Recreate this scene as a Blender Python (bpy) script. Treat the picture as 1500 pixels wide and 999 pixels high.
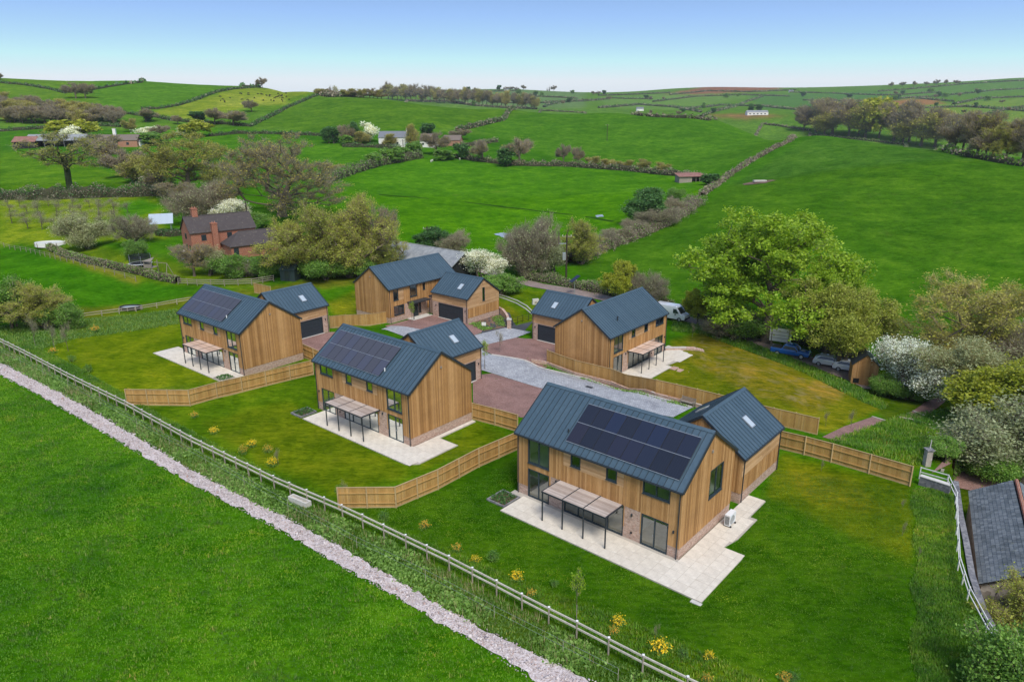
import bpy, bmesh, math, random
import numpy as np
from mathutils import Vector, Matrix
from mathutils.geometry import delaunay_2d_cdt

for _o in list(bpy.data.objects):
    bpy.data.objects.remove(_o)
SC = bpy.context.scene
COL = SC.collection
R = math.radians

# ---------------------------------------------------------------- camera
FPX, PIT, ROLL, CZ = 1045.9, R(17.643), R(.2886), 28.31     # focal length in pixels of a 1500 px wide frame
cam_d = bpy.data.cameras.new('camera')
cam_d.sensor_width = 36.0
cam_d.lens = 36.0 * FPX / 1500
cam_d.clip_start = .5
cam_d.clip_end = 20000
cam = bpy.data.objects.new('camera', cam_d)
COL.objects.link(cam)
cam.location = (0, 0, CZ)
cam.rotation_mode = 'QUATERNION'
_v = Vector((0, math.cos(PIT), -math.sin(PIT)))
cam.rotation_quaternion = Matrix.Rotation(ROLL, 4, _v).to_quaternion() @ _v.to_track_quat('-Z', 'Y')
SC.camera = cam
SC.render.resolution_x, SC.render.resolution_y = 1024, 681

# ---------------------------------------------------------------- sky, sun, exposure
SUN_EL, SUN_AZ = R(55), R(163)          # azimuth clockwise from +Y: behind the camera to the right
world = bpy.data.worlds.new('World')
SC.world = world
world.use_nodes = True
wn, wl = world.node_tree.nodes, world.node_tree.links
wn.clear()
sky = wn.new('ShaderNodeTexSky')
sky.sky_type = 'NISHITA'
sky.sun_disc = False
sky.sun_elevation = SUN_EL
sky.sun_rotation = SUN_AZ
sky.altitude = 60
sky.air_density = 1.0
sky.dust_density = .6
sky.ozone_density = 2.2
tc = wn.new('ShaderNodeTexCoord')
vm = wn.new('ShaderNodeVectorMath'); vm.operation = 'MULTIPLY'
vm.inputs[1].default_value = (1, 1, 3.0)      # the whole pale-to-blue run of the sky sits low over the hills
wl.new(tc.outputs['Generated'], vm.inputs[0])
vn = wn.new('ShaderNodeVectorMath'); vn.operation = 'NORMALIZE'
wl.new(vm.outputs[0], vn.inputs[0])
wl.new(vn.outputs[0], sky.inputs['Vector'])
bg = wn.new('ShaderNodeBackground')
bg.inputs['Strength'].default_value = .13
lim = wn.new('ShaderNodeMix'); lim.data_type = 'RGBA'; lim.blend_type = 'DARKEN'      # pale, not burnt out, at the horizon
lim.inputs[0].default_value = 1
lim.inputs[7].default_value = (*[c / .13 / 2 ** .85 for c in (.86, .93, .985)], 1)
wl.new(sky.outputs[0], lim.inputs[6])
wl.new(lim.outputs[2], bg.inputs['Color'])
wo = wn.new('ShaderNodeOutputWorld')
wl.new(bg.outputs[0], wo.inputs['Surface'])

sun_d = bpy.data.lights.new('sun', 'SUN')
sun_d.energy = 1.9
sun_d.angle = R(20)
sun_d.color = (1, .95, .88)
sun = bpy.data.objects.new('sun', sun_d)
COL.objects.link(sun)
_s = Vector((math.sin(SUN_AZ) * math.cos(SUN_EL), math.cos(SUN_AZ) * math.cos(SUN_EL), math.sin(SUN_EL)))
sun.rotation_mode = 'QUATERNION'
sun.rotation_quaternion = _s.to_track_quat('Z', 'Y')
sun.location = (40, -40, 90)
SC.view_settings.view_transform = 'Standard'
SC.view_settings.look = 'None'
SC.view_settings.exposure = 0.85
SC.view_settings.gamma = 1.0
SC.view_settings.use_curve_mapping = False
SC.cycles.use_denoising = True
SC.cycles.max_bounces = 8
SC.cycles.diffuse_bounces = 3
SC.cycles.glossy_bounces = 3
SC.cycles.transparent_max_bounces = 12
SC.cycles.volume_bounces = 0
SC.cycles.sample_clamp_indirect = 6

rng = np.random.default_rng(7)
random.seed(7)

# ---------------------------------------------------------------- helpers: tags, meshes, materials
def tag(o, label=None, cat=None, group=None, kind=None):
    for k, v in (('label', label), ('category', cat), ('group', group), ('kind', kind)):
        if v:
            o[k] = v
    return o

def thing(name, label, cat, loc=(0, 0, 0), rz=0., group=None):
    o = bpy.data.objects.new(name, None)
    o.empty_display_size = .2
    COL.objects.link(o)
    o.location = loc
    o.rotation_euler = (0, 0, rz)
    return tag(o, label, cat, group)

def link(name, me, parent=None, loc=None, rz=None):
    o = bpy.data.objects.new(name, me)
    COL.objects.link(o)
    if parent is not None:
        o.parent = parent
    if loc is not None:
        o.location = loc
    if rz is not None:
        o.rotation_euler = (0, 0, rz)
    return o

def dup(root, loc, rz=0., sc=None, label=None, group=None):
    def cp(o, par):
        c = o.copy()
        COL.objects.link(c)
        c.parent = par
        for ch in [k for k in o.children]:
            cp(ch, c)
        return c
    r = cp(root, None)
    r.location = loc
    r.rotation_euler = (0, 0, rz)
    if sc is not None:
        r.scale = sc
    if label:
        r['label'] = label
    if group:
        r['group'] = group
    return r

class MB:
    """collects boxes, prisms and tubes, then builds one mesh"""
    def __init__(s):
        s.v, s.f, s.m = [], [], []
    def poly(s, pts, mat=0):
        n = len(s.v)
        s.v += [tuple(p) for p in pts]
        s.f.append(tuple(range(n, n + len(pts))))
        s.m.append(mat)
    def box(s, x0, x1, y0, y1, z0, z1, mat=0):
        if x0 > x1: x0, x1 = x1, x0
        if y0 > y1: y0, y1 = y1, y0
        if z0 > z1: z0, z1 = z1, z0
        n = len(s.v)
        s.v += [(x0, y0, z0), (x1, y0, z0), (x1, y1, z0), (x0, y1, z0), (x0, y0, z1), (x1, y0, z1), (x1, y1, z1), (x0, y1, z1)]
        s.f += [tuple(n + k for k in q) for q in ((3, 2, 1, 0), (4, 5, 6, 7), (0, 1, 5, 4), (1, 2, 6, 5), (2, 3, 7, 6), (3, 0, 4, 7))]
        s.m += [mat] * 6
    def hexa(s, b, t, mat=0):
        """b, t: four bottom / four top corners, same order (counter-clockwise from above)"""
        n = len(s.v)
        s.v += [tuple(p) for p in b] + [tuple(p) for p in t]
        s.f += [tuple(n + k for k in q) for q in ((3, 2, 1, 0), (4, 5, 6, 7), (0, 1, 5, 4), (1, 2, 6, 5), (2, 3, 7, 6), (3, 0, 4, 7))]
        s.m += [mat] * 6
    def beam(s, p, q, w, h, mat=0, up=(0, 0, 1)):
        p, q, up = Vector(p), Vector(q), Vector(up)
        d = (q - p).normalized()
        a = d.cross(up)
        a = a.normalized() if a.length > 1e-6 else Vector((1, 0, 0))
        u = a.cross(d).normalized()
        a, u = a * w / 2, u * h / 2
        n = len(s.v)
        s.v += [tuple(x) for x in (p - a - u, p + a - u, p + a + u, p - a + u, q - a - u, q + a - u, q + a + u, q - a + u)]
        s.f += [tuple(n + k for k in z) for z in ((0, 1, 2, 3), (7, 6, 5, 4), (0, 4, 5, 1), (1, 5, 6, 2), (2, 6, 7, 3), (3, 7, 4, 0))]
        s.m += [mat] * 6
    def tube(s, p, q, r0, r1=None, n=8, mat=0, cap=True):
        r1 = r0 if r1 is None else r1
        p, q = Vector(p), Vector(q)
        d = (q - p).normalized()
        a = d.orthogonal().normalized()
        b = d.cross(a)
        k = len(s.v)
        for c, r in ((p, r0), (q, r1)):
            for i in range(n):
                t = 2 * math.pi * i / n
                s.v.append(tuple(c + (a * math.cos(t) + b * math.sin(t)) * r))
        for i in range(n):
            j = (i + 1) % n
            s.f.append((k + i, k + j, k + n + j, k + n + i)); s.m.append(mat)
        if cap:
            s.f.append(tuple(k + i for i in reversed(range(n)))); s.m.append(mat)
            s.f.append(tuple(k + n + i for i in range(n))); s.m.append(mat)
    def lathe(s, prof, n=16, mat=0, c=(0, 0, 0)):
        k = len(s.v)
        for r, z in prof:
            for i in range(n):
                t = 2 * math.pi * i / n
                s.v.append((c[0] + r * math.cos(t), c[1] + r * math.sin(t), c[2] + z))
        for a in range(len(prof) - 1):
            for i in range(n):
                j = (i + 1) % n
                s.f.append((k + a * n + i, k + a * n + j, k + (a + 1) * n + j, k + (a + 1) * n + i)); s.m.append(mat)
    def mesh(s, name, mats, smooth=False):
        me = bpy.data.meshes.new(name)
        me.from_pydata(s.v, [], s.f)
        for m in (mats if isinstance(mats, (list, tuple)) else [mats]):
            me.materials.append(m)
        me.polygons.foreach_set('material_index', s.m)
        if smooth:
            me.polygons.foreach_set('use_smooth', [True] * len(s.f))
        me.update()
        return me
    def build(s, name, mats, parent=None, loc=None, rz=None, smooth=False):
        return link(name, s.mesh(name, mats, smooth), parent, loc, rz)

def np_mesh(name, V, F, mats, mi=None, smooth=False):
    """fast mesh from numpy arrays; F is (n, k)"""
    V = np.asarray(V, np.float32); F = np.asarray(F, np.int32)
    me = bpy.data.meshes.new(name)
    n, k = F.shape
    me.vertices.add(len(V)); me.vertices.foreach_set('co', V.ravel())
    me.loops.add(n * k); me.loops.foreach_set('vertex_index', F.ravel())
    me.polygons.add(n)
    me.polygons.foreach_set('loop_start', np.arange(n, dtype=np.int32) * k)
    for m in (mats if isinstance(mats, (list, tuple)) else [mats]):
        me.materials.append(m)
    if mi is not None:
        me.polygons.foreach_set('material_index', np.asarray(mi, np.int32))
    if smooth:
        me.polygons.foreach_set('use_smooth', np.ones(n, bool))
    me.update(calc_edges=True)
    me.validate()
    return me

class NT:
    """tiny node-graph writer"""
    def __init__(s, name, rough=.8, spec=.3):
        s.mat = bpy.data.materials.new(name)
        s.mat.use_nodes = True
        s.n, s.l = s.mat.node_tree.nodes, s.mat.node_tree.links
        s.b = s.n['Principled BSDF']
        s.b.inputs['Roughness'].default_value = rough
        s.b.inputs['Specular IOR Level'].default_value = spec
        s.tc = None
    def node(s, t, **kw):
        n = s.n.new(t)
        for k, v in kw.items():
            setattr(n, k, v)
        return n
    def put(s, sock, v):
        if hasattr(v, 'is_linked') or isinstance(v, bpy.types.NodeSocket):
            s.l.new(v, sock)
        else:
            sock.default_value = v
    def coord(s, which='Object'):
        if s.tc is None:
            s.tc = s.node('ShaderNodeTexCoord')
        return s.tc.outputs[which]
    def pos(s):
        return s.node('ShaderNodeNewGeometry').outputs['Position']
    def isl(s):
        return s.node('ShaderNodeNewGeometry').outputs['Random Per Island']
    def objrand(s):
        return s.node('ShaderNodeObjectInfo').outputs['Random']
    def noise(s, vec, scale, detail=4, rough=.55, dist=0.):
        n = s.node('ShaderNodeTexNoise')
        n.inputs['Scale'].default_value = scale
        n.inputs['Detail'].default_value = detail
        n.inputs['Roughness'].default_value = rough
        n.inputs['Distortion'].default_value = dist
        s.l.new(vec, n.inputs['Vector'])
        return n.outputs['Fac']
    def mapv(s, vec, scale=(1, 1, 1), rot=(0, 0, 0), loc=(0, 0, 0)):
        n = s.node('ShaderNodeMapping')
        n.inputs['Scale'].default_value = scale
        n.inputs['Rotation'].default_value = rot
        n.inputs['Location'].default_value = loc
        s.l.new(vec, n.inputs['Vector'])
        return n.outputs[0]
    def ramp(s, fac, stops, interp='LINEAR'):
        n = s.node('ShaderNodeValToRGB')
        n.color_ramp.interpolation = interp
        e = n.color_ramp.elements
        while len(e) < len(stops):
            e.new(.5)
        for k, (p, c) in enumerate(stops):
            e[k].position = p
            e[k].color = (*c, 1) if len(c) == 3 else c
        s.put(n.inputs[0], fac)
        return n.outputs[0]
    def mix(s, fac, a, b, mode='MIX'):
        n = s.node('ShaderNodeMix', data_type='RGBA', blend_type=mode)
        s.put(n.inputs[0], fac)
        s.put(n.inputs[6], (*a, 1) if isinstance(a, tuple) and len(a) == 3 else a)
        s.put(n.inputs[7], (*b, 1) if isinstance(b, tuple) and len(b) == 3 else b)
        return n.outputs[2]
    def math(s, op, a, b=0., clamp=False):
        n = s.node('ShaderNodeMath', operation=op, use_clamp=clamp)
        s.put(n.inputs[0], a); s.put(n.inputs[1], b)
        return n.outputs[0]
    def rng(s, v, a, b, c=0., d=1.):
        n = s.node('ShaderNodeMapRange')
        s.put(n.inputs[0], v)
        for k, q in enumerate((a, b, c, d)):
            n.inputs[k + 1].default_value = q
        return n.outputs[0]
    def color(s, c):
        s.put(s.b.inputs['Base Color'], (*c, 1) if isinstance(c, tuple) and len(c) == 3 else c)
        return s
    def bump(s, h, strength=.4, dist=.05):
        n = s.node('ShaderNodeBump')
        n.inputs['Strength'].default_value = strength
        n.inputs['Distance'].default_value = dist
        s.l.new(h, n.inputs['Height'])
        s.l.new(n.outputs[0], s.b.inputs['Normal'])
        return s

def plain(name, c, rough=.6, spec=.4, metal=0., vary=.12, scale=3.):
    t = NT(name, rough, spec)
    t.b.inputs['Metallic'].default_value = metal
    n = t.noise(t.coord(), scale, 5)
    lo, hi = tuple(x * (1 - vary) for x in c), tuple(min(1, x * (1 + vary)) for x in c)
    t.color(t.ramp(n, [(.3, lo), (.7, hi)]))
    return t.mat
# ---------------------------------------------------------------- terrain: heights through known points of the place
def ray(px, py):
    X, Y = px - 750, py - 499.5
    c, s = math.cos(-ROLL), math.sin(-ROLL)
    X, Y = c * X - s * Y, s * X + c * Y
    x, u = X / FPX, -Y / FPX
    c, s = math.cos(PIT), math.sin(PIT)
    return np.array([x, c + u * s, -s + u * c])

def to_px(P):
    """image place of world points (n, 3), used to read distances and sizes"""
    P = np.asarray(P, float).reshape(-1, 3)
    z = P[:, 2] - CZ
    c, s = math.cos(PIT), math.sin(PIT)
    d = P[:, 1] * c - z * s
    d = np.where(d < .1, .1, d)
    u = P[:, 1] * s + z * c
    X, Y = FPX * P[:, 0] / d, -FPX * u / d
    c, s = math.cos(ROLL), math.sin(ROLL)
    return np.stack([750 + c * X - s * Y, 499.5 + s * X + c * Y], 1)

def at_d(px, py, d):
    r = ray(px, py)
    t = d / r[1]                                   # d: distance straight ahead
    return np.array([r[0] * t, r[1] * t, CZ + r[2] * t])

def at_z(px, py, z):
    r = ray(px, py)
    t = (z - CZ) / r[2]
    return np.array([r[0] * t, r[1] * t, z])

_K = []
for x, y, z in [(0, 6, 0), (-30, 12, .3), (30, 12, -.6), (-60, 20, .6), (60, 20, -5), (-30, 35, .25), (0, 30, 0), (20, 30, -.1), (30, 24, -1),
                (-60, 50, .4), (-90, 70, .6), (-60, 80, .3), (-45, 65, .2), (-20, 45, .15), (4, 36, -.05), (22, 42, 0), (27, 52, -.1), (20, 58, -.1),
                (8, 48, 0), (-12, 65, 0), (-33, 84, 0), (0, 58, 0), (-22, 75, 0), (-45, 92, -.1), (-28, 96, -.3), (-12, 80, -.35),
                (12.8, 87, -1.68), (20, 78, -1.6), (10, 76, -1.0), (3, 92, -1.6), (-16.5, 109, -1.16), (-8, 98, -1.3), (-2, 84, -.8), (7, 70, -.3), (13, 64, -.15), (17, 61, -.15), (-1, 70, -.25),
                (6, 106, -2.1), (-3, 120, -2.0), (-30, 112, -.6), (28, 84, -2.1), (26, 74, -1.9), (33, 78, -2.7), (38, 88, -4.4), (29, 100, -4.0), (20, 110, -3.4), (47, 84, -5.4),
                (34, 66, -2.2), (42, 70, -3.4), (50, 74, -5), (46, 60, -3.6), (62, 72, -6), (40, 48, -3.4), (36, 38, -3.2), (50, 45, -4), (32, 28, -2.6)]:
    _K.append((x, y, z))
for px, pts in {
    -500: [(480, 98), (400, 130), (300, 205), (240, 300), (200, 380), (150, 540), (118, 740)],
    -200: [(470, 98), (400, 133), (300, 203), (240, 300), (200, 380), (150, 540), (110, 750)],
    0: [(470, 98), (400, 135), (360, 165), (300, 205), (275, 232), (240, 290), (205, 370), (180, 440), (150, 530), (125, 650), (107, 770)],
    200: [(420, 124), (350, 154), (300, 205), (275, 235), (240, 295), (205, 372), (185, 430), (160, 520), (135, 630), (113, 760)],
    390: [(380, 142), (312, 195), (250, 290), (215, 370), (190, 430), (170, 500), (150, 600), (133, 740), (125, 830)],
    460: [(190, 430), (165, 520), (145, 610), (132, 700)],
    510: [(190, 425), (160, 515), (139, 610)],
    560: [(330, 187), (280, 255), (240, 325), (210, 380), (190, 420), (160, 510), (143, 580)],
    750: [(400, 142), (345, 187), (300, 235), (245, 330), (200, 430), (175, 520), (161, 600)],
    900: [(400, 142), (350, 182), (300, 226), (250, 320), (210, 410), (180, 490), (167, 550)],
    1050: [(440, 122), (350, 170), (300, 215), (262, 285), (230, 350), (195, 440), (179, 510)],
    1200: [(480, 112), (400, 138), (300, 200), (240, 275), (203, 340)],
    1400: [(480, 108), (400, 134), (300, 190), (255, 232), (232, 268)],
    1550: [(480, 104), (400, 128), (300, 180), (258, 222)],
    1900: [(480, 100), (400, 125), (300, 178), (262, 215)]}.items():
    for py, d in pts:
        _K.append(tuple(at_d(px, py, d)))
for px, pts in {     # the far valley and the far hills
    -500: [(45, 1050), (30, 2500)], -200: [(45, 1050), (30, 2500)], 0: [(48, 1050), (30, 2500)], 200: [(45, 1050), (30, 2500)], 390: [(38, 1100), (30, 2500)], 470: [(30, 1000), (30, 2500)],
    560: [(22, 760), (20, 1200)], 750: [(4, 850)], 900: [(-2, 800)], 1050: [(-8, 740)], 1200: [(0, 480), (-8, 750)], 1400: [(0, 400), (-8, 700)], 1550: [(0, 380), (-8, 700)], 1900: [(0, 380), (-5, 700)]}.items():
    for z, d in pts:
        p = at_d(px, 167, d)
        _K.append((p[0], p[1], z))
for px, pts in {
    560: [(134, 2200)], 650: [(150, 1300), (131, 2100)], 750: [(152, 1400), (131, 2200)], 840: [(155, 1300), (137, 2300)], 900: [(160, 1300), (150, 1700), (139, 2500)],
    980: [(172, 1050), (150, 1700), (134, 2600)], 1050: [(175, 1000), (160, 1400), (148, 1800), (131, 2500)], 1130: [(178, 950), (160, 1400), (148, 1800), (133, 2500)],
    1220: [(178, 950), (160, 1400), (145, 1900), (135, 2700)], 1320: [(180, 900), (160, 1300), (145, 1900), (133, 2700)], 1420: [(185, 850), (160, 1300), (142, 1900), (127, 2500)],
    1500: [(190, 800), (160, 1300), (138, 1900), (122, 2400)], 1900: [(190, 800), (160, 1300), (135, 1900), (118, 2400)]}.items():
    for py, d in pts:
        _K.append(tuple(at_d(px, py, d)))
for px in (-500, 0, 400, 700, 900, 1100, 1300, 1500, 1900):
    for d, z in ((3600, 45), (6500, 20)):
        p = at_d(px, 167, d)
        _K.append((p[0], p[1], z))
_K = np.array(_K)

def _warp(x, y):
    r = np.hypot(x, y) + 1e-6
    a = np.arctan2(x, np.maximum(y, 1e-3))
    return np.stack([a * 1.6, np.log(r + 8)], -1)

_KW = _warp(_K[:, 0], _K[:, 1])
_EPS = .03
def _phi(a, b):
    return np.sqrt(((a[:, None, :] - b[None, :, :]) ** 2).sum(-1) + _EPS ** 2)
_A = _phi(_KW, _KW)
_n = len(_K)
_M = np.zeros((_n + 3, _n + 3))
_M[:_n, :_n] = _A + np.eye(_n) * -2e-3
_M[:_n, _n] = 1; _M[:_n, _n + 1:] = _KW
_M[_n, :_n] = 1; _M[_n + 1:, :_n] = _KW.T
_c = np.linalg.solve(_M, np.concatenate([_K[:, 2], np.zeros(3)]))

# house plots: centre x, y, floor level, yaw, mirrored plan, length
HOUSES = {'A': (8.21, 48.30, .0, -40.9, 1), 'B': (-11.78, 65.34, .0, -40.3, -1), 'C': (-33.23, 83.62, .0, -39.5, -1),
          'D': (12.79, 86.90, -1.68, 50.3, 1), 'E': (-16.47, 109.22, -1.16, 230.0, -1)}
PADS = []      # (cx, cy, z, yaw, x0, x1, y0, y1, fade): ground levelled for a building or terrace
for _h, (x, y, z, a, m) in HOUSES.items():
    PADS.append((x, y, z - .02, R(a), -8.5, 9.5, -7.6, 4.5, 3.0))
    gx = (0.0, 7.4) if m > 0 else (-7.4, 0.)
    PADS.append((x, y, z - .02, R(a), gx[0] - 1, gx[1] + 1, 3.5, 13.4, 2.5))

def seg_side(x, y, pts):
    """signed distance to a polyline, positive on its right-hand side"""
    x, y = np.asarray(x, float), np.asarray(y, float)
    best = np.full(np.shape(x), 1e9); sgn = np.ones(np.shape(x))
    for (ax, ay), (bx, by) in zip(pts[:-1], pts[1:]):
        dx, dy = bx - ax, by - ay
        t = np.clip(((x - ax) * dx + (y - ay) * dy) / (dx * dx + dy * dy), 0, 1)
        d = np.hypot(x - ax - t * dx, y - ay - t * dy)
        s = np.sign((x - ax) * dy - (y - ay) * dx)
        m = d < best
        best = np.where(m, d, best); sgn = np.where(m, s, sgn)
    return best * sgn

# line of the retaining wall beside the slate-roofed barn (from the field corner to the foot of the garden)
WALL_LINE = [tuple(at_z(px, py, 0)[:2]) for px, py in ((1398, 712), (1404, 760), (1412, 800), (1420, 850), (1436, 900), (1462, 950), (1490, 995), (1530, 1060))]
def smooth(t):
    t = np.clip(t, 0, 1)
    return t * t * (3 - 2 * t)

def hz_batch(x, y):
    x = np.asarray(x, float).ravel(); y = np.asarray(y, float).ravel()
    out = np.empty(len(x))
    for i in range(0, len(x), 40000):
        w = _warp(x[i:i + 40000], y[i:i + 40000])
        out[i:i + 40000] = _phi(w, _KW) @ _c[:_n] + _c[_n] + w @ _c[_n + 1:]
    # garden of the nearest house stays level up to the retaining wall, the yard beyond it lies lower
    near = (np.hypot(x - 30, y - 45) < 40)
    if near.any():
        d = -seg_side(x[near], y[near], WALL_LINE)         # negative: garden side
        g = out[near]
        flat = smooth(1 - np.clip((-d - 9) / 8, 0, 1)) * (d < 0)
        yy = y[near]
        band = smooth((62 - yy) / 6)
        lvl = np.minimum(g, 0) * 0 - .05
        g1 = g * (1 - flat * band) + lvl * flat * band
        low = smooth((d) / .25) * band
        g2 = np.where(d > 0, g1 * (1 - low) + np.minimum(g1, -3.2) * low, g1)
        out[near] = g2
    for cx, cy, z, a, x0, x1, y0, y1, fd in PADS:
        m = np.hypot(x - cx, y - cy) < 28
        if not m.any():
            continue
        c, s = math.cos(a), math.sin(a)
        lx, ly = c * (x[m] - cx) + s * (y[m] - cy), -s * (x[m] - cx) + c * (y[m] - cy)
        dx = np.maximum(np.maximum(x0 - lx, lx - x1), 0); dy = np.maximum(np.maximum(y0 - ly, ly - y1), 0)
        k = 1 - smooth(np.hypot(dx, dy) / fd)
        out[m] = out[m] * (1 - k) + z * k
    return out

def hz(x, y):
    return float(hz_batch([x], [y])[0])

_TS = np.concatenate([np.geomspace(14, 7000, 900)])
def ground(px, py, dz=0.):
    """the ground point seen at a place of the photograph"""
    r = ray(px, py)
    k = math.hypot(r[0], r[1])
    t = _TS / k
    P = np.stack([r[0] * t, r[1] * t, CZ + r[2] * t], 1)
    below = P[:, 2] < hz_batch(P[:, 0], P[:, 1]) + dz
    i = int(np.argmax(below)) if below.any() else len(t) - 1
    lo, hi = t[max(i - 1, 0)], t[i]
    for _ in range(3):
        tt = np.linspace(lo, hi, 12)
        P = np.stack([r[0] * tt, r[1] * tt, CZ + r[2] * tt], 1)
        b = P[:, 2] < hz_batch(P[:, 0], P[:, 1]) + dz
        j = int(np.argmax(b)) if b.any() else 11
        lo, hi = tt[max(j - 1, 0)], tt[j]
    p = np.array([r[0] * hi, r[1] * hi, 0])
    p[2] = hz(p[0], p[1])
    return p

def in_poly(x, y, poly):
    x, y = np.asarray(x), np.asarray(y)
    c = np.zeros(x.shape, bool)
    n = len(poly)
    for i in range(n):
        x0, y0 = poly[i]; x1, y1 = poly[(i + 1) % n]
        if y0 == y1:
            continue
        c ^= ((y0 > y) != (y1 > y)) & (x < (x1 - x0) * (y - y0) / (y1 - y0) + x0)
    return c
# ---------------------------------------------------------------- ground materials
def grass_mat(name, stripes=False):
    t = NT(name, 1., .0)
    a = t.node('ShaderNodeVertexColor', layer_name='Col').outputs['Color']
    p = t.pos()
    big = t.noise(p, .035, 3)
    mid = t.noise(p, .32, 5, .6, .4)
    fine = t.noise(p, 3.2, 5, .7)
    streak = t.noise(t.mapv(p, (.9, 2.6, 1), (0, 0, R(28))), .9, 5, .65, .8)
    c = t.mix(1., a, t.ramp(big, [(.3, (.80, .84, .8)), (.7, (1.16, 1.10, 1.1))]), 'MULTIPLY')
    c = t.mix(1., c, t.ramp(mid, [(.32, (.66, .77, .7)), (.5, (1, 1, 1)), (.68, (1.38, 1.18, 1.5))]), 'MULTIPLY')
    c = t.mix(1., c, t.ramp(streak, [(.36, (.62, .72, .6)), (.64, (1.36, 1.24, 1.5))]), 'MULTIPLY')
    c = t.mix(1., c, t.ramp(fine, [(.25, (.66, .7, .6)), (.75, (1.3, 1.24, 1.3))]), 'MULTIPLY')
    # thin brownish ground showing through here and there
    c = t.mix(1., c, t.ramp(t.noise(p, .11, 3, .5, .5), [(.34, (.74, .84, .8)), (.66, (1.25, 1.13, 1.2))]), 'MULTIPLY')
    dry = t.math('MULTIPLY', t.rng(t.noise(p, .12, 5, .65), .60, .74), t.rng(t.noise(p, 1.4, 4), .42, .62), True)
    c = t.mix(t.math('MULTIPLY', dry, .35), c, (.17, .13, .05))
    # pale thatch scattered through thin new turf
    sc_ = t.node('ShaderNodeSeparateColor'); t.l.new(a, sc_.inputs[0])
    thin = t.rng(t.math('DIVIDE', sc_.outputs[0], sc_.outputs[1]), .84, 1.08)
    pale = t.math('MULTIPLY', thin, t.rng(t.noise(p, .55, 6, .68, .6), .50, .68), True)
    c = t.mix(t.math('MULTIPLY', pale, .55), c, (.27, .21, .10))
    t.color(c)
    h = t.math('ADD', t.math('MULTIPLY', fine, .5), t.math('MULTIPLY', t.noise(p, 9., 3, .7), .4))
    t.bump(h, .55, .12)
    return t.mat

def gravel_mat(name, c0, c1, scale=14., stones=True):
    t = NT(name, .9, .15)
    p = t.pos()
    v = t.node('ShaderNodeTexVoronoi')
    v.inputs['Scale'].default_value = scale
    t.l.new(p, v.inputs['Vector'])
    n = t.noise(p, .5, 5, .6)
    sp = t.node('ShaderNodeSeparateColor')
    t.l.new(v.outputs['Color'], sp.inputs[0])
    c = t.mix(sp.outputs[0], c0, c1)
    c = t.mix(1., c, t.ramp(n, [(.3, (.78, .78, .78)), (.7, (1.15, 1.15, 1.15))]), 'MULTIPLY')
    t.color(c)
    t.bump(v.outputs['Distance'], .6, .03)
    return t.mat

def sett_mat(name):
    t = NT(name, .75, .3)
    p = t.mapv(t.pos(), (1, 1, 1), (0, 0, R(41)))
    b = t.node('ShaderNodeTexBrick')
    b.inputs['Scale'].default_value = 1
    b.inputs['Brick Width'].default_value = .24
    b.inputs['Row Height'].default_value = .16
    b.inputs['Mortar Size'].default_value = .014
    b.inputs['Color1'].default_value = (.30, .31, .33, 1)
    b.inputs['Color2'].default_value = (.47, .48, .49, 1)
    b.inputs['Mortar'].default_value = (.20, .19, .18, 1)
    t.l.new(p, b.inputs['Vector'])
    n = t.noise(t.pos(), .7, 6, .65)
    c = t.mix(1., b.outputs['Color'], t.ramp(n, [(.3, (.78, .78, .8)), (.7, (1.2, 1.2, 1.18))]), 'MULTIPLY')
    t.color(c)
    t.bump(t.math('ADD', b.outputs['Fac'], t.math('MULTIPLY', t.noise(t.pos(), 20, 3), .5)), .3, .02)
    return t.mat

def brick_mat(name, a, b_, mort, sc=1.):
    t = NT(name, .85, .2)
    g = t.node('ShaderNodeNewGeometry')
    # bricks run round the wall: horizontal distance along the wall, height
    s = t.node('ShaderNodeSeparateXYZ'); t.l.new(t.coord(), s.inputs[0])
    sn = t.node('ShaderNodeSeparateXYZ')
    vt = t.node('ShaderNodeVectorTransform', vector_type='NORMAL', convert_from='WORLD', convert_to='OBJECT')
    t.l.new(g.outputs['Normal'], vt.inputs[0]); t.l.new(vt.outputs[0], sn.inputs[0])
    f = t.math('GREATER_THAN', t.math('ABSOLUTE', sn.outputs[0]), .7)
    u = t.node('ShaderNodeMix', data_type='FLOAT')
    t.l.new(f, u.inputs[0]); t.l.new(s.outputs[0], u.inputs[2]); t.l.new(s.outputs[1], u.inputs[3])
    cb = t.node('ShaderNodeCombineXYZ'); t.l.new(u.outputs[0], cb.inputs[0]); t.l.new(s.outputs[2], cb.inputs[1])
    b = t.node('ShaderNodeTexBrick')
    b.inputs['Scale'].default_value = sc
    b.inputs['Brick Width'].default_value = .225
    b.inputs['Row Height'].default_value = .075
    b.inputs['Mortar Size'].default_value = .008
    b.inputs['Color1'].default_value = (*a, 1); b.inputs['Color2'].default_value = (*b_, 1); b.inputs['Mortar'].default_value = (*mort, 1)
    t.l.new(cb.outputs[0], b.inputs['Vector'])
    n = t.noise(t.coord(), 5, 6, .7)
    t.color(t.mix(1., b.outputs['Color'], t.ramp(n, [(.3, (.72, .72, .72)), (.7, (1.25, 1.22, 1.2))]), 'MULTIPLY'))
    t.bump(b.outputs['Fac'], -.3, .01)
    return t.mat

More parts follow.
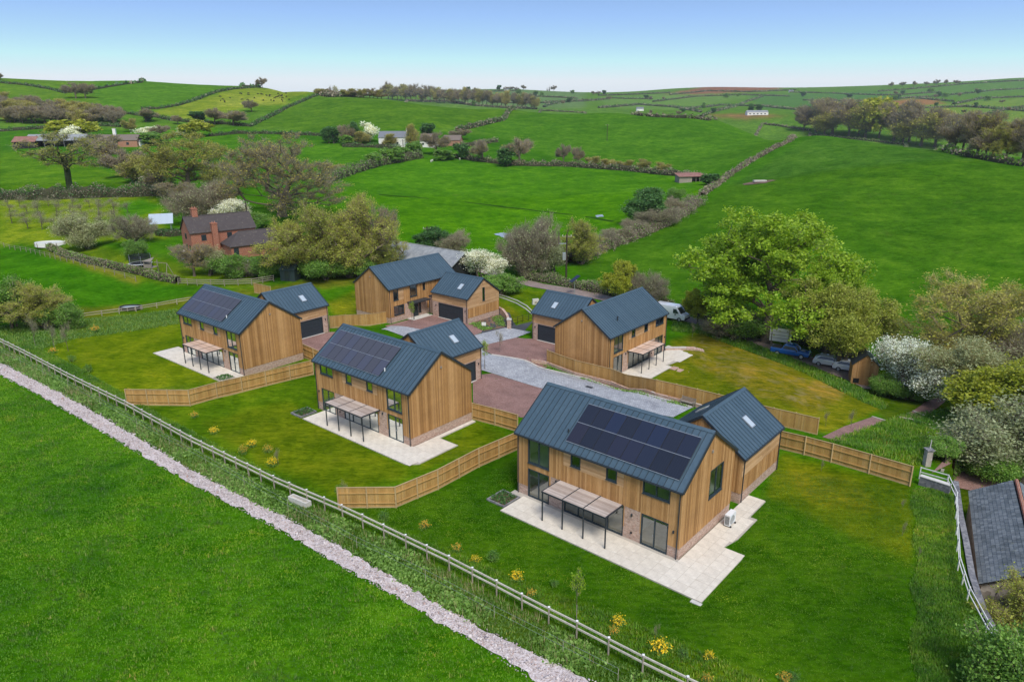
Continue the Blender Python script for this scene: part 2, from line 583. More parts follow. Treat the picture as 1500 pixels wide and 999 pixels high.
M = {}
M['grass'] = grass_mat('grass')
M['track'] = gravel_mat('track_gravel', (.40, .33, .305), (.64, .565, .535), 9)
M['red_gravel'] = gravel_mat('red_gravel', (.20, .105, .085), (.32, .20, .17), 16)
M['setts'] = sett_mat('stone_setts')
M['tarmac'] = gravel_mat('tarmac', (.05, .055, .06), (.085, .09, .095), 30)
M['lane'] = gravel_mat('lane_surface', (.20, .15, .13), (.30, .24, .21), 12)
M['kerb'] = plain('kerb_stone', (.55, .52, .47), .85, .2)
M['soil'] = gravel_mat('bare_soil', (.12, .075, .05), (.22, .14, .10), 8)

# ---------------------------------------------------------------- terrain sheet with the grass colours of each field
G_FIELD = (.040, .150, .010)
FIELDS = [   # (outline in the photograph, nearest / farthest distance ahead, grass colour)
    # hills at the back
    ([(-400, 60), (1900, 60), (1900, 260), (-400, 215)], 430, 9000, (.075, .19, .028)),
    ([(-300, 60), (480, 60), (480, 180), (-300, 180)], 560, 1000, (.085, .20, .022)),
    ([(140, 105), (345, 112), (350, 128), (230, 158), (160, 155), (135, 130)], 500, 1000, (.065, .19, .018)),
    ([(225, 160), (300, 140), (345, 126), (440, 126), (460, 133), (380, 150), (290, 172)], 480, 1000, (.16, .25, .035)),
    ([(330, 140), (420, 135), (425, 150), (320, 152)], 480, 1000, (.22, .30, .06)),
    ([(370, 180), (470, 140), (790, 158), (690, 186), (480, 192)], 380, 640, (.060, .165, .016)),
    ([(690, 186), (800, 160), (1190, 188), (1060, 258), (840, 240)], 300, 600, (.050, .165, .014)),
    ([(0, 215), (100, 215), (200, 265), (0, 272)], 210, 420, (.068, .185, .012)),
    ([(0, 282), (230, 282), (250, 345), (110, 350), (0, 352)], 130, 260, (.135, .225, .035)),
    ([(175, 295), (215, 282), (240, 300), (185, 320)], 150, 260, (.05, .19, .012)),
    ([(970, 142), (1040, 130), (1160, 131), (1130, 137), (990, 143)], 1500, 3200, (.20, .095, .075)),
    ([(1240, 160), (1360, 150), (1400, 162), (1180, 168)], 900, 2200, (.24, .14, .08)),
    ([(1030, 172), (1090, 170), (1160, 174), (1100, 178)], 700, 1400, (.19, .12, .07)),
    ([(880, 145), (1000, 140), (1100, 145), (1000, 165), (900, 160)], 1200, 3000, (.10, .22, .06)),
    ([(1100, 145), (1300, 138), (1300, 152), (1120, 165)], 1200, 3000, (.06, .17, .05)),
    ([(1300, 140), (1520, 120), (1520, 140), (1330, 152)], 1200, 3000, (.075, .19, .05)),
    ([(1180, 166), (1400, 158), (1520, 150), (1520, 190), (1300, 185)], 700, 2000, (.12, .23, .05)),
    ([(600, 128), (860, 128), (860, 160), (790, 160), (640, 150)], 900, 3000, (.10, .20, .10)),
    ([(180, 190), (360, 180), (420, 200), (560, 215), (480, 260), (330, 225), (190, 210)], 250, 480, (.052, .175, .012)),
    # big field to the right and the middle meadow
    ([(835, 385), (1000, 322), (1190, 205), (1330, 215), (1600, 262), (1600, 560), (1300, 520), (1050, 470), (900, 440)], 100, 360, (.046, .145, .020)),
    ([(480, 255), (620, 230), (1000, 258), (1060, 262), (1000, 310), (835, 385), (700, 395), (480, 330)], 130, 360, (.052, .185, .008)),
    # left paddock
    ([(0, 355), (60, 362), (200, 405), (270, 418), (250, 455), (110, 462), (0, 470)], 90, 200, (.040, .165, .010)),
    ([(110, 445), (200, 442), (380, 418), (520, 395), (560, 395), (560, 410), (420, 425), (330, 432), (110, 462)], 90, 200, (.105, .145, .035)),
    ([(55, 360), (120, 350), (330, 395), (395, 405), (390, 420), (255, 412), (205, 405)], 100, 200, (.085, .165, .02)),
    ([(60, 362), (90, 366), (205, 404), (200, 411)], 100, 200, (.19, .20, .075)),
    # gardens
    ([(80, 470), (270, 440), (450, 480), (470, 560), (185, 578), (110, 540), (60, 505)], 50, 140, (.085, .165, .014)),
    ([(110, 490), (262, 475), (262, 500), (220, 512), (330, 552), (190, 570), (130, 525)], 50, 140, (.094, .165, .014)),
    ([(185, 590), (470, 535), (755, 635), (600, 700), (490, 735), (300, 650), (220, 600)], 40, 100, (.066, .150, .012)),
    ([(290, 615), (420, 585), (460, 610), (600, 690), (490, 722), (380, 670)], 40, 100, (.088, .150, .013)),
    ([(640, 655), (700, 620), (745, 640), (610, 690)], 40, 100, (.085, .15, .012)),
    ([(480, 440), (530, 420), (560, 470), (500, 478)], 90, 140, (.12, .17, .02)),
    ([(720, 425), (800, 425), (800, 480), (720, 475)], 80, 160, (.085, .165, .016)),
    ([(730, 442), (780, 470), (740, 478), (725, 460)], 80, 160, (.115, .155, .022)),
    # garden of the house by the lane: thin new turf with bare patches
    ([(985, 500), (1060, 480), (1150, 520), (1260, 575), (1300, 600), (1210, 640), (1050, 590), (960, 560)], 55, 120, (.115, .155, .02)),
    ([(1010, 500), (1060, 495), (1130, 525), (1180, 560), (1230, 590), (1190, 610), (1080, 570), (1010, 530)], 55, 120, (.150, .155, .03)),
    ([(1195, 560), (1240, 580), (1225, 592), (1170, 585)], 55, 120, (.21, .18, .075)),
    ([(1085, 540), (1110, 545), (1100, 560), (1070, 558)], 55, 120, (.20, .175, .07)),
    ([(1200, 650), (1285, 625), (1330, 605), (1400, 610), (1420, 660), (1340, 690), (1250, 660)], 50, 110, (.07, .165, .012)),
    ([(1270, 640), (1300, 640), (1350, 690), (1290, 665)], 50, 110, (.14, .12, .035)),
    # lawn of the nearest house
    ([(500, 745), (600, 725), (755, 650), (760, 720), (1030, 885), (1130, 690), (1335, 712), (1335, 860), (1330, 1100), (1010, 1100), (850, 900), (640, 800)], 20, 75, (.034, .112, .008)),
    ([(1140, 668), (1332, 715), (1335, 830), (1270, 800), (1120, 730)], 20, 80, (.085, .145, .012)),
    ([(1150, 690), (1240, 700), (1300, 760), (1180, 740)], 20, 80, (.13, .165, .018)),
    # planted bank inside the rail fence and the rough strip beside the stone track
    ([(0, 492), (240, 610), (500, 742), (700, 850), (850, 925), (1000, 1000), (1150, 1100), (1040, 1100), (700, 862), (480, 750), (180, 590), (0, 500)], 10, 110, (.045, .115, .014)),
    ([(520, 745), (640, 800), (760, 850), (900, 905), (1110, 1000), (1200, 1080), (1100, 1080), (980, 985), (840, 905), (600, 785)], 10, 80, (.068, .140, .014)),
    ([(-100, 480), (0, 500), (180, 592), (480, 752), (700, 862), (980, 1000), (1100, 1080), (900, 1020), (700, 930), (500, 805), (280, 690), (0, 527)], 10, 110, (.040, .095, .016)),
    ([(1338, 730), (1398, 715), (1412, 800), (1440, 905), (1480, 1000), (1500, 1100), (1330, 1100), (1340, 860)], 10, 70, (.034, .100, .010)),
    ([(1330, 630), (1500, 560), (1600, 700), (1600, 1000), (1440, 900), (1400, 720)], 10, 110, (.045, .085, .014)),
    ([(1000, 470), (1060, 480), (1280, 590), (1300, 640), (1400, 600), (1340, 540), (1200, 520)], 70, 140, (.045, .10, .014)),
]

def build_terrain():
    inner = np.linspace(-41, 41, 470)
    ang = np.radians(np.concatenate([np.linspace(-66, -41.6, 26), inner, np.linspace(41.6, 66, 26)]))
    rad = np.concatenate([np.geomspace(9, 900, 480), np.geomspace(912, 6800, 110)])
    A, Rr = np.meshgrid(ang, rad)
    X, Y = (Rr * np.sin(A)).ravel(), (Rr * np.cos(A)).ravel()
    Z = hz_batch(X, Y)
    # gentle ground undulation, none on levelled plots
    Z += .10 * np.sin(X * .21 + 1.3 * np.sin(Y * .13)) * np.sin(Y * .17 + X * .05) * np.clip((np.hypot(X, Y) - 130) / 60, 0, 1)
    P = to_px(np.stack([X, Y, Z], 1))
    jx = 2.2 * np.sin(X * .9 + Y * .37) + 1.5 * np.sin(Y * 1.7 - X * .4)
    jy = .8 * np.sin(X * 1.1 - Y * .6) + .6 * np.sin(Y * .8 + X * 1.9)
    px, py = P[:, 0] + jx, P[:, 1] + jy
    C = np.tile(np.array(G_FIELD), (len(X), 1)).astype(float)
    for poly, d0, d1, c in FIELDS:
        xs = [q[0] for q in poly]; ys = [q[1] for q in poly]
        m = (Y > d0) & (Y < d1) & (px > min(xs)) & (px < max(xs)) & (py > min(ys)) & (py < max(ys))
        if m.any():
            idx = np.nonzero(m)[0]
            idx = idx[in_poly(px[idx], py[idx], poly)]
            C[idx] = c
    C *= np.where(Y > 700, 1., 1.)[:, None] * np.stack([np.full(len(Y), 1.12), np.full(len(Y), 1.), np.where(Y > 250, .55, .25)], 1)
    nr, na = len(rad), len(ang)
    # soften the borders of the colour areas a little
    g = C.reshape(nr, na, 3)
    for _ in range(3):
        g[1:-1, 1:-1] = (g[1:-1, 1:-1] * 2 + g[:-2, 1:-1] + g[2:, 1:-1] + g[1:-1, :-2] + g[1:-1, 2:]) / 6
    i = np.arange(nr - 1)[:, None] * na + np.arange(na - 1)[None, :]
    F = np.stack([i, i + 1, i + na + 1, i + na], -1).reshape(-1, 4)[:, ::-1]
    me = np_mesh('ground', np.stack([X, Y, Z], 1), F, M['grass'], smooth=True)
    ca = me.color_attributes.new('Col', 'FLOAT_COLOR', 'POINT')
    ca.data.foreach_set('color', np.concatenate([g.reshape(-1, 3), np.ones((len(X), 1))], 1).astype(np.float32).ravel())
    o = link('ground', me)
    o['kind'] = 'structure'
    return o
build_terrain()

def sheet(name, outline, mat, dz=.035, step=1.0, parent=None, level=None):
    """a surface draped over the ground inside a world outline (list of x, y)"""
    out = []
    for i, a in enumerate(outline):
        b = outline[(i + 1) % len(outline)]
        n = max(1, int(math.hypot(b[0] - a[0], b[1] - a[1]) / step))
        out += [(a[0] + (b[0] - a[0]) * k / n, a[1] + (b[1] - a[1]) * k / n) for k in range(n)]
    xs, ys = [p[0] for p in out], [p[1] for p in out]
    gx, gy = np.meshgrid(np.arange(min(xs), max(xs), step), np.arange(min(ys), max(ys), step))
    gx, gy = gx.ravel() + .13, gy.ravel() + .17
    m = in_poly(gx, gy, out)
    gx, gy = gx[m], gy[m]
    O = np.array(out)
    if len(gx):
        d = np.min(np.hypot(gx[:, None] - O[None, :, 0], gy[:, None] - O[None, :, 1]), 1)
        gx, gy = gx[d > step * .4], gy[d > step * .4]
    pts = [Vector(p) for p in out] + [Vector((a, b)) for a, b in zip(gx, gy)]
    r = delaunay_2d_cdt(pts, [], [list(range(len(out)))], 1, 1e-4)
    V = np.array([tuple(v) for v in r[0]])
    Z = hz_batch(V[:, 0], V[:, 1]) + dz if level is None else np.full(len(V), level)
    me = bpy.data.meshes.new(name)
    me.from_pydata([(a, b, c) for (a, b), c in zip(V, Z)], [], [tuple(f) for f in r[2]])
    me.materials.append(mat)
    me.polygons.foreach_set('use_smooth', [True] * len(me.polygons))
    me.update()
    o = link(name, me, parent)
    if parent is None:
        o['kind'] = 'structure'
    return o

def gpx(*pts):
    return [tuple(ground(x, y)[:2]) for x, y in pts]

def lp(h, pts):
    """plan points of a house plot to world"""
    x, y, z, a, m = HOUSES[h]
    c, s = math.cos(R(a)), math.sin(R(a))
    return [(x + c * u * m - s * v, y + s * u * m + c * v) for u, v in pts]

def ribbon(line, w0, w1=None):
    """outline of a strip of the given width along a world polyline"""
    L = np.array(line, float)
    d = np.gradient(L, axis=0)
    d /= np.hypot(d[:, 0], d[:, 1])[:, None]
    n = np.stack([-d[:, 1], d[:, 0]], 1)
    w = np.linspace(w0, w0 if w1 is None else w1, len(L))[:, None] / 2
    return [tuple(p) for p in L + n * w] + [tuple(p) for p in (L - n * w)[::-1]]

def wiggle(line, step, amp, seed):
    r = np.random.default_rng(seed)
    out = []
    for a, b in zip(line[:-1], line[1:]):
        n = max(1, int(math.hypot(b[0] - a[0], b[1] - a[1]) / step))
        for k in range(n):
            out.append((a[0] + (b[0] - a[0]) * k / n + r.normal(0, amp), a[1] + (b[1] - a[1]) * k / n + r.normal(0, amp)))
    return out + [line[-1]]

TRACK_UP = [(-120, 470), (0, 524), (76, 563), (152, 606), (215, 645), (280, 686), (340, 716), (420, 757), (500, 802), (600, 862), (700, 920), (790, 965), (862, 1000), (960, 1050)]
TRACK_LO = [(-120, 486), (0, 541), (76, 582), (156, 630), (215, 666), (277, 702), (340, 736), (420, 779), (500, 828), (600, 886), (700, 944), (786, 1000), (880, 1050)]
TRK_U, TRK_L = gpx(*TRACK_UP), gpx(*TRACK_LO)
sheet('gravel_track', wiggle(TRK_U, .5, .10, 1) + wiggle(TRK_L, .5, .10, 2)[::-1], M['track'], .05, .7)
sheet('sett_road', gpx((694, 491), (742, 480), (778, 487), (756, 495), (712, 505), (706, 513), (720, 520), (778, 533), (860, 557), (940, 579), (1013, 600), (985, 614), (900, 598), (790, 569), (740, 553), (702, 541), (680, 528), (640, 512), (588, 490), (558, 481), (572, 476), (640, 486)), M['setts'], .05)
sheet('tarmac_drive', gpx((744, 480), (782, 471)) + lp('D', [(-1.5, 14.5), (3, 18), (8, 24), (5, 26), (-4, 19)]) + gpx((779, 487),), M['tarmac'], .045)
sheet('red_drive', gpx((564, 476), (600, 467), (636, 460), (684, 473), (712, 485), (694, 491), (640, 486), (588, 483)), M['red_gravel'], .04)
sheet('red_drive', gpx((712, 505), (756, 495), (783, 497)) + lp('D', [(.1, 12.6), (.1, 5.7), (-.2, 4.2), (-7.0, 4.1), (-9.2, 4.6)]) + gpx((780, 533), (722, 520), (708, 513)), M['red_gravel'], .04)
sheet('red_drive', gpx((692, 553), (720, 547), (790, 569), (840, 584)) + gpx((800, 612), (762, 612), (692, 589)), M['red_gravel'], .04)
sheet('red_drive', lp('C', [(-.1, 5.0), (-.1, 12.8), (-3.5, 15.5), (-6.5, 16), (-9.4, 10.5), (-9.2, 4.2), (-2, 4.1)]), M['red_gravel'], .04)
sheet('red_drive', lp('A', [(.1, 5.2), (.1, 12.8), (-6.4, 12.4), (-6.8, 4.1)]), M['red_gravel'], .04)
def field_ditch():
    t = NT('ditch_grass', 1., 0.); t.color(t.ramp(t.noise(t.pos(), 1.2, 5), [(.3, (.012, .045, .006)), (.7, (.035, .09, .010))]))
    sheet('field_ditch', ribbon(wiggle(gpx((556, 283), (620, 289), (700, 298), (780, 308), (860, 319), (900, 326)), 3, .25, 3), 1.3), t.mat, .05, 1.5)
field_ditch()
LANE = gpx((700, 392), (735, 405), (789, 419), (840, 428), (891, 439), (940, 450), (985, 465), (1045, 484), (1110, 506), (1160, 523), (1215, 545), (1262, 563), (1285, 576))
sheet('lane', ribbon(LANE, 3.6, 4.0), M['lane'], .06)
sheet('gravel_path', gpx((1203, 645), (1235, 630), (1275, 617), (1294, 622), (1262, 636), (1228, 652)), M['red_gravel'], .05, .6)
sheet('gravel_path', gpx((1316, 617), (1336, 608), (1362, 588), (1386, 592), (1372, 604), (1345, 621)), M['red_gravel'], .05, .6)
sheet('red_yard', gpx((1362, 700), (1378, 684), (1400, 683), (1466, 712), (1440, 730), (1404, 722)), M['red_gravel'], .05, .6)
sheet('planting_bed', gpx((776, 533), (800, 534), (860, 556), (940, 578), (1010, 598), (1016, 594), (960, 578), (880, 556), (820, 536), (786, 528)), M['soil'], .065, .6)
sheet('planting_bed', gpx((688, 475), (724, 459), (735, 464), (742, 479), (709, 485)), M['soil'], .05, .6)
# ---------------------------------------------------------------- building materials
def wood_mat(name, stops, rough=.75, grain=(1, 1, 1), bump=.15):
    t = NT(name, rough, .2)
    p = t.coord()
    isl = t.isl()
    c = t.ramp(isl, stops)
    g = t.noise(t.mapv(p, grain), 6, 6, .65)
    big = t.noise(p, .5, 4)
    c = t.mix(1., c, t.ramp(g, [(.3, (.78, .76, .74)), (.7, (1.18, 1.18, 1.18))]), 'MULTIPLY')
    c = t.mix(1., c, t.ramp(big, [(.3, (.86, .85, .85)), (.7, (1.1, 1.1, 1.08))]), 'MULTIPLY')
    t.color(c)
    t.bump(g, bump, .01)
    return t.mat

M['larch'] = wood_mat('larch_boards', [(0, (.30, .155, .056)), (.35, (.41, .215, .079)), (.7, (.48, .262, .102)), (.9, (.55, .315, .135)), (1, (.34, .175, .066))], grain=(7, 7, .5))
M['larch_h'] = wood_mat('larch_boards_level', [(0, (.42, .245, .115)), (.5, (.52, .315, .16)), (1, (.60, .385, .21))], grain=(.6, .6, 9))
M['slat_wood'] = wood_mat('weathered_slats', [(0, (.40, .32, .27)), (.5, (.52, .43, .37)), (1, (.62, .54, .48))], grain=(.5, 8, 8))
M['slat_new'] = wood_mat('new_slats', [(0, (.55, .38, .28)), (.5, (.66, .48, .37)), (1, (.74, .58, .47))], grain=(.5, 8, 8))
M['fence_wood'] = wood_mat('fence_boards', [(0, (.36, .20, .065)), (.4, (.46, .27, .09)), (.8, (.54, .335, .125)), (1, (.42, .26, .105))], grain=(6, 6, .6))
M['fence_rail'] = wood_mat('fence_rails', [(0, (.36, .25, .12)), (1, (.52, .38, .20))], grain=(2, 2, 2))
M['old_wood'] = wood_mat('weathered_timber', [(0, (.30, .26, .21)), (1, (.46, .41, .34))], grain=(2, 2, 2))
M['grey_wood'] = wood_mat('grey_timber', [(0, (.20, .17, .14)), (1, (.33, .29, .24))], grain=(2, 2, 2))
M['brick'] = brick_mat('pink_brick', (.36, .20, .14), (.52, .36, .28), (.50, .45, .40))
M['red_brick'] = brick_mat('red_brick', (.30, .085, .045), (.40, .14, .08), (.36, .26, .20))
M['membrane'] = plain('wall_core', (.05, .045, .04), .9, .1)
M['lining'] = plain('plaster_lining', (.84, .84, .82), .9, .1, vary=.03)
M['oak_floor'] = plain('floor_boards', (.55, .47, .37), .6, .3)
M['trim'] = plain('anthracite_trim', (.028, .035, .042), .5, .4)
M['frame'] = plain('window_frame_grey', (.030, .045, .055), .45, .4)
M['door_panel'] = plain('garage_door_panel', (.026, .034, .042), .55, .35)
M['white_metal'] = plain('white_metal', (.72, .73, .73), .45, .4, vary=.05)
M['white_paint'] = plain('white_render', (.78, .76, .72), .85, .2, vary=.06)
M['black'] = plain('black_plastic', (.015, .015, .016), .5, .4)
M['steel'] = plain('galvanised_steel', (.45, .47, .48), .45, .5, .6)
def roof_metal():
    t = NT('zinc_roof', .42, .45)
    n = t.noise(t.coord(), 2.5, 5, .6)
    r = t.objrand()
    c = t.mix(r, (.048, .082, .108), (.062, .100, .128))
    c = t.mix(1., c, t.ramp(n, [(.3, (.86, .86, .86)), (.7, (1.14, 1.14, 1.14))]), 'MULTIPLY')
    t.color(c)
    t.put(t.b.inputs['Roughness'], t.rng(n, .3, .7, .36, .52))
    return t.mat
M['zinc'] = roof_metal()
def glass_mat(name, tint, fac0, fac1):
    t = NT(name)
    t.n.remove(t.b)
    tr = t.node('ShaderNodeBsdfTransparent'); tr.inputs[0].default_value = (*tint, 1)
    gl = t.node('ShaderNodeBsdfGlossy'); gl.inputs['Roughness'].default_value = .03
    gl.inputs[0].default_value = (.95, 1, 1, 1)
    lw = t.node('ShaderNodeLayerWeight'); lw.inputs[0].default_value = .35
    mx = t.node('ShaderNodeMixShader')
    t.l.new(t.rng(lw.outputs['Fresnel'], 0, 1, fac0, fac1), mx.inputs[0])
    t.l.new(tr.outputs[0], mx.inputs[1]); t.l.new(gl.outputs[0], mx.inputs[2])
    t.l.new(mx.outputs[0], t.n['Material Output'].inputs['Surface'])
    return t.mat
M['glass'] = glass_mat('window_glass', (.90, .95, .93), .20, .8)
def pv_mat(name='solar_cells', rough=.12, lift=1.):
    t = NT(name, rough, .5)
    r = t.objrand()
    u = t.coord()
    s = t.node('ShaderNodeSeparateXYZ'); t.l.new(u, s.inputs[0])
    gx = t.math('LESS_THAN', t.math('ABSOLUTE', t.math('SUBTRACT', t.math('FRACT', t.math('MULTIPLY', s.outputs[0], 5.5)), .5)), .47)
    gy = t.math('LESS_THAN', t.math('ABSOLUTE', t.math('SUBTRACT', t.math('FRACT', t.math('MULTIPLY', s.outputs[1], 10.)), .5)), .47)
    c = t.ramp(r, [(0, (.012, .014, .022)), (.5, (.016, .018, .03)), (.75, (.014, .022, .05)), (1, (.022, .018, .026))])
    c = t.mix(t.math('MULTIPLY', gx, gy), (.03, .035, .05), c)
    if lift > 1: c = t.mix(1., t.mix(.75, c, (.016, .0155, .0175)), (lift, lift, lift), 'MULTIPLY')  # lifted grey stands in for sky reflection, painted into the cell colour
    t.color(c)
    return t.mat
M['pv'] = pv_mat(); M['pv_sky'] = pv_mat('sky_greyed_solar_cells', .5, 3.6)
def slab_mat():
    t = NT('limestone_slabs', .75, .25)
    r = t.objrand()
    i = t.isl()
    n = t.noise(t.coord(), 2.2, 6, .65)
    c = t.mix(t.math('FRACT', t.math('ADD', r, i)), (.62, .56, .465), (.67, .61, .51))
    t.color(t.mix(1., c, t.ramp(n, [(.3, (.86, .85, .84)), (.7, (1.1, 1.1, 1.1))]), 'MULTIPLY'))
    return t.mat
M['slab'] = slab_mat()
M['mortar'] = plain('slab_joint', (.42, .38, .32), .9, .1)

# ---------------------------------------------------------------- houses
HL, HD, HE, HR = 6.98, 3.86, 5.2, 7.98          # half length, half depth, eaves, ridge
SL = (HR - HE) / 3.94                           # roof slope (rise over run)
TH = math.atan(SL)

def cells(x0, x1, z0, z1, holes):
    xs = sorted({x0, x1, *[min(max(h[k], x0), x1) for h in holes for k in (0, 1)]})
    zs = sorted({z0, z1, *[min(max(h[k], z0), z1) for h in holes for k in (2, 3)]})
    out = []
    for zi in range(len(zs) - 1):
        run = None
        for xi in range(len(xs) - 1):
            cx, cz = (xs[xi] + xs[xi + 1]) / 2, (zs[zi] + zs[zi + 1]) / 2
            hole = any(h[0] < cx < h[1] and h[2] < cz < h[3] for h in holes)
            if hole:
                if run: out.append(run); run = None
            elif run:
                run = (run[0], xs[xi + 1], zs[zi], zs[zi + 1])
            else:
                run = (xs[xi], xs[xi + 1], zs[zi], zs[zi + 1])
        if run: out.append(run)
    return out

class Face:
    """a wall plane: maps (u along, z up, n outward) to house coordinates"""
    def __init__(s, kind, pos, m):
        s.k, s.p, s.m = kind, pos, m
    def pt(s, u, z, n):
        if s.k == 'y':
            sg = 1 if s.p > 0 else -1
            return (u * s.m, s.p + sg * n, z)
        sg = 1 if s.p > 0 else -1
        if s.k == 'g-':
            sg = -1
        return ((s.p + sg * n) * s.m, u, z)
    def box(s, mb, u0, u1, z0, z1, n0, n1, mat=0):
        a, b = s.pt(u0, z0, n0), s.pt(u1, z1, n1)
        mb.box(a[0], b[0], a[1], b[1], a[2], b[2], mat)

def top_of(kind, u):
    return HE + (3.94 - abs(u)) * SL - .10

def boards(mb, face, u0, u1, z0, z1, holes, horiz=False, w=.145, seed=0, topf=None):
    r = random.Random(seed)
    if horiz:
        nrow = max(1, round((z1 - z0) / w))
        h = (z1 - z0) / nrow
        for k in range(nrow):
            a, b = z0 + k * h, z0 + (k + 1) * h
            for c in cells(u0, u1, a, b, holes):
                if c[1] - c[0] > .03 and c[3] - c[2] > .02:
                    uu = c[0]
                    while uu < c[1] - .02:
                        ue = min(c[1], uu + r.uniform(2.2, 4.2))
                        if topf:
                            lim = [q for q in np.linspace(uu, ue, 24) if topf(q) > c[3] - .02]
                            if not lim:
                                uu = ue; continue
                            va, vb = min(lim), max(lim)
                        else:
                            va, vb = uu, ue
                        face.box(mb, va + .003, vb - .003, c[2] + .005, c[3] - .003, .0, .034 + r.random() * .008)
                        uu = ue
        return
    cut = [u0]
    n = max(1, round((u1 - u0) / w))
    cut = [u0 + (u1 - u0) * k / n for k in range(n + 1)]
    cut = sorted(set([round(c, 4) for c in cut] + [round(min(max(h[k], u0), u1), 4) for h in holes for k in (0, 1)]))
    cut = [c for i, c in enumerate(cut) if i == 0 or c - cut[i - 1] > .012]
    for a, b in zip(cut[:-1], cut[1:]):
        mid = (a + b) / 2
        zt = z1 if topf is None else 99
        iv = [(z0, zt)]
        for h in holes:
            if h[0] < mid < h[1]:
                nv = []
                for p, q in iv:
                    if h[3] <= p or h[2] >= q: nv.append((p, q)); continue
                    if h[2] > p: nv.append((p, h[2]))
                    if h[3] < q: nv.append((h[3], q))
                iv = nv
        for p, q in iv:
            d = .030 + r.random() * .012
            if q > 90:
                za, zb = topf(a), topf(b)
                if min(za, zb) - p < .03: continue
                P = [face.pt(a + .003, p, 0), face.pt(b - .003, p, 0), face.pt(b - .003, p, d), face.pt(a + .003, p, d)]
                Q = [face.pt(a + .003, za, 0), face.pt(b - .003, zb, 0), face.pt(b - .003, zb, d), face.pt(a + .003, za, d)]
                mb.hexa(P, Q)
            elif q - p > .02:
                face.box(mb, a + .003, b - .003, p, q, 0, d)

def opening(root, face, u0, u1, z0, z1, kind, name='window', panes=2):
    """frame with its panes, set in an opening"""
    fw = .07
    mb = MB()
    face.box(mb, u0, u1, z0, z0 + fw, -.06, .03); face.box(mb, u0, u1, z1 - fw, z1, -.06, .03)
    us = [u0 + (u1 - u0) * k / panes for k in range(panes + 1)]
    for k, u in enumerate(us):
        a, b = (u, u + fw) if k == 0 else (u - fw, u) if k == panes else (u - fw * .6, u + fw * .6)
        face.box(mb, a, b, z0 + fw, z1 - fw, -.058, .028)
    # reveal
    for a, b, c, d in ((u0 - .02, u0, z0 - .02, z1 + .02), (u1, u1 + .02, z0 - .02, z1 + .02)):
        face.box(mb, a, b, c, d, -.2, .045)
    face.box(mb, u0, u1, z1, z1 + .02, -.2, .044)
    face.box(mb, u0, u1, z0 - .02, z0, -.2, .044)
    if name == 'window':
        face.box(mb, u0 - .05, u1 + .05, z0 - .06, z0 - .021, -.01, .10)
    o = mb.build(name, M['frame'], root)
    for k in range(panes):
        pb = MB()
        a, b = us[k] + (fw if k == 0 else fw * .6) - .01, us[k + 1] - (fw if k == panes - 1 else fw * .6) + .01
        P = [face.pt(a, z0 + fw - .01, -.02), face.pt(b, z0 + fw - .01, -.02), face.pt(b, z1 - fw + .01, -.02), face.pt(a, z1 - fw + .01, -.02)]
        pb.poly(P)
        pb.build('pane', M['glass'], o)
    if name != 'window':
        hb = MB()
        um = us[1] - .09
        face.box(hb, um - .012, um + .012, 1.0, 1.16, .03, .07)
        hb.build('handle', M['steel'], o)
    return o

_tray_cache = {}
def tray_mesh(w, ln):
    k = (round(w, 3), round(ln, 3))
    if k not in _tray_cache:
        mb = MB()
        mb.box(0, w - .08, 0, ln, .0, .018)
        mb.box(w - .07, w - .035, 0, ln, .0, .06)
        _tray_cache[k] = mb.mesh('roof_tray', M['zinc'])
    return _tray_cache[k]

def slope(roof, org, rz, width, ln, n=None):
    """fold the trays of one roof slope: org = lower corner, x runs along the eaves"""
    n = n or round(width / .47)
    w = width / n
    me = tray_mesh(w, ln)
    c, s = math.cos(rz), math.sin(rz)
    for k in range(n):
        o = link('roof_tray', me, roof)
        o.location = (org[0] + c * w * k, org[1] + s * w * k, org[2])
        o.rotation_euler = (TH, 0, rz)

FRONT = [(-5.9, -3.9, 2.95, 5.08, 'window', 2), (-5.9, -3.9, .06, 2.42, 'patio_door', 2), (-1.92, -1.08, 4.0, 5.08, 'window', 1), (1.15, 2.0, 4.0, 5.08, 'window', 1),
         (4.08, 6.1, 4.0, 5.08, 'window', 2), (-2.45, 2.65, .06, 2.42, 'patio_door', 4), (4.1, 6.12, .06, 2.42, 'patio_door', 2)]
BACK = [(-6.1, -5.17, 3.3, 5.08, 'window', 1), (-2.82, -1.44, 3.24, 5.08, 'window', 1), (-.19, .28, 3.9, 5.05, 'window', 1), (-6.1, -4.15, 1.04, 2.42, 'window', 2), (-1.15, -.75, .5, 2.1, 'window', 1)]
GABLE = [(.05, 2.05, 2.85, 5.0, 'window', 2)]

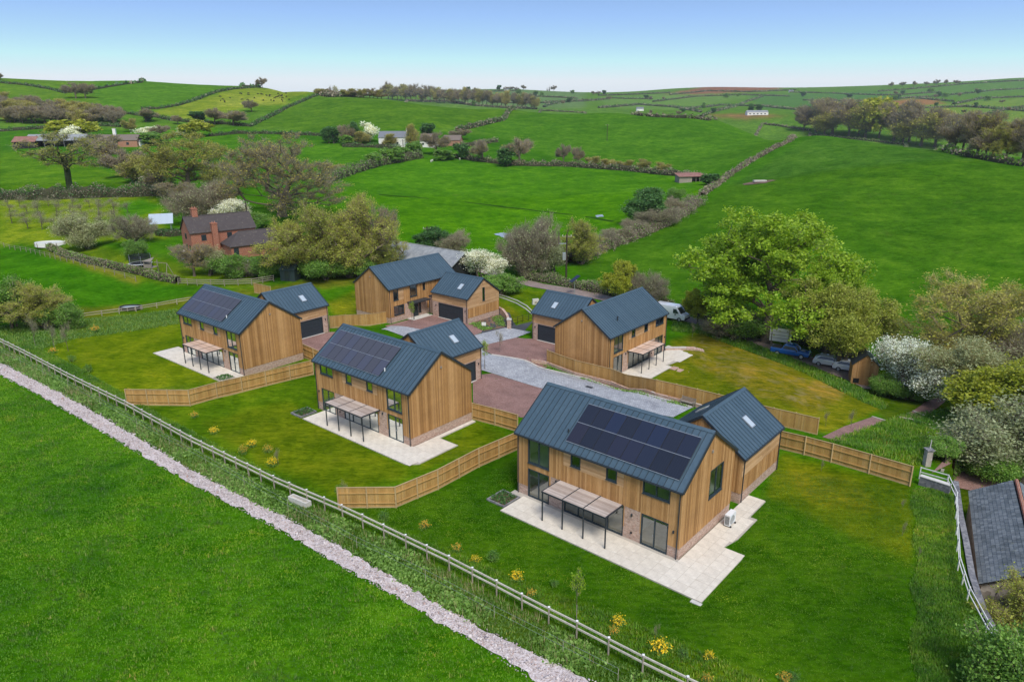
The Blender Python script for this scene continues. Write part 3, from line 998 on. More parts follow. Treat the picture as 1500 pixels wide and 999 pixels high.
def build_house(key, label):
    x, y, z, a, m = HOUSES[key]
    root = thing('house', label, 'house', (x, y, z), R(a), 'timber-clad houses of the new close')
    sd = ord(key) * 10
    F = Face('y', -HD, m); B = Face('y', HD, m); GR = Face('x', HL, m); GL = Face('x', -HL, m)
    fh = [o[:4] for o in FRONT]; bh = [o[:4] for o in BACK]; gh = [o[:4] for o in GABLE]
    bdoor = (-2.3, -1.25, .04, 2.2)
    # --- brick plinth and piers, wall core, lining, floors
    brk, core, lin = MB(), MB(), MB()
    brick_front = [(-HL, HL, -.3, .85), (-3.75, -2.6, .85, 2.46), (2.72, 4.0, .85, 2.46)]
    for r_ in brick_front:
        for c in cells(*r_, fh): F.box(brk, *c, -.02, .015)
    for r_ in [(-HL, HL, -.3, .85), (-4.0, .6, .85, 2.46)]:
        for c in cells(*r_, bh + [bdoor]): B.box(brk, *c, -.02, .015)
    for G in (GR, GL):
        G.box(brk, -HD - .012, HD + .012, -.3, .85, -.02, .015)
    for face, hl, hs in ((F, HL, fh), (B, HL, bh + [bdoor])):
        for c in cells(-hl + .02, hl - .02, 0, HE, hs):
            face.box(core, *c, -.12, -.022); face.box(lin, *c, -.22, -.122)
    for G, hs in ((GR, gh), (GL, [])):
        for c in cells(-HD + .02, HD - .02, 0, HE, hs):
            G.box(core, *c, -.12, -.022); G.box(lin, *c, -.22, -.122)
        P = [G.pt(-HD + .02, HE, -.12), G.pt(HD - .02, HE, -.12), G.pt(0, HR - .16, -.12)]
        Q = [G.pt(-HD + .02, HE, -.022), G.pt(HD - .02, HE, -.022), G.pt(0, HR - .16, -.022)]
        core.poly(P); core.poly(Q[::-1])
    lin.box(-HL + .3, HL - .3, .25, .35, .05, HE)                   # spine wall
    lin.box(-HL + .2, HL - .2, -HD + .2, HD - .2, 2.52, 2.74)       # upper floor
    lin.box(-HL + .2, HL - .2, -HD + .2, HD - .2, HE - .02, HE + .06)
    for u in (-3.1, 3.3):
        lin.box((u - .05) * m, (u + .05) * m, -HD + .25, HD - .25, .04, HE - .05)
    brk.build('brick_plinth', M['brick'], root)
    w = core.build('wall', M['membrane'], root)
    lin.build('lining', M['lining'], w)
    fl = MB(); fl.box(-HL + .1, HL - .1, -HD + .1, HD - .1, -.25, .03); fl.build('floor', M['oak_floor'], w)
    # --- cladding
    pan = (-2.57, 2.57, 3.82, 5.12)
    cv = MB()
    lowb = [(-HL, HL, 0, .85), (-3.75, -2.6, 0, 2.46), (2.72, 4.0, 0, 2.46)]
    boards(cv, F, -HL - .035, HL + .035, .85, HE - .02, fh + lowb + [pan], seed=sd)
    boards(cv, B, -HL - .035, HL + .035, .85, HE - .02, bh + [bdoor, (-4.0, .6, 0, 2.46), (-5.1, -4.1, 3.2, 5.1)], seed=sd + 1)
    for k, (G, hs) in enumerate(((GR, gh), (GL, []))):
        boards(cv, G, -HD, HD, .85, 0, hs, seed=sd + 2 + k, topf=lambda q: top_of('g', q))
    o = cv.build('cladding', M['larch'], root); o['kind'] = 'stuff'
    ch = MB()
    boards(ch, F, *pan, fh, True, .15, sd + 5)
    boards(ch, B, -5.1, -4.1, 3.2, 5.1, bh, True, .15, sd + 6)
    o = ch.build('cladding', M['larch_h'], root); o['kind'] = 'stuff'
    for face, lst in ((F, FRONT), (B, BACK), (GR, GABLE)):
        for q in lst:
            opening(root, face, *q[:4], 'o', q[4], q[5])
    # --- front door with canopy on the drive side
    d = MB(); B.box(d, *bdoor, -.06, .02); B.box(d, bdoor[0] + .15, bdoor[1] - .5, .25, 1.9, .02, .03)
    o = d.build('front_door', M['trim'], root)
    d = MB(); B.box(d, -1.42, -1.38, .8, 1.5, .03, .08); d.build('handle', M['steel'], o)
    d = MB(); B.box(d, -3.5, .16, 2.46, 2.62, .02, 1.35); o = d.build('porch_canopy', M['trim'], root)
    for u in (-.05, -3.35):
        d = MB(); B.box(d, u - .04, u + .04, 0, 2.46, 1.2, 1.28); d.build('post', M['trim'], o)
    d = MB(); B.box(d, -3.6, .3, -.3, .06, .03, 1.5); d.build('doorstep', M['kerb'], root)
    # --- roof
    ov = .13
    rl = (3.94 + ov) / math.cos(TH)
    ez = HE - ov * SL
    rb = MB()
    X = HL + .14
    for s in (-1, 1):
        P = [(-X, s * (3.94 + ov), ez - .11), (X, s * (3.94 + ov), ez - .11), (X, 0, HR - .11), (-X, 0, HR - .11)]
        Q = [(p[0], p[1], p[2] + .10) for p in P]
        if s > 0: P, Q = P[::-1], Q[::-1]
        rb.hexa(P, Q)
    roof = rb.build('roof', M['trim'], root)
    slope(roof, (-X, -(3.94 + ov), ez), 0, 2 * X, rl - .03)
    slope(roof, (X, 3.94 + ov, ez), math.pi, 2 * X, rl - .03)
    d = MB()
    for s in (-1, 1):
        P = [(-X - .01, s * .2, HR - .2 * SL + .06), (X + .01, s * .2, HR - .2 * SL + .06), (X + .01, 0, HR + .075), (-X - .01, 0, HR + .075)]
        Q = [(p[0], p[1], p[2] + .02) for p in P]
        if s > 0: P, Q = P[::-1], Q[::-1]
        d.hexa(P, Q)
    d.build('ridge_cap', M['zinc'], roof)
    for s in (-1, 1):
        d = MB()
        for t in (-1, 1):
            d.beam((s * (X + .02), t * (3.94 + ov), ez - .03), (s * (X + .02), 0, HR - .03), .05, .2)
        d.build('verge_trim', M['trim'], roof)
        d = MB()
        d.box(-X, X, s * (3.94 + ov + .002), s * (3.94 + ov + .11), ez - .10, ez - .005)
        d.build('gutter', M['trim'], roof)
    for u, s in ((-HL + .12, -1), (HL - .12, -1), (-HL + .12, 1), (HL - .12, 1)):
        d = MB()
        d.tube((u, s * (HD + .10), .02), (u, s * (HD + .10), HE - .12), .04, n=7)
        d.tube((u, s * (HD + .10), HE - .12), (u, s * (3.94 + ov + .05), ez - .08), .04, n=7)
        d.build('downpipe', M['trim'], root)
    # --- small fittings on the walls
    for u, zz in ((3.35, 1.9), (-3.2, 2.15), (6.55, 1.9)):
        d = MB(); F.box(d, u - .05, u + .05, zz, zz + .2, .04, .14); d.build('wall_lamp', M['trim'], root)
    d = MB(); F.box(d, 3.3, 3.42, .55, .68, .02, .09); d.build('wall_socket', M['black'], root)
    for u in (-.6, .25):
        d = MB(); F.box(d, u - .045, u + .045, 4.95, 5.05, .04, .10); d.build('vent', M['trim'], root)
    for G in (GR, GL):
        d = MB(); G.box(d, -.12, .05, 6.45, 6.62, .04, .12); d.build('vent', M['grey_wood'], root)
    # --- solar panels on the garden side
    if key in 'ABC':
        x0 = -2.65 if m > 0 else -6.62
        if '_pv' not in globals():
            mb = MB()
            mb.box(0, 1.13, 0, 1.69, .03, .055, 0)
            mb.box(.02, 1.11, .02, 1.67, .0551, .0575, 1)
            globals()['_pv'] = mb.mesh('solar_panel', [M['black'], M['pv']]); globals()['_pv_skygrey'] = mb.mesh('solar_panel', [M['black'], M['pv_sky']])
        s0 = (3.94 + ov - 3.45) / math.cos(TH)
        for r_ in range(2):
            for k in range(8):
                d = s0 + r_ * 1.715
                o = link('solar_panel', globals()['_pv' if key == 'A' else '_pv_skygrey'], root)  # houses B and C get the cells with the painted sky reflection
                off = .075
                o.location = (x0 + k * 1.145, -(3.94 + ov) + d * math.cos(TH) - math.sin(TH) * off, ez + d * math.sin(TH) + math.cos(TH) * off)
                o.rotation_euler = (TH, 0, 0)
        for dd in (s0 - .06, s0 + 1.69, s0 + 3.405):
            mr = MB(); mr.box(0, 9.14, 0, .03, .05, .062)
            o = mr.build('mounting_rail', M['steel'], root)
            o.location = (x0, -(3.94 + ov) + dd * math.cos(TH) - math.sin(TH) * .075, ez + dd * math.sin(TH) + math.cos(TH) * .075)
            o.rotation_euler = (TH, 0, 0)
        d = MB(); d.tube((x0 + 9.25 if m < 0 else x0 - .25, -2.9, 5.85), (x0 + 9.25 if m < 0 else x0 - .25, -2.9, 6.25), .06, n=8)
        d.build('vent_pipe', M['white_metal'] if m < 0 else M['trim'], root)
    if key == 'D':
        d = MB(); d.tube((-3.2, -2.6, 6.0), (-3.2, -2.6, 6.55), .07, n=8); d.tube((-3.2, -2.6, 6.55), (-3.2, -2.6, 6.7), .11, n=8)
        d.build('vent_pipe', M['trim'], root)
    # --- garage wing
    U0, U1, Y0, Y1, GE = .1, 7.0, 5.62, 13.0, 3.85
    um = (U0 + U1) / 2
    GR_ = GE + (U1 - U0) / 2 * SL
    S0 = Face('x', U0, m); S0.k = 'g-'          # door side, faces the drive
    S1 = Face('x', U1, m)
    N0 = Face('y', Y0, m); N1 = Face('y', Y1, m)
    class FB:                                   # near gable looks back towards the house (-y)
        def __init__(s, f): s.f = f
        def pt(s, u, zz, n): return s.f.pt(u, zz, -n)
        def box(s, mb, u0, u1, z0, z1, n0, n1, mat=0): s.f.box(mb, u0, u1, z0, z1, -n0, -n1, mat)
    N0 = FB(N0)
    gd = (7.0, 12.0, .05, 2.25)
    gw = (um - .25, um + .25, 2.9, 4.9)
    brk, core = MB(), MB()
    for c in cells(Y0 - .012, Y1 + .012, -.3, 2.42, [(gd[0], gd[1], -1, gd[3])]): S0.box(brk, *c, -.02, .015)
    S1.box(brk, Y0 - .012, Y1 + .012, -.5, .85, -.02, .015)
    for N in (N0, N1): N.box(brk, U0, U1, -.5, .85, -.02, .014)
    for c in cells(Y0 + .02, Y1 - .02, 0, GE, [gd]): S0.box(core, *c, -.2, -.022)
    S1.box(core, Y0 + .02, Y1 - .02, 0, GE, -.2, -.022)
    tg = lambda q: GE + ((U1 - U0) / 2 + .06 - abs(q - um)) * SL - .10
    for N in (N0, N1):
        for c in cells(U0 + .02, U1 - .02, 0, GE, [gw] if N is N1 else []): N.box(core, *c, -.2, -.022)
        hz0 = [q for q in (GE,)]
        if N is N1:
            for sgn in (-1, 1):
                P = [N.pt(um + sgn * .25, GE, -.03), N.pt(um + sgn * 3.4, GE, -.03), N.pt(um + sgn * .25, GR_ - .35, -.03)]
                core.poly(P)
            core.poly([N.pt(um - .25, 4.9, -.03), N.pt(um + .25, 4.9, -.03), N.pt(um + .25, GR_ - .35, -.03), N.pt(um, GR_ - .17, -.03), N.pt(um - .25, GR_ - .35, -.03)])
        else:
            core.poly([N.pt(U0 + .04, GE, -.03), N.pt(U1 - .04, GE, -.03), N.pt(um, GR_ - .17, -.03)])
    brk.build('garage_plinth', M['brick'], root)
    core.build('garage_wall', M['membrane'], root)
    cv, ch = MB(), MB()
    boards(ch, S0, Y0 - .03, Y1 + .03, 2.42, GE - .03, [], True, .15, sd + 11)
    boards(cv, S1, Y0 - .03, Y1 + .03, .85, 2.25, [], seed=sd + 12)
    boards(ch, S1, Y0 - .03, Y1 + .03, 2.25, GE - .03, [], True, .15, sd + 13)
    boards(cv, N1, U0, U1, .85, 2.25, [], seed=sd + 14)
    boards(ch, N1, U0, U1, 2.25, GR_ - .2, [gw], True, .15, sd + 15, topf=tg)
    boards(cv, N0, U0, U1, .85, 0, [], seed=sd + 16, topf=tg)
    o = cv.build('garage_cladding', M['larch'], root); o['kind'] = 'stuff'
    o = ch.build('garage_cladding', M['larch_h'], root); o['kind'] = 'stuff'
    opening(root, N1, *gw, 'o', 'window', 1)
    # sectional door: four leaves
    d = MB(); S0.box(d, gd[0] - .06, gd[0], .0, gd[3] + .06, -.05, .025); S0.box(d, gd[1], gd[1] + .06, .0, gd[3] + .06, -.05, .025); S0.box(d, gd[0], gd[1], gd[3], gd[3] + .06, -.05, .025)
    do = d.build('garage_door', M['trim'], root)
    for k in range(4):
        d = MB(); h = (gd[3] - gd[2]) / 4
        S0.box(d, gd[0], gd[1], gd[2] + k * h + .008, gd[2] + (k + 1) * h - .004, -.10, -.05)
        d.build('door_section', M['door_panel'], do)
    d = MB(); S0.box(d, gd[0] - .1, gd[1] + .1, -.2, .05, -.1, .16); d.build('door_sill', M['kerb'], do)
    for yy in (6.4, 12.5):
        d = MB(); S0.box(d, yy - .05, yy + .05, 1.75, 1.95, .02, .12); d.build('wall_lamp', M['trim'], root)
    hw = (U1 - U0) / 2 + .16
    ge = GE - .10 * SL - .03
    gl = hw / math.cos(TH)
    gr = ge + hw * SL
    rb = MB()
    YA, YB = Y0 - .12, Y1 + .14
    for s in (-1, 1):
        P = [((um + s * hw) * m, YA, ge - .10), ((um + s * hw) * m, YB, ge - .10), (um * m, YB, gr - .10), (um * m, YA, gr - .10)]
        Q = [(p[0], p[1], p[2] + .095) for p in P]
        if s * m < 0: P, Q = P[::-1], Q[::-1]
        rb.hexa(P, Q)
    groof = rb.build('garage_roof', M['trim'], root)
    slope(groof, (um * m + hw, YA, ge), math.pi / 2, YB - YA, gl - .03)
    slope(groof, (um * m - hw, YB, ge), -math.pi / 2, YB - YA, gl - .03)
    d = MB()
    for s in (-1, 1):
        d.hexa(*[[(um * m + (s * .2 if k in (0, 1) else 0), (YA - .01, YB + .01, YB + .01, YA - .01)[k], gr + (.06 - .2 * SL if k in (0, 1) else .075) + dz) for k in ((0, 1, 2, 3) if s > 0 else (3, 2, 1, 0))] for dz in (0, .02)])
    d.build('ridge_cap', M['zinc'], groof)
    for yy in (YA - .02, YB + .02):
        d = MB()
        for t in (-1, 1):
            d.beam((um * m + t * hw, yy, ge - .03), (um * m, yy, gr - .03), .05, .19)
        d.build('verge_trim', M['trim'], groof)
    for s in (-1, 1):
        d = MB(); xx = um * m + s * (hw + .06); d.box(xx - .055, xx + .055, YA, YB, ge - .10, ge - .006); d.build('gutter', M['trim'], groof)
    for uu, yy in ((U0 - .1, Y1 - .15), (U1 + .1, Y0 + .15), (U1 + .1, Y1 - .2)):
        d = MB(); d.tube((uu * m, yy, .02), (uu * m, yy, GE - .15), .04, n=7); d.build('downpipe', M['trim'], root)
    # rooflight on each slope
    for s in (-1, 1):
        ds = gl * .46
        o = MB(); o.box(-.36, .36, -.55, .55, .02, .11)
        rl_ = o.build('rooflight', M['steel'], root)
        px_, pz_ = um * m + s * (hw - ds * math.cos(TH)), ge + ds * math.sin(TH)
        rl_.location = (px_, Y0 + (Y1 - Y0) * (.55 if key == 'A' else .63), pz_); rl_.rotation_euler = (TH, 0, s * math.pi / 2)
        o = MB(); o.box(-.29, .29, -.48, .48, .11, .118); o.build('pane', M['sky_glass'], rl_)
    # flat-roofed link between house and garage
    d = MB(); d.box(1.0 * m, 6.0 * m, HD + .02, Y0 - .02, -.2, 2.62); d.build('link_wall', M['brick'], root)
    d = MB(); d.box(.9 * m, 6.1 * m, HD + .05, Y0 - .045, 2.62, 2.78); d.build('link_roof', M['trim'], root)
    return root

def skyglass():
    t = NT('rooflight_glass', .08, .9)
    t.color((.42, .48, .52))
    return t.mat
M['sky_glass'] = skyglass()

build_house('A', 'nearest timber-clad house with shiny dark blue solar panels on its garden roof')
build_house('B', 'middle timber-clad house with solar panels painted grey for sky reflection, beside the nearest house')
build_house('C', 'far left timber-clad house with solar panels painted grey for sky reflection, beside the bright meadow')
build_house('D', 'right-hand timber-clad house without solar panels, patio facing the brown garden')
build_house('E', 'rear timber-clad house with porch canopy and wide garage door facing the drive')

# ---------------------------------------------------------------- patios with their slabs
def patio(h, outline, single, sx=.9, sy=.9, dz=.0):
    x, y, z, a, m = HOUSES[h]
    W = lp(h, outline)
    base = thing('patio', None, None, (x, y, z), R(a))
    base['kind'] = 'structure'
    me = bpy.data.meshes.new('paving_base')
    P = [(u * m, v) for u, v in outline]
    if m < 0: P = P[::-1]
    bm = bmesh.new()
    top = [bm.verts.new((u, v, .045)) for u, v in P]; bot = [bm.verts.new((u, v, -.45)) for u, v in P]
    area = sum(P[i][0] * P[(i + 1) % len(P)][1] - P[(i + 1) % len(P)][0] * P[i][1] for i in range(len(P)))
    bm.faces.new(top)
    for i in range(len(P)):
        j = (i + 1) % len(P)
        bm.faces.new((top[i], bot[i], bot[j], top[j]))
    bmesh.ops.recalc_face_normals(bm, faces=bm.faces)
    bmesh.ops.triangulate(bm, faces=bm.faces)
    bm.to_mesh(me); bm.free()
    me.materials.append(M['mortar'])
    link('paving_base', me, base)
    xs, ys = [p[0] for p in P], [p[1] for p in P]
    sl = MB(); sl.box(.006, sx - .006, .006, sy - .006, .046, .078)
    slm = sl.mesh('paving_slab', M['slab'])
    allm = MB()
    r = random.Random(h)
    v = min(ys)
    row = 0
    while v < max(ys) - .02:
        u = min(xs) - .01
        while u < max(xs):
            # clip the slab against the outline column by column
            ua, ub, va, vb = u, u + sx, v, min(v + sy, max(ys))
            cu = [q for q in np.linspace(ua, ub, 10) if in_poly(np.array([q]), np.array([(va + vb) / 2]), P)[0]]
            if len(cu) >= 3:
                ua2, ub2 = min(cu), max(cu)
                full = len(cu) == 10 and vb - va > sy - .01
                k = r.random() * .006
                if single:
                    if full:
                        o = link('paving_slab', slm, base, (ua, va, k))
                    else:
                        q = MB(); q.box(ua2 + .006, ub2 - .006, va + .006, vb - .006, .046, .078); q.build('paving_slab', M['slab'], base, (0, 0, k))
                else:
                    allm.box(ua2 + .006, ub2 - .006, va + .006, vb - .006, .046, .078 + k)
            u += sx
        v += sy
        row += 1
    if not single:
        o = allm.build('paving_slabs', M['slab'], base); o['kind'] = 'stuff'
    return base

patio('A', [(-6.15, -6.9), (10.2, -6.9), (10.2, -1.0), (8.6, -1.0), (9.0, 1.0), (9.0, 4.3), (8.45, 4.3), (8.45, 7.2), (7.25, 7.2), (7.05, 7.2), (7.05, -3.85), (-7.3, -3.85), (-7.3, -4.45), (-6.15, -4.45)], True)
patio('B', [(5.95, -6.5), (5.95, -3.85), (-7.05, -3.85), (-7.05, 3.8), (-7.6, 3.8), (-7.6, -1.0), (-9.9, -1.0), (-9.9, -5.7), (-9.1, -6.5)], True)
patio('C', [(9.7, -6.6), (9.7, -3.4), (7.2, -3.4), (7.2, -3.85), (-7.1, -3.85), (-7.1, -6.6)], False)
patio('D', [(-5.5, -7.7), (1.7, -7.7), (1.7, -7.0), (7.4, -7.7), (9.2, -3.3), (7.3, -3.3), (7.1, -3.85), (-5.5, -3.85)], False)

# ---------------------------------------------------------------- pergolas over the garden doors
def pergola(h, label, mat):
    x, y, z, a, m = HOUSES[h]
    t = thing('pergola', label, 'pergola', (x, y, z), R(a), 'slatted pergolas over the patio doors')
    us = [-2.84, -1.03, .77, 2.6]
    for u in us:
        d = MB(); d.box(u * m - .04, u * m + .04, -6.04, -5.96, .06, 2.5); d.build('post', M['trim'], t)
        d = MB(); d.box(u * m - .035, u * m + .035, -5.955, -3.91, 2.42, 2.53); d.build('rafter', M['trim'], t)
    d = MB(); d.box(us[0] * m - .04, us[-1] * m + .04, -6.1, -6.045, 2.40, 2.5); d.build('front_beam', M['trim'], t)
    for k in range(3):
        ua, ub = sorted((us[k] * m, us[k + 1] * m))
        d = MB()
        n = 24
        for i in range(n):
            yy = -6.04 + i * (2.1 / n)
            d.box(ua + .045, ub - .045, yy, yy + .058, 2.455, 2.52)
        o = d.build('slat_panel', mat, t); o['kind'] = 'stuff'
    return t
pergola('A', 'weathered slatted pergola on the patio of the nearest house', M['slat_wood'])
pergola('B', 'slatted pergola on the patio of the middle house', M['slat_wood'])
pergola('C', 'pale pinkish slatted pergola on the far left patio', M['slat_new'])
pergola('D', 'pale pinkish slatted pergola on the patio by the brown garden', M['slat_new'])
# ---------------------------------------------------------------- fences and walls
def resample(pts, step):
    out = [np.array(pts[0], float)]
    for a, b in zip(pts[:-1], pts[1:]):
        a, b = np.array(a, float), np.array(b, float)
        n = max(1, round(np.hypot(*(b - a)) / step))
        out += [a + (b - a) * k / n for k in range(1, n + 1)]
    return out

def closeboard(label, pts, h=1.75, rails_to_cam=True, step=2.5, seed=0, base=0.):
    P = resample(pts, step)
    L = np.array([P[0][0], P[0][1], hz(*P[0]) + base])
    t = thing('board_fence', label, 'fence', tuple(L), 0, 'close-boarded garden fences')
    r = random.Random(seed)
    q = [np.array([p[0], p[1], hz(p[0], p[1]) + base]) - L for p in P]
    for a in q:
        d = MB(); d.box(a[0] - .05, a[0] + .05, a[1] - .05, a[1] + .05, a[2] - .4, a[2] + h + .04); d.build('post', M['fence_rail'], t)
    for a, b in zip(q[:-1], q[1:]):
        dv = b - a; ln = math.hypot(dv[0], dv[1]); u = dv / ln
        n = np.array([-u[1], u[0], 0])
        mid = (a + b) / 2 + L
        if (n[0] * -mid[0] + n[1] * -mid[1]) > 0: n = -n       # n points away from the viewer's side of the plot
        off = n * .045 if rails_to_cam else -n * .075
        d = MB()
        k = max(1, round(ln / .125)); w = ln / k
        for i in range(k):
            p0, p1 = a + dv * (i / k), a + dv * ((i + 1) / k)
            o = off + n * (.006 if i % 2 else 0) * (1 if rails_to_cam else -1)
            e = u * .004
            top = h - .05 + r.uniform(-.012, .012)
            c = [p0 + o + e, p1 + o - e, p1 + o - e + n * .018, p0 + o + e + n * .018]
            B = [(v[0], v[1], v[2] + .12) for v in c]; T = [(v[0], v[1], v[2] + top) for v in c]
            if np.cross((c[1] - c[0])[:2], (c[3] - c[0])[:2]) < 0: B, T = B[::-1], T[::-1]
            d.hexa(B, T)
        o = d.build('board_panel', M['fence_wood'], t); o['kind'] = 'stuff'
        for zz in (.42, 1.25):
            d = MB(); z3 = np.array([0, 0, zz]); ro = n * .0
            d.beam(a + z3 + ro + u * .05, b + z3 + ro - u * .05, .05, .07); d.build('rail', M['fence_wood'], t)
        d = MB(); d.beam(a + off + n * .01 + np.array([0, 0, h - .02]), b + off + n * .01 + np.array([0, 0, h - .02]), .085, .04); d.build('capping', M['fence_rail'], t)
        d = MB(); d.beam(a + off + np.array([0, 0, .03]), b + off + np.array([0, 0, .03]), .03, .18); d.build('gravel_board', M['fence_rail'], t)
    return t

closeboard('close-boarded fence between the far left and middle gardens', gpx((186, 588), (278, 590), (318, 579), (390, 562), (459, 546)), seed=1)
closeboard('close-boarded fence between the middle and nearest gardens, curving down to the track', gpx((494, 742), (578, 742), (640, 716), (700, 684), (757, 659)), seed=2)
closeboard('short close-boarded fence beside the red drive behind the middle garden', gpx((691, 614), (724, 623), (757, 633)), seed=3)
closeboard('long close-boarded fence on a low wall beside the sett road', gpx((801, 532), (842, 548), (895, 562), (960, 580), (1050, 603), (1130, 625), (1195, 641)), rails_to_cam=False, seed=4)
closeboard('close-boarded fence behind the lawn of the nearest house', gpx((1138, 661), (1215, 682), (1270, 699), (1330, 718)), seed=5)
closeboard('close-boarded fence beside the gable of the rear house', gpx((484, 478), (530, 475), (567, 471)), rails_to_cam=False, seed=6)
closeboard('small pale fence behind the garage of the far left house', gpx((374, 425), (398, 431)), rails_to_cam=False, seed=7)
closeboard('short fence stub at the gable corner of the far left house', gpx((445, 521), (460, 528), (468, 532)), seed=8)

def rail_fence(label, pts, name='rail_fence', h=1.15, rails=(1.06, .68), step=1.85, mat='old_wood', post='grey_wood', rw=.04, rh=.09, pw=.09, caps=False, group='post-and-rail fences', over=.06, extra=0.):
    P = resample(pts, step)
    L = np.array([P[0][0], P[0][1], hz(*P[0]) + extra])
    t = thing(name, label, 'fence', tuple(L), 0, group)
    r = random.Random(label)
    q = [np.array([p[0], p[1], hz(p[0], p[1]) + extra]) - L for p in P]
    for a in q:
        d = MB(); j = r.uniform(-.03, .03)
        w = pw / 2
        d.hexa([(a[0] - w, a[1] - w, a[2] - .4), (a[0] + w, a[1] - w, a[2] - .4), (a[0] + w, a[1] + w, a[2] - .4), (a[0] - w, a[1] + w, a[2] - .4)],
               [(a[0] - w + j, a[1] - w, a[2] + h), (a[0] + w + j, a[1] - w, a[2] + h), (a[0] + w + j, a[1] + w, a[2] + h), (a[0] - w + j, a[1] + w, a[2] + h)])
        o = d.build('post', M[post], t)
        if caps:
            d = MB(); d.box(a[0] - w - .02 + j, a[0] + w + .02 + j, a[1] - w - .02, a[1] + w + .02, a[2] + h, a[2] + h + .03); d.build('cap', M['white_paint'], o)
    for a, b in zip(q[:-1], q[1:]):
        for zz in rails:
            d = MB()
            d.beam(a + np.array([0, 0, zz + r.uniform(-.015, .015)]), b + np.array([0, 0, zz + r.uniform(-.015, .015)]), rw, rh)
            d.build('rail', M[mat], t)
    return t

rail_px = [(-60, 468), (0, 499), (100, 553), (184, 596), (280, 651), (400, 712), (500, 757), (592, 803), (655, 835), (761, 893), (840, 935), (936, 987), (1000, 1020), (1060, 1050)]
M['pale_rail'] = wood_mat('pale_rails', [(0, (.42, .38, .31)), (1, (.60, .56, .48))], grain=(1, 1, 1))
rail_fence('long weathered two-rail fence between the gardens and the stone track', gpx(*rail_px), mat='pale_rail', caps=True, rw=.07, rh=.10)
M['white_rail'] = plain('white_rail_paint', (.62, .61, .57), .6, .3)
RWALL = gpx((1344, 707), (1384, 719), (1396, 745), (1397, 790), (1399, 842), (1412, 887), (1438, 938), (1467, 979), (1502, 1035))
rail_fence('white two-rail fence curving along the wall by the slate-roofed barn', RWALL, mat='white_rail', post='white_rail', rw=.05, rh=.07, pw=.07, step=2.1, rails=(1.02, .62), h=1.06)
# stock wire between the rails and the track
def wire_fence(label, pts, step=6.5, h=.85):
    P = resample(pts, step)
    L = np.array([P[0][0], P[0][1], hz(*P[0])])
    t = thing('wire_fence', label, 'fence', tuple(L))
    q = [np.array([p[0], p[1], hz(p[0], p[1])]) - L for p in P]
    for a in q:
        d = MB(); d.tube(a + np.array([0, 0, -.3]), a + np.array([0, 0, h]), .016, n=6); d.build('post', M['old_wood'], t)
    for zz in (.5, .88):
        d = MB()
        for a, b in zip(q[:-1], q[1:]):
            d.tube(a + np.array([0, 0, zz]), b + np.array([0, 0, zz]), .006, n=4, cap=False)
        d.build('wire', M['steel'], t)
    return t
wire_fence('thin electric wire fence beside the stone track', gpx((0, 512), (100, 562), (200, 620), (300, 676), (420, 745), (520, 800), (620, 850), (720, 905), (820, 958), (900, 1000)))

def masonry(name, label, pts, h, th, mat, cap=None, z0=-.4, group=None, top=None):
    """free-standing wall along a line; top: fixed level"""
    P = resample(pts, 1.5)
    L = np.array([P[0][0], P[0][1], hz(*P[0])])
    t = thing(name, label, 'wall', tuple(L), 0, group)
    d, c = MB(), MB()
    zs = [hz(p[0], p[1]) for p in P]
    Z = [(top if top is not None else z + h) for z in zs]
    N = []
    for i in range(len(P)):
        a, b = P[max(i - 1, 0)], P[min(i + 1, len(P) - 1)]
        u = (b - a) / np.hypot(*(b - a)); N.append(np.array([-u[1], u[0]]))
    for i in range(len(P) - 1):
        for mb, w, za, zb in ((d, th / 2, None, None), (c, th / 2 + .04, 1, 1)):
            if mb is c and not cap: continue
            q = [P[i] + N[i] * w, P[i] - N[i] * w, P[i + 1] - N[i + 1] * w, P[i + 1] + N[i + 1] * w]
            zz = (i, i, i + 1, i + 1)
            if mb is d:
                Bt = [(v[0] - L[0], v[1] - L[1], min(zs[k], Z[k]) + z0 - L[2]) for v, k in zip(q, zz)]; Tp = [(v[0] - L[0], v[1] - L[1], Z[k] - L[2]) for v, k in zip(q, zz)]
            else:
                Bt = [(v[0] - L[0], v[1] - L[1], Z[k] - L[2] + .002) for v, k in zip(q, zz)]; Tp = [(v[0] - L[0], v[1] - L[1], Z[k] - L[2] + .07) for v, k in zip(q, zz)]
            mb.hexa(Bt, Tp)
    d.build('masonry', M[mat], t)
    if cap: c.build('coping', M[cap], t)
    return t

M['rubble'] = gravel_mat('rubble_stone', (.30, .25, .21), (.50, .44, .38), 4)
M['slate_stone'] = gravel_mat('grey_stone', (.13, .13, .14), (.26, .25, .25), 5)
masonry('retaining_wall', 'long rubble retaining wall beside the slate-roofed barn', WALL_LINE, 0, .3, 'rubble', 'slate_stone', z0=-3.6, top=.02)
masonry('garden_wall', 'low pinkish brick wall below the long fence by the sett road', gpx((778, 531), (801, 535), (842, 551), (895, 565), (960, 583), (1040, 605)), .42, .22, 'brick')
masonry('garden_wall', 'curved pinkish brick wall at the corner of the rear garage', gpx((728, 457), (737, 462), (743, 470), (746, 478)), .95, .3, 'brick', 'brick')
d_ = gpx((746, 481))[0]
t = thing('gate_pier', 'square brick pier ending the wall by the tarmac drive', 'pier', (d_[0], d_[1], hz(*d_)))
mb = MB(); mb.box(-.3, .3, -.3, .3, -.3, 1.35); mb.build('shaft', M['brick'], t)
mb = MB(); mb.box(-.36, .36, -.36, .36, 1.352, 1.45); mb.build('cap', M['kerb'], t)
masonry('garden_wall', 'short slate-grey stone wall between board fence and white rails', gpx((1344, 715), (1365, 722), (1388, 730)), .75, .35, 'slate_stone', 'kerb')

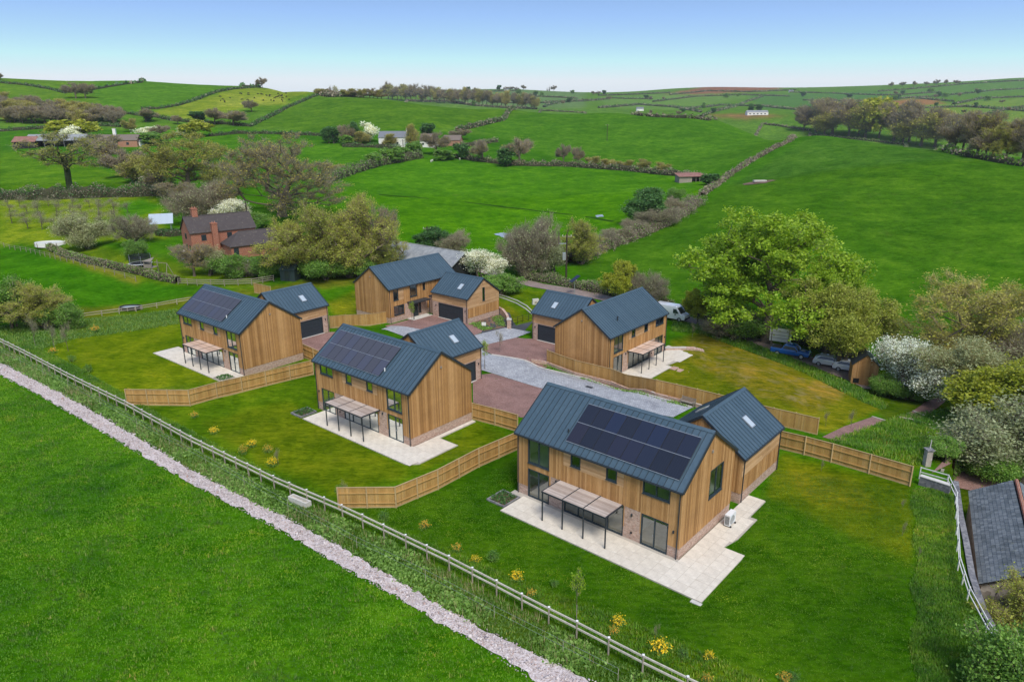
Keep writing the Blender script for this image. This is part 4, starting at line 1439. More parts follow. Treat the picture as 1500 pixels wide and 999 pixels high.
# ---------------------------------------------------------------- things standing round the houses
def place(h, u, v, dz=0.):
    x, y, z, a, m = HOUSES[h]
    w = lp(h, [(u, v)])[0]
    return (w[0], w[1], z + dz)

def heat_pump(label, h, u, v, rz):
    t = thing('heat_pump', label, 'heat pump', place(h, u, v, .085), rz)
    d = MB(); d.box(-.2, .2, -.5, .5, .1, .95); d.build('casing', M['white_metal'], t)
    d = MB(); d.lathe([(.34, 0), (.34, .03), (.30, .03), (.30, .012), (.05, .012), (.05, .03), (0, .03)], 22); 
    V = [(.2 + z_, y_ - .1, .52 + x_) for x_, y_, z_ in d.v]; d.v = V; d.build('fan_grille', M['steel'], t)
    for yy in (-.38, .38):
        d = MB(); d.box(-.26, .30, yy - .05, yy + .05, .0, .1); d.build('foot', M['black'], t)
    d = MB()
    for k in range(9): d.box(-.16, .16, -.512, -.501, .2 + k * .075, .235 + k * .075)
    d.build('side_louvre', M['trim'], t)
    d = MB(); d.tube((-.2, .3, .3), (-.42, .3, .3), .035, n=7); d.tube((-.2, .1, .3), (-.42, .1, .3), .035, n=7); d.build('pipe', M['black'], t)
    return t
heat_pump('white heat pump by the gable of the nearest house', 'A', 7.75, 2.35, R(HOUSES['A'][3]))

def planter(label, h, u0, u1, v0, v1, ht, mat, seed=0):
    x, y, z, a, m = HOUSES[h]
    c = place(h, (u0 + u1) / 2, (v0 + v1) / 2)
    t = thing('raised_planter', label, 'planter', (c[0], c[1], c[2] - .35), R(a))
    w, l = (u1 - u0) / 2, (v1 - v0) / 2
    for nm, q in (('side', (-w, w, -l, -l + .12)), ('side', (-w, w, l - .12, l)), ('side', (-w, -w + .12, -l + .12, l - .12)), ('side', (w - .12, w, -l + .12, l - .12))):
        d = MB(); d.box(*q, 0, ht + .35); d.build(nm, M[mat], t)
    d = MB(); d.box(-w + .12, w - .12, -l + .12, l - .12, 0, ht + .25); d.build('soil', M['soil'], t)
    r = np.random.default_rng(seed)
    n = 420
    P = np.stack([r.uniform(-w + .15, w - .15, n), r.uniform(-l + .15, l - .15, n), ht + .25 + r.uniform(0, .25, n)], 1)
    V, F = leaf_quads(P, .10, r)
    link('foliage', np_mesh('planter_foliage', V, F, M['leaf_dark']), t)
    return t

def leaf_quads(P, size, r, flat=0., asp=1.6):
    """one small leaf-shaped quad at each point, turned at random"""
    n = len(P)
    a = r.normal(size=(n, 3)); a /= np.linalg.norm(a, axis=1)[:, None]
    if flat:
        a[:, 2] *= (1 - flat)
        a /= np.linalg.norm(a, axis=1)[:, None]
    b = r.normal(size=(n, 3))
    b -= (a * b).sum(1)[:, None] * a
    b /= np.linalg.norm(b, axis=1)[:, None]
    s = (size * r.uniform(.6, 1.4, n))[:, None]
    p0, p1, p2, p3 = P - a * s * asp / 2, P + b * s / 2, P + a * s * asp / 2, P - b * s / 2
    V = np.stack([p0, p1, p2, p3], 1).reshape(-1, 3)
    return V, np.arange(4 * n).reshape(-1, 4)

def leaf_mat(name, stops, trans=.35, rough=.55, gain=1.5, patch=False):
    t = NT(name, rough, .25)
    stops = [(p, tuple(min(.8, q * gain) for q in c)) for p, c in stops]
    c = t.ramp(t.isl(), stops)
    c = t.mix(1., c, t.ramp(t.objrand(), [(0, (.88, .9, .9)), (1, (1.12, 1.08, 1.05))]), 'MULTIPLY')
    t.color(c)
    if patch:            # grass colour drifts over the field
        n1 = t.noise(t.pos(), .3, 5, .65, .8); n2 = t.noise(t.mapv(t.pos(), (.7, 2.2, 1), (0, 0, R(28))), .8, 4, .6, .5); n3 = t.noise(t.pos(), .11, 3, .5, .5)
        c = t.mix(1., c, t.ramp(n3, [(.34, (.68, .80, .8)), (.66, (1.3, 1.15, 1.1))]), 'MULTIPLY')
        c = t.mix(1., c, t.ramp(n1, [(.30, (.45, .64, .7)), (.45, (.9, .95, 1)), (.58, (1.2, 1.1, 1)), (.70, (2.0, 1.25, 1.3))]), 'MULTIPLY')
        c = t.mix(1., c, t.ramp(n2, [(.3, (.66, .74, .8)), (.7, (1.3, 1.18, 1))]), 'MULTIPLY')
        t.color(c)
    # a leaf passes about as much light as it reflects
    tl = t.node('ShaderNodeBsdfTranslucent')
    tc_ = t.mix(1., c, (trans * 2, trans * 2, trans * 1.2), 'MULTIPLY')
    t.l.new(tc_, tl.inputs[0])
    mx = t.node('ShaderNodeAddShader')
    t.l.new(t.b.outputs[0], mx.inputs[0]); t.l.new(tl.outputs[0], mx.inputs[1])
    t.l.new(mx.outputs[0], t.n['Material Output'].inputs['Surface'])
    return t.mat
M['leaf_dark'] = leaf_mat('leaves_dark', [(0, (.018, .045, .012)), (.6, (.035, .085, .02)), (1, (.06, .12, .03))])
M['leaf_fresh'] = leaf_mat('leaves_fresh', [(0, (.070, .120, .005)), (.5, (.10, .160, .007)), (1, (.155, .215, .014))], .42)
M['leaf_olive'] = leaf_mat('leaves_olive', [(0, (.10, .115, .014)), (.5, (.15, .165, .022)), (1, (.21, .22, .04))], .45)
M['leaf_oak'] = leaf_mat('leaves_oak', [(0, (.14, .105, .02)), (.5, (.19, .155, .03)), (1, (.26, .22, .05))], .45)
M['leaf_oakgreen'] = leaf_mat('leaves_oak_green', [(0, (.10, .10, .016)), (.5, (.15, .15, .024)), (1, (.22, .20, .04))], .4)
M['leaf_yellow'] = leaf_mat('leaves_yellow', [(0, (.10, .12, .008)), (.5, (.15, .165, .012)), (1, (.21, .21, .022))], .4)
M['leaf_mid'] = leaf_mat('leaves_mid', [(0, (.04, .085, .012)), (.5, (.07, .135, .02)), (1, (.11, .18, .03))], .4)
M['leaf_grey'] = leaf_mat('leaves_greygreen', [(0, (.10, .11, .05)), (.5, (.15, .165, .08)), (1, (.22, .235, .13))], .35)
M['twig'] = leaf_mat('twigs_brown', [(0, (.105, .088, .062)), (.5, (.15, .127, .092)), (1, (.205, .178, .132))], .15, .8)
M['twig_olive'] = leaf_mat('twigs_olive', [(0, (.15, .13, .06)), (.5, (.21, .18, .08)), (1, (.28, .24, .11))], .1, .8)
M['blossom'] = leaf_mat('blossom_white', [(0, (.40, .44, .34)), (.5, (.58, .60, .52)), (1, (.74, .74, .70))], .3, gain=1)
M['gorse'] = leaf_mat('gorse_flower', [(0, (.55, .33, .01)), (.5, (.70, .48, .015)), (1, (.78, .60, .04))], .3, gain=1)
M['gorse_red'] = leaf_mat('bronze_flower', [(0, (.30, .14, .02)), (.5, (.45, .22, .03)), (1, (.55, .33, .04))], .3)
M['bark'] = plain('bark', (.13, .105, .08), .95, .1, vary=.35, scale=6)
M['bark_ivy'] = plain('bark_with_ivy', (.055, .07, .03), .95, .1, vary=.5, scale=5)

planter('stone-edged raised planter at the left end of the nearest patio', 'A', -8.0, -6.2, -6.4, -4.5, .12, 'slate_stone', 1)
planter('stone-edged raised planter at the left end of the middle patio', 'B', 6.25, 7.95, -6.5, -4.6, .15, 'slate_stone', 2)
planter('dark planting trough at the front edge of the far left patio', 'C', -6.5, -4.7, -6.55, -4.85, .12, 'grey_wood', 3)

def low_steps(label, h, u0, u1, v0, v1, n, mat='brick'):
    x, y, z, a, m = HOUSES[h]
    c = place(h, u0, v0)
    t = thing('garden_steps', label, 'steps', (c[0], c[1], c[2] - .5), R(a))
    for k in range(n):
        d = MB(); d.box(0, (u1 - u0) * m, (v1 - v0) * k / n, (v1 - v0) * (k + 1) / n - .01, 0, .55 - .12 * k); d.build('tread', M[mat], t)
    return t
low_steps('small brick steps from the patio into the brown garden', 'D', .9, 2.0, -7.75, -9.9, 3)
masonry('garden_wall', 'low stepped brick wall along the far end of the patio by the brown garden', lp('D', [(7.3, -3.7), (9.0, -5.6), (10.6, -7.7)]), .3, .8, 'brick')
low_steps('pale stone corner step of the nearest patio', 'A', 9.6, 10.3, -6.95, -7.5, 2, 'kerb')

def bench(label, p, rz):
    t = thing('garden_bench', label, 'bench', tuple(p), rz)
    for k in range(4):
        d = MB(); d.box(-.8, .8, -.22 + k * .12, -.12 + k * .12, .43, .46); d.build('seat_slat', M['grey_wood'], t)
    for k in range(3):
        d = MB(); d.beam((-.8, .27 + .02 * k, .55 + k * .13), (.8, .27 + .02 * k, .55 + k * .13), .025, .1); d.build('back_slat', M['grey_wood'], t)
    for sx in (-.75, .75):
        for sy, hh in ((-.2, .62), (.26, .92)):
            d = MB(); d.box(sx - .03, sx + .03, sy - .03, sy + .03, 0, hh); d.build('leg', M['grey_wood'], t)
        d = MB(); d.box(sx - .035, sx + .035, -.24, .26, .622, .66); d.build('armrest', M['grey_wood'], t)
    return t
_b = ground(1006, 597)
bench('weathered wooden bench against the long fence by the sett road', _b, R(-41))

def cover(label, p, rz):
    t = thing('manhole_cover', label, 'manhole cover', (p[0], p[1], p[2] + .055), rz)
    d = MB(); d.box(-.5, .5, -.34, .34, 0, .012); d.build('frame', M['steel'], t)
    d = MB(); d.box(-.44, .44, -.28, .28, .0125, .02); d.build('lid', M['trim'], t)
cover('dark metal drain cover set in the sett road', ground(862, 569), R(-41))

def sign_small(label, p, rz):
    t = thing('garden_sign', label, 'sign', tuple(p), rz)
    d = MB(); d.box(-.32, .32, -.015, .015, .25, .75); d.build('board', M['white_paint'], t)
    for x in (-.25, .25):
        d = MB(); d.box(x - .02, x + .02, .016, .045, -.1, .7); d.build('stake', M['grey_wood'], t)
sign_small('small white sign standing in the soil bed by the rear drive', ground(709, 479), R(-10))

def railing(label, pts):
    P = resample(pts, 1.1)
    L = np.array([*P[0], hz(*P[0])])
    t = thing('estate_railing', label, 'railing', tuple(L))
    q = [np.array([*p, hz(*p)]) - L for p in P]
    for a in q:
        d = MB(); d.box(a[0] - .03, a[0] + .03, a[1] - .03, a[1] + .03, a[2] - .2, a[2] + 1.1); d.build('post', M['black'], t)
    for zz in (.35, .7, 1.05):
        d = MB()
        for a, b in zip(q[:-1], q[1:]): d.beam(a + [0, 0, zz], b + [0, 0, zz], .02, .035)
        d.build('bar', M['black'], t)
railing('black metal railing beside the tarmac drive', gpx((751, 477), (766, 472), (783, 468)))

def kerbline(label, pts):
    P = resample(pts, .9)
    L = np.array([*P[0], hz(*P[0])])
    t = thing('edging_kerb', label, 'kerb', tuple(L), 0, 'pale kerbs of the curved grass path')
    for a, b in zip(P[:-1], P[1:]):
        d = MB(); d.beam(np.array([*a, hz(*a) + .05]) - L, np.array([*b, hz(*b) + .05]) - L, .14, .2); d.build('kerb_stone', M['kerb'], t)
kerbline('outer pale kerb of the curved grass path behind the rear garage', gpx((728, 431), (742, 435), (758, 441), (772, 449), (781, 458)))
kerbline('inner pale kerb of the curved grass path behind the rear garage', gpx((728, 434), (742, 439), (757, 445), (770, 453), (779, 461)))
for k_, (lab, q) in enumerate((('left-hand kerb edge of the stone sett road beside the red drive', ((720, 520), (778, 533), (860, 557), (940, 579), (1013, 600))),)):
    kerbline(lab, gpx(*q))

# timber-edged steps of the gravel path
def sleeper(label, a, b):
    A, B = ground(*a), ground(*b)
    t = thing('sleeper_step', label, 'step', tuple(A), 0, 'timber risers of the gravel path')
    d = MB(); d.beam((0, 0, .06), tuple(B - A + np.array([0, 0, .06])), .22, .24); d.build('sleeper', M['old_wood'], t)
    for e in (.12, .88):
        d = MB(); q = (B - A) * e; d.tube((q[0], q[1], q[2] - .2), (q[0], q[1], q[2] + .2), .02, n=6); d.build('pin', M['steel'], t)
sleeper('pale timber riser at the upper end of the lower gravel path', (1276, 617), (1295, 623))
sleeper('pale timber riser between the two gravel path stretches', (1316, 618), (1336, 622))
sleeper('pale timber riser at the foot of the upper gravel path', (1336, 609), (1352, 616))
sleeper('long timber edge of the red yard', (1394, 681), (1466, 711))
sleeper('short timber edge of the red yard beside the pillar', (1378, 697), (1394, 681))

# pillar by the yard
_p = ground(1355, 688)
t = thing('gate_pier', 'stone pier with grey cap beside the red yard', 'pier', tuple(_p))
mb = MB(); mb.box(-.24, .24, -.24, .24, -.3, 1.45); mb.build('shaft', M['rubble'], t)
mb = MB(); mb.box(-.32, .32, -.32, .32, 1.452, 1.55); mb.build('cap', M['slate_stone'], t)
mb = MB(); mb.tube((.1, .1, 1.55), (.12, .1, 2.3), .04, n=6); mb.build('rod', M['kerb'], t)

# ---------------------------------------------------------------- slate-roofed barn at the right edge
def slate_mat():
    t = NT('roof_slates', .6, .35)
    i = t.isl(); n = t.noise(t.pos(), .8, 6, .65)
    c = t.ramp(i, [(0, (.105, .12, .125)), (.5, (.15, .165, .17)), (1, (.20, .215, .215))])
    c = t.mix(t.rng(n, .5, .7, 0, .55), c, (.055, .06, .055))
    c = t.mix(t.rng(t.noise(t.pos(), 3, 5), .62, .75, 0, .5), c, (.25, .25, .17))
    t.color(c)
    return t.mat
M['slate'] = slate_mat()
def barn_right():
    ez = -.7
    e0, e1 = at_z(1417, 727, ez), at_z(1431, 861, ez)
    u = (e1 - e0)[:2]; ln = np.hypot(*u); u = u / ln
    n = np.array([-u[1], u[0]])
    if n[0] < 0: n = -n
    best = min(np.linspace(.2, 5, 200), key=lambda zr: abs(np.dot(at_z(1487, 711, zr)[:2] - e0[:2], u)))
    rf = at_z(1487, 711, best)
    w = float(np.dot(rf[:2] - e0[:2], n)); hgt = best - ez
    ang = math.atan2(u[1], u[0])
    gz = -3.3
    t = thing('slate_barn', 'old barn with mossy slate roof at the right edge below the wall', 'barn', (e0[0], e0[1], gz), ang)
    E, Rg = ez - gz, best - gz
    s = 1 if np.dot(n, [-math.sin(ang), math.cos(ang)]) > 0 else -1
    d = MB()
    d.box(.15, ln - .15, s * .15, s * .5, -.4, E); d.box(.15, ln - .15, s * (2 * w - .5), s * (2 * w - .15), -.4, E)
    for xx in (.15, ln - .45):
        P = [(xx, s * .5, -.4), (xx, s * (2 * w - .5), -.4), (xx, s * (2 * w - .5), E), (xx, s * w, Rg - .25), (xx, s * .5, E)]
        Q = [(p[0] + .3, p[1], p[2]) for p in P]
        d.poly(P); d.poly(Q[::-1])
        for k in range(5): d.poly([P[k], P[(k + 1) % 5], Q[(k + 1) % 5], Q[k]])
    d.build('wall', M['rubble'], t)
    th = math.atan2(hgt, w); sl = w / math.cos(th)
    rb = MB()
    for side in (0, 1):
        y0, y1 = (0, w) if side == 0 else (2 * w, w)
        P = [(-.1, s * y0, E - .08), (ln + .1, s * y0, E - .08), (ln + .1, s * y1, Rg - .08), (-.1, s * y1, Rg - .08)]
        rb.poly(P)
    ro = rb.build('roof', M['membrane'], t)
    r = random.Random(4)
    # slates in courses; those of the visible slope, one mesh of real lapped pieces
    sb = MB()
    rows = int(sl / .26)
    for side in (0, 1):
        for k in range(rows):
            x = -.12 - (0 if k % 2 else .15)
            while x < ln + .1:
                a, b = max(x, -.12), min(x + .295, ln + .12)
                d0, d1 = k * .26 - .03, k * .26 + .28
                lift = .03 + r.uniform(0, .012)
                def pt(xx, dd, h):
                    yy = dd * math.cos(th); zz = E + dd * math.sin(th)
                    yy, zz = yy - h * math.sin(th), zz + h * math.cos(th)
                    return (xx, s * (yy if side == 0 else 2 * w - yy), zz)
                if b - a > .03:
                    sb.poly([pt(a + .003, d0, lift + .012), pt(b - .003, d0, lift + .012), pt(b - .003, d1, lift - .012), pt(a + .003, d1, lift - .012)])
                    sb.poly([pt(a + .003, d0, lift + .012), pt(b - .003, d0, lift + .012), pt(b - .003, d0, lift), pt(a + .003, d0, lift)])
                x += .30
    o = sb.build('slates', M['slate'], ro); o['kind'] = 'stuff'
    k = 0
    while k * .45 < ln:
        d = MB(); d.tube((k * .45, s * w, Rg + .01), (k * .45 + .44, s * w, Rg + .01), .14, n=8); d.build('ridge_tile', M['red_brick'], ro); k += 1
    return t
barn_right()
# ---------------------------------------------------------------- trees
def tubes(P, Q, r0, r1, n):
    """many tapered tubes at once"""
    P, Q = np.asarray(P), np.asarray(Q)
    d = Q - P
    d /= np.linalg.norm(d, axis=1)[:, None] + 1e-9
    ref = np.where(np.abs(d[:, 2:3]) > .9, np.array([[1., 0, 0]]), np.array([[0, 0, 1.]]))
    a = np.cross(d, ref); a /= np.linalg.norm(a, axis=1)[:, None]
    b = np.cross(d, a)
    t = np.arange(n) * 2 * math.pi / n
    ring = a[:, None, :] * np.cos(t)[None, :, None] + b[:, None, :] * np.sin(t)[None, :, None]
    A = P[:, None, :] + ring * r0[:, None, None]
    B = Q[:, None, :] + ring * r1[:, None, None]
    V = np.concatenate([A, B], 1).reshape(-1, 3)
    k = np.arange(n); j = (k + 1) % n
    f = np.stack([k, j, n + j, n + k], 1)
    F = (np.arange(len(P))[:, None, None] * 2 * n + f[None]).reshape(-1, 4)
    return V, F

TREE = {}
def make_tree(kind, seed, H, cr, cz0, npts, trunk_r, leafmat, nleaf, lsize, ntwig, twlen, twigmat='twig', lobes=14, spread=.55, stems=1, bark='bark', flat=.0, lob_r=.42, up=.5, tww=.028, droop=0., low=0.):
    r = np.random.default_rng(seed)
    cz, hz_ = (H + cz0) / 2, (H - cz0) / 2
    L = []
    while len(L) < lobes:
        p = r.uniform(-1, 1, 3)
        if low and np.hypot(p[0], p[1]) < (1.0 if p[2] < .1 else math.sqrt(max(0, 1 - p[2] ** 2))):
            pass
        elif np.linalg.norm(p) > 1:
            continue
        if True:
            L.append(p * np.array([cr, cr, hz_]) * (1 - lob_r * .8) + np.array([0, 0, cz]))
    L = np.array(L)
    lr = r.uniform(.7, 1.15, lobes) * lob_r * (cr * cr * hz_) ** (1 / 3)
    k = r.integers(0, lobes, npts)
    v = r.normal(size=(npts, 3)); v /= np.linalg.norm(v, axis=1)[:, None]
    A = L[k] + v * (lr[k] * r.uniform(.15, 1, npts) ** (1 / 2.2))[:, None]
    A[:, 2] = np.maximum(A[:, 2], cz0 * .8 + .15)
    # skeleton: every crown point joins the nearest limb, long joints bend
    N, par, plen = [], [], []
    for s in range(stems):
        o = np.zeros(3) if stems == 1 else np.array([r.normal(0, cr * .12), r.normal(0, cr * .12), 0])
        top = cz0 + hz_ * r.uniform(.5, .8)
        lean = r.normal(0, cr * (.05 if stems == 1 else .3), 2)
        nn = 6
        for i in range(nn):
            t = i / (nn - 1)
            N.append(o + np.array([lean[0] * t * t + r.normal(0, .02) * H * .1, lean[1] * t * t + r.normal(0, .02) * H * .1, t * top]))
            par.append(-1 if i == 0 else len(N) - 2)
            plen.append(0 if i == 0 else plen[-1] + top / nn)
    N[0] = np.array([0, 0, -.25])
    order = np.argsort(np.linalg.norm(A - np.array([0, 0, cz0]), axis=1))
    tips = []
    seg = max(.9, H * .07)
    for i in order:
        q = A[i]
        arr = np.array(N)
        dv = q - arr
        dist = np.linalg.norm(dv, axis=1)
        cost = dist + .28 * np.array(plen) + np.where(dv[:, 2] < 0, -dv[:, 2] * .7, 0)
        cost[arr[:, 2] < cz0 * .55] += H
        j = int(np.argmin(cost))
        n = max(1, int(dist[j] / seg))
        p0 = arr[j]; last = j
        for m in range(1, n + 1):
            t = m / n
            p = p0 + (q - p0) * t
            if m < n:
                p = p + r.normal(0, .10, 3) * seg
                p[2] += math.sin(t * math.pi) * dist[j] * .06
            N.append(p); par.append(last); plen.append(plen[last] + dist[j] / n); last = len(N) - 1
        tips.append(last)
    N = np.array(N); par = np.array(par)
    cnt = np.zeros(len(N))
    cnt[tips] = 1
    for i in range(len(N) - 1, -1, -1):
        if par[i] >= 0:
            cnt[par[i]] += cnt[i]
    rad = trunk_r * (np.maximum(cnt, .6) / cnt.max()) ** .52
    e = np.nonzero(par >= 0)[0]
    r1, r0 = rad[e], rad[par[e]]
    r0 = np.minimum(r0, r1 * 1.7 + .01)
    rootmask = N[par[e], 2] < .3
    r0 = np.where(rootmask, r1 * 1.45, r0)
    big = r1 > trunk_r * .16
    V1, F1 = tubes(N[par[e]][big], N[e][big], r0[big], r1[big], 7)
    V2, F2 = tubes(N[par[e]][~big], N[e][~big], r0[~big], r1[~big], 4)
    V = np.concatenate([V1, V2]); F = np.concatenate([F1, F2 + len(V1)])
    trunk = np_mesh(kind + '_trunk', V, F, M[bark], smooth=True)
    C = N[tips]
    Vs, Fs, ms = [], [], []
    off = 0
    cen = np.array([0, 0, cz0 + hz_ * .6])
    if ntwig:
        P = np.repeat(C, ntwig, 0) + r.normal(0, spread * .35, (len(C) * ntwig, 3))
        d = P - cen; d /= np.linalg.norm(d, axis=1)[:, None] + 1e-6
        d = d * .8 + r.normal(0, .55, d.shape); d[:, 2] += up - droop
        d /= np.linalg.norm(d, axis=1)[:, None]
        s = np.cross(d, r.normal(size=d.shape)); s /= np.linalg.norm(s, axis=1)[:, None] + 1e-6
        ln = twlen * r.uniform(.5, 1.3, (len(P), 1))
        b = P - d * ln * .3
        q = np.stack([b - s * tww, b + s * tww, b + d * ln + s * tww * .3, b + d * ln - s * tww * .3], 1).reshape(-1, 3)
        Vs.append(q); Fs.append(np.arange(len(q)).reshape(-1, 4) + off); ms.append(np.ones(len(P), int)); off += len(q)
        E = b + d * ln * r.uniform(.3, 1, (len(P), 1))
    else:
        E = C
    if nleaf:
        n = int(len(C) * nleaf)
        pick = E[r.integers(0, len(E), n)]
        P = pick + r.normal(0, spread * (.45 if ntwig else 1.), (n, 3)) * np.array([1, 1, .8])
        P[:, 2] = np.maximum(P[:, 2], .12)
        q, f = leaf_quads(P, lsize, r, flat)
        Vs.append(q); Fs.append(f + off); ms.append(np.zeros(n, int)); off += len(q)
    crown = np_mesh(kind + '_crown', np.concatenate(Vs), np.concatenate(Fs), [M[leafmat], M[twigmat]], np.concatenate(ms))
    X = np.concatenate(Vs)
    w = (np.percentile(X[:, 0], 99) - np.percentile(X[:, 0], 1) + np.percentile(X[:, 1], 99) - np.percentile(X[:, 1], 1)) / 2
    TREE[kind] = (trunk, crown, float(np.percentile(X[:, 2], 99.6)), float(w))

make_tree('oak', 3, 19, 11, 1.8, 660, .62, 'leaf_oak', 15, .15, 34, 1.1, lobes=30, lob_r=.30, tww=.019, low=1)
make_tree('oak_green', 4, 18, 9.5, 1.4, 560, .5, leafmat='leaf_oakgreen', nleaf=52, lsize=.17, ntwig=18, twlen=1.0, low=1, lobes=22, lob_r=.33, tww=.018)
make_tree('oak_thin', 5, 20, 7, 5, 170, .5, 'leaf_oakgreen', 24, .18, 16, 1.2, lobes=11, lob_r=.30, bark='bark_ivy')
make_tree('lime', 6, 19, 9, 2.2, 620, .5, 'leaf_fresh', 105, .20, 5, .9, lobes=34, lob_r=.30, spread=.7, tww=.015, low=1)
make_tree('maple', 7, 12, 7, 2.6, 420, .3, 'leaf_olive', 95, .15, 14, .8, 'twig_olive', lobes=20, lob_r=.34, stems=4, spread=.6, tww=.014)
make_tree('willow', 8, 12, 6.5, 1.0, 420, .3, 'leaf_olive', 44, .13, 36, 1.0, 'twig_olive', lobes=15, lob_r=.38, stems=5, tww=.014)
make_tree('bare', 9, 12, 5.5, 2.2, 300, .28, 'leaf_oak', 8, .13, 46, 1.0, lobes=12, lob_r=.40, stems=1, tww=.015)
make_tree('bare_bush', 10, 6, 4.2, .6, 240, .14, 'leaf_grey', 14, .09, 52, .85, tww=.011, lobes=9, lob_r=.45, stems=6, up=.9)
make_tree('pale_bush', 11, 6, 3.6, .8, 240, .14, 'leaf_grey', 80, .09, 26, .7, tww=.010, lobes=9, lob_r=.44, stems=4)
make_tree('blossom', 12, 7, 4, 1.2, 260, .18, 'blossom', 80, .10, 14, .6, lobes=10, lob_r=.42, stems=3)
make_tree('dark', 13, 8, 3.4, .5, 240, .2, 'leaf_dark', 100, .16, 4, .5, lobes=9, lob_r=.46)
make_tree('mid_bush', 14, 4, 3, .3, 200, .12, 'leaf_mid', 130, .11, 8, .5, lobes=8, lob_r=.46, stems=4)
make_tree('yellow', 15, 12, 6, 1.5, 360, .25, 'leaf_yellow', 95, .17, 8, .8, lobes=16, lob_r=.36, tww=.014)
make_tree('birch', 16, 15, 6, 2.5, 300, .2, 'leaf_oakgreen', 44, .12, 30, 1.0, 'twig_olive', lobes=14, lob_r=.32, stems=2, tww=.012)
make_tree('slim', 17, 11, 3.4, 2.2, 200, .16, 'leaf_grey', 56, .11, 22, .9, 'twig_olive', tww=.012, lobes=8, lob_r=.42)
make_tree('orchard', 18, 3.6, 1.6, 1.0, 60, .06, 'leaf_grey', 4, .07, 9, .5, lobes=6, lob_r=.40, tww=.008)
make_tree('far_bare', 19, 12, 5, 1.5, 110, .25, 'leaf_oak', 5, .24, 40, 1.9, lobes=8, lob_r=.40, up=.8, tww=.048, spread=.8)
make_tree('far_bare_olive', 20, 12, 5, 1.5, 110, .25, 'leaf_oakgreen', 26, .26, 28, 1.8, 'twig_olive', lobes=8, lob_r=.40, up=.7, tww=.045, spread=.8)
make_tree('far_dark', 21, 10, 4.5, .6, 90, .25, 'leaf_dark', 60, .55, 3, .6, lobes=7, lob_r=.46, spread=.8)
make_tree('far_white', 22, 9, 4.5, 1., 80, .2, 'blossom', 46, .30, 14, 1.2, lobes=6, lob_r=.45, spread=.8)
make_tree('far_green', 23, 10, 5, 1, 90, .2, 'leaf_mid', 60, .5, 6, .9, lobes=7, lob_r=.45, spread=.8)
make_tree('far_yellow', 24, 10, 5, 1, 90, .2, 'leaf_yellow', 60, .5, 6, .9, lobes=7, lob_r=.45, spread=.8)
make_tree('conifer', 25, 14, 2.6, .5, 160, .2, 'leaf_dark', 90, .3, 0, .5, lobes=9, lob_r=.4, spread=.5)
make_tree('sapling', 26, 3.4, .7, 1.2, 36, .025, 'leaf_fresh', 14, .08, 5, .3, lobes=5, lob_r=.5, spread=.2, tww=.01)

_trng = random.Random(99)
def tree(kind, px, pyb, pyt, wpx, label, cat='tree', group=None, name=None, pos=None):
    tk, cw, H0, W0 = TREE[kind]
    p = ground(px, pyb) if pos is None else np.array(pos)
    r = ray(px, pyt)
    t = p[1] / r[1]
    h = max(.5, CZ + r[2] * t - p[2])
    dist = math.sqrt(p[0] ** 2 + p[1] ** 2 + (p[2] - CZ) ** 2)
    w = wpx * dist / FPX
    o = thing(name or ('tree' if cat == 'tree' else cat.replace(' ', '_')), label, cat, (p[0], p[1], p[2] - .05), _trng.uniform(0, 6.28), group)
    o.scale = (w / W0, w / W0, h / H0)
    link('trunk', tk, o); link('crown', cw, o)
    return o

# --- around the new houses and along the lane
tree('lime', 1122, 505, 318, 182, 'tall fresh green tree beside the lane, the largest on the right')
tree('maple', 1224, 541, 422, 130, 'spreading olive green tree over the parked white vehicles')
tree('yellow', 905, 446, 386, 46, 'small yellow-green tree behind the roof of the right-hand house')
tree('bare_bush', 946, 448, 398, 52, 'thin brownish tree beside the small yellow-green tree', 'tree')
tree('yellow', 1022, 478, 425, 42, 'young yellow-green tree between the white van and the tall tree')
tree('blossom', 1326, 590, 506, 84, 'white flowering hawthorn beside the timber shed')
tree('mid_bush', 1298, 586, 556, 34, 'green bush in front of the flowering hawthorn', 'bush')
tree('birch', 1412, 560, 420, 150, 'airy birch with bronze young leaves at the right')
tree('slim', 1396, 612, 506, 78, 'slender grey-green tree beside the upper gravel path')
tree('yellow', 1470, 640, 522, 136, 'broad yellow-green tree at the right edge')
tree('pale_bush', 1468, 700, 590, 128, 'large grey-green bush above the red yard', 'bush')
tree('mid_bush', 1415, 690, 655, 50, 'dark green hedge bush behind the red yard', 'bush', name='hedge_bush')
tree('mid_bush', 1450, 706, 664, 60, 'leafy hedge bush at the right end of the red yard', 'bush', name='hedge_bush')
tree('mid_bush', 1380, 678, 650, 36, 'small hedge bush next to the stone pier', 'bush', name='hedge_bush')
tree('bare_bush', 1488, 560, 480, 130, 'grey twiggy thicket at the right edge below the field', 'bush')
tree('willow', 1440, 545, 470, 110, 'twiggy olive tree behind the slender grey-green tree')
tree('willow', 1486, 960, 850, 95, 'olive bush at the lower right corner by the slate barn', 'bush')
tree('mid_bush', 1470, 1010, 930, 90, 'green scrub at the lower right corner', 'bush')
tree('mid_bush', 1334, 592, 572, 40, 'dark undergrowth below the flowering hawthorn', 'bush')
tree('mid_bush', 1090, 494, 462, 70, 'dark green undergrowth below the tall fresh green tree', 'bush')
tree('bare_bush', 1070, 495, 462, 70, 'brown scrub at the left foot of the tall fresh green tree', 'bush')
tree('lime', 1208, 520, 398, 90, 'second fresh green crown leaning out behind the olive tree')
tree('bare_bush', 780, 405, 318, 80, 'big bare brown thicket behind the rear garage', 'bush')
tree('bare_bush', 765, 400, 330, 60, 'narrow bare bush at the left of the brown thicket', 'bush')
tree('pale_bush', 808, 404, 345, 44, 'pale budding bush beside the transformer pole', 'bush')
tree('willow', 852, 388, 322, 62, 'twiggy olive bush between the pole and the brown hedge', 'bush')
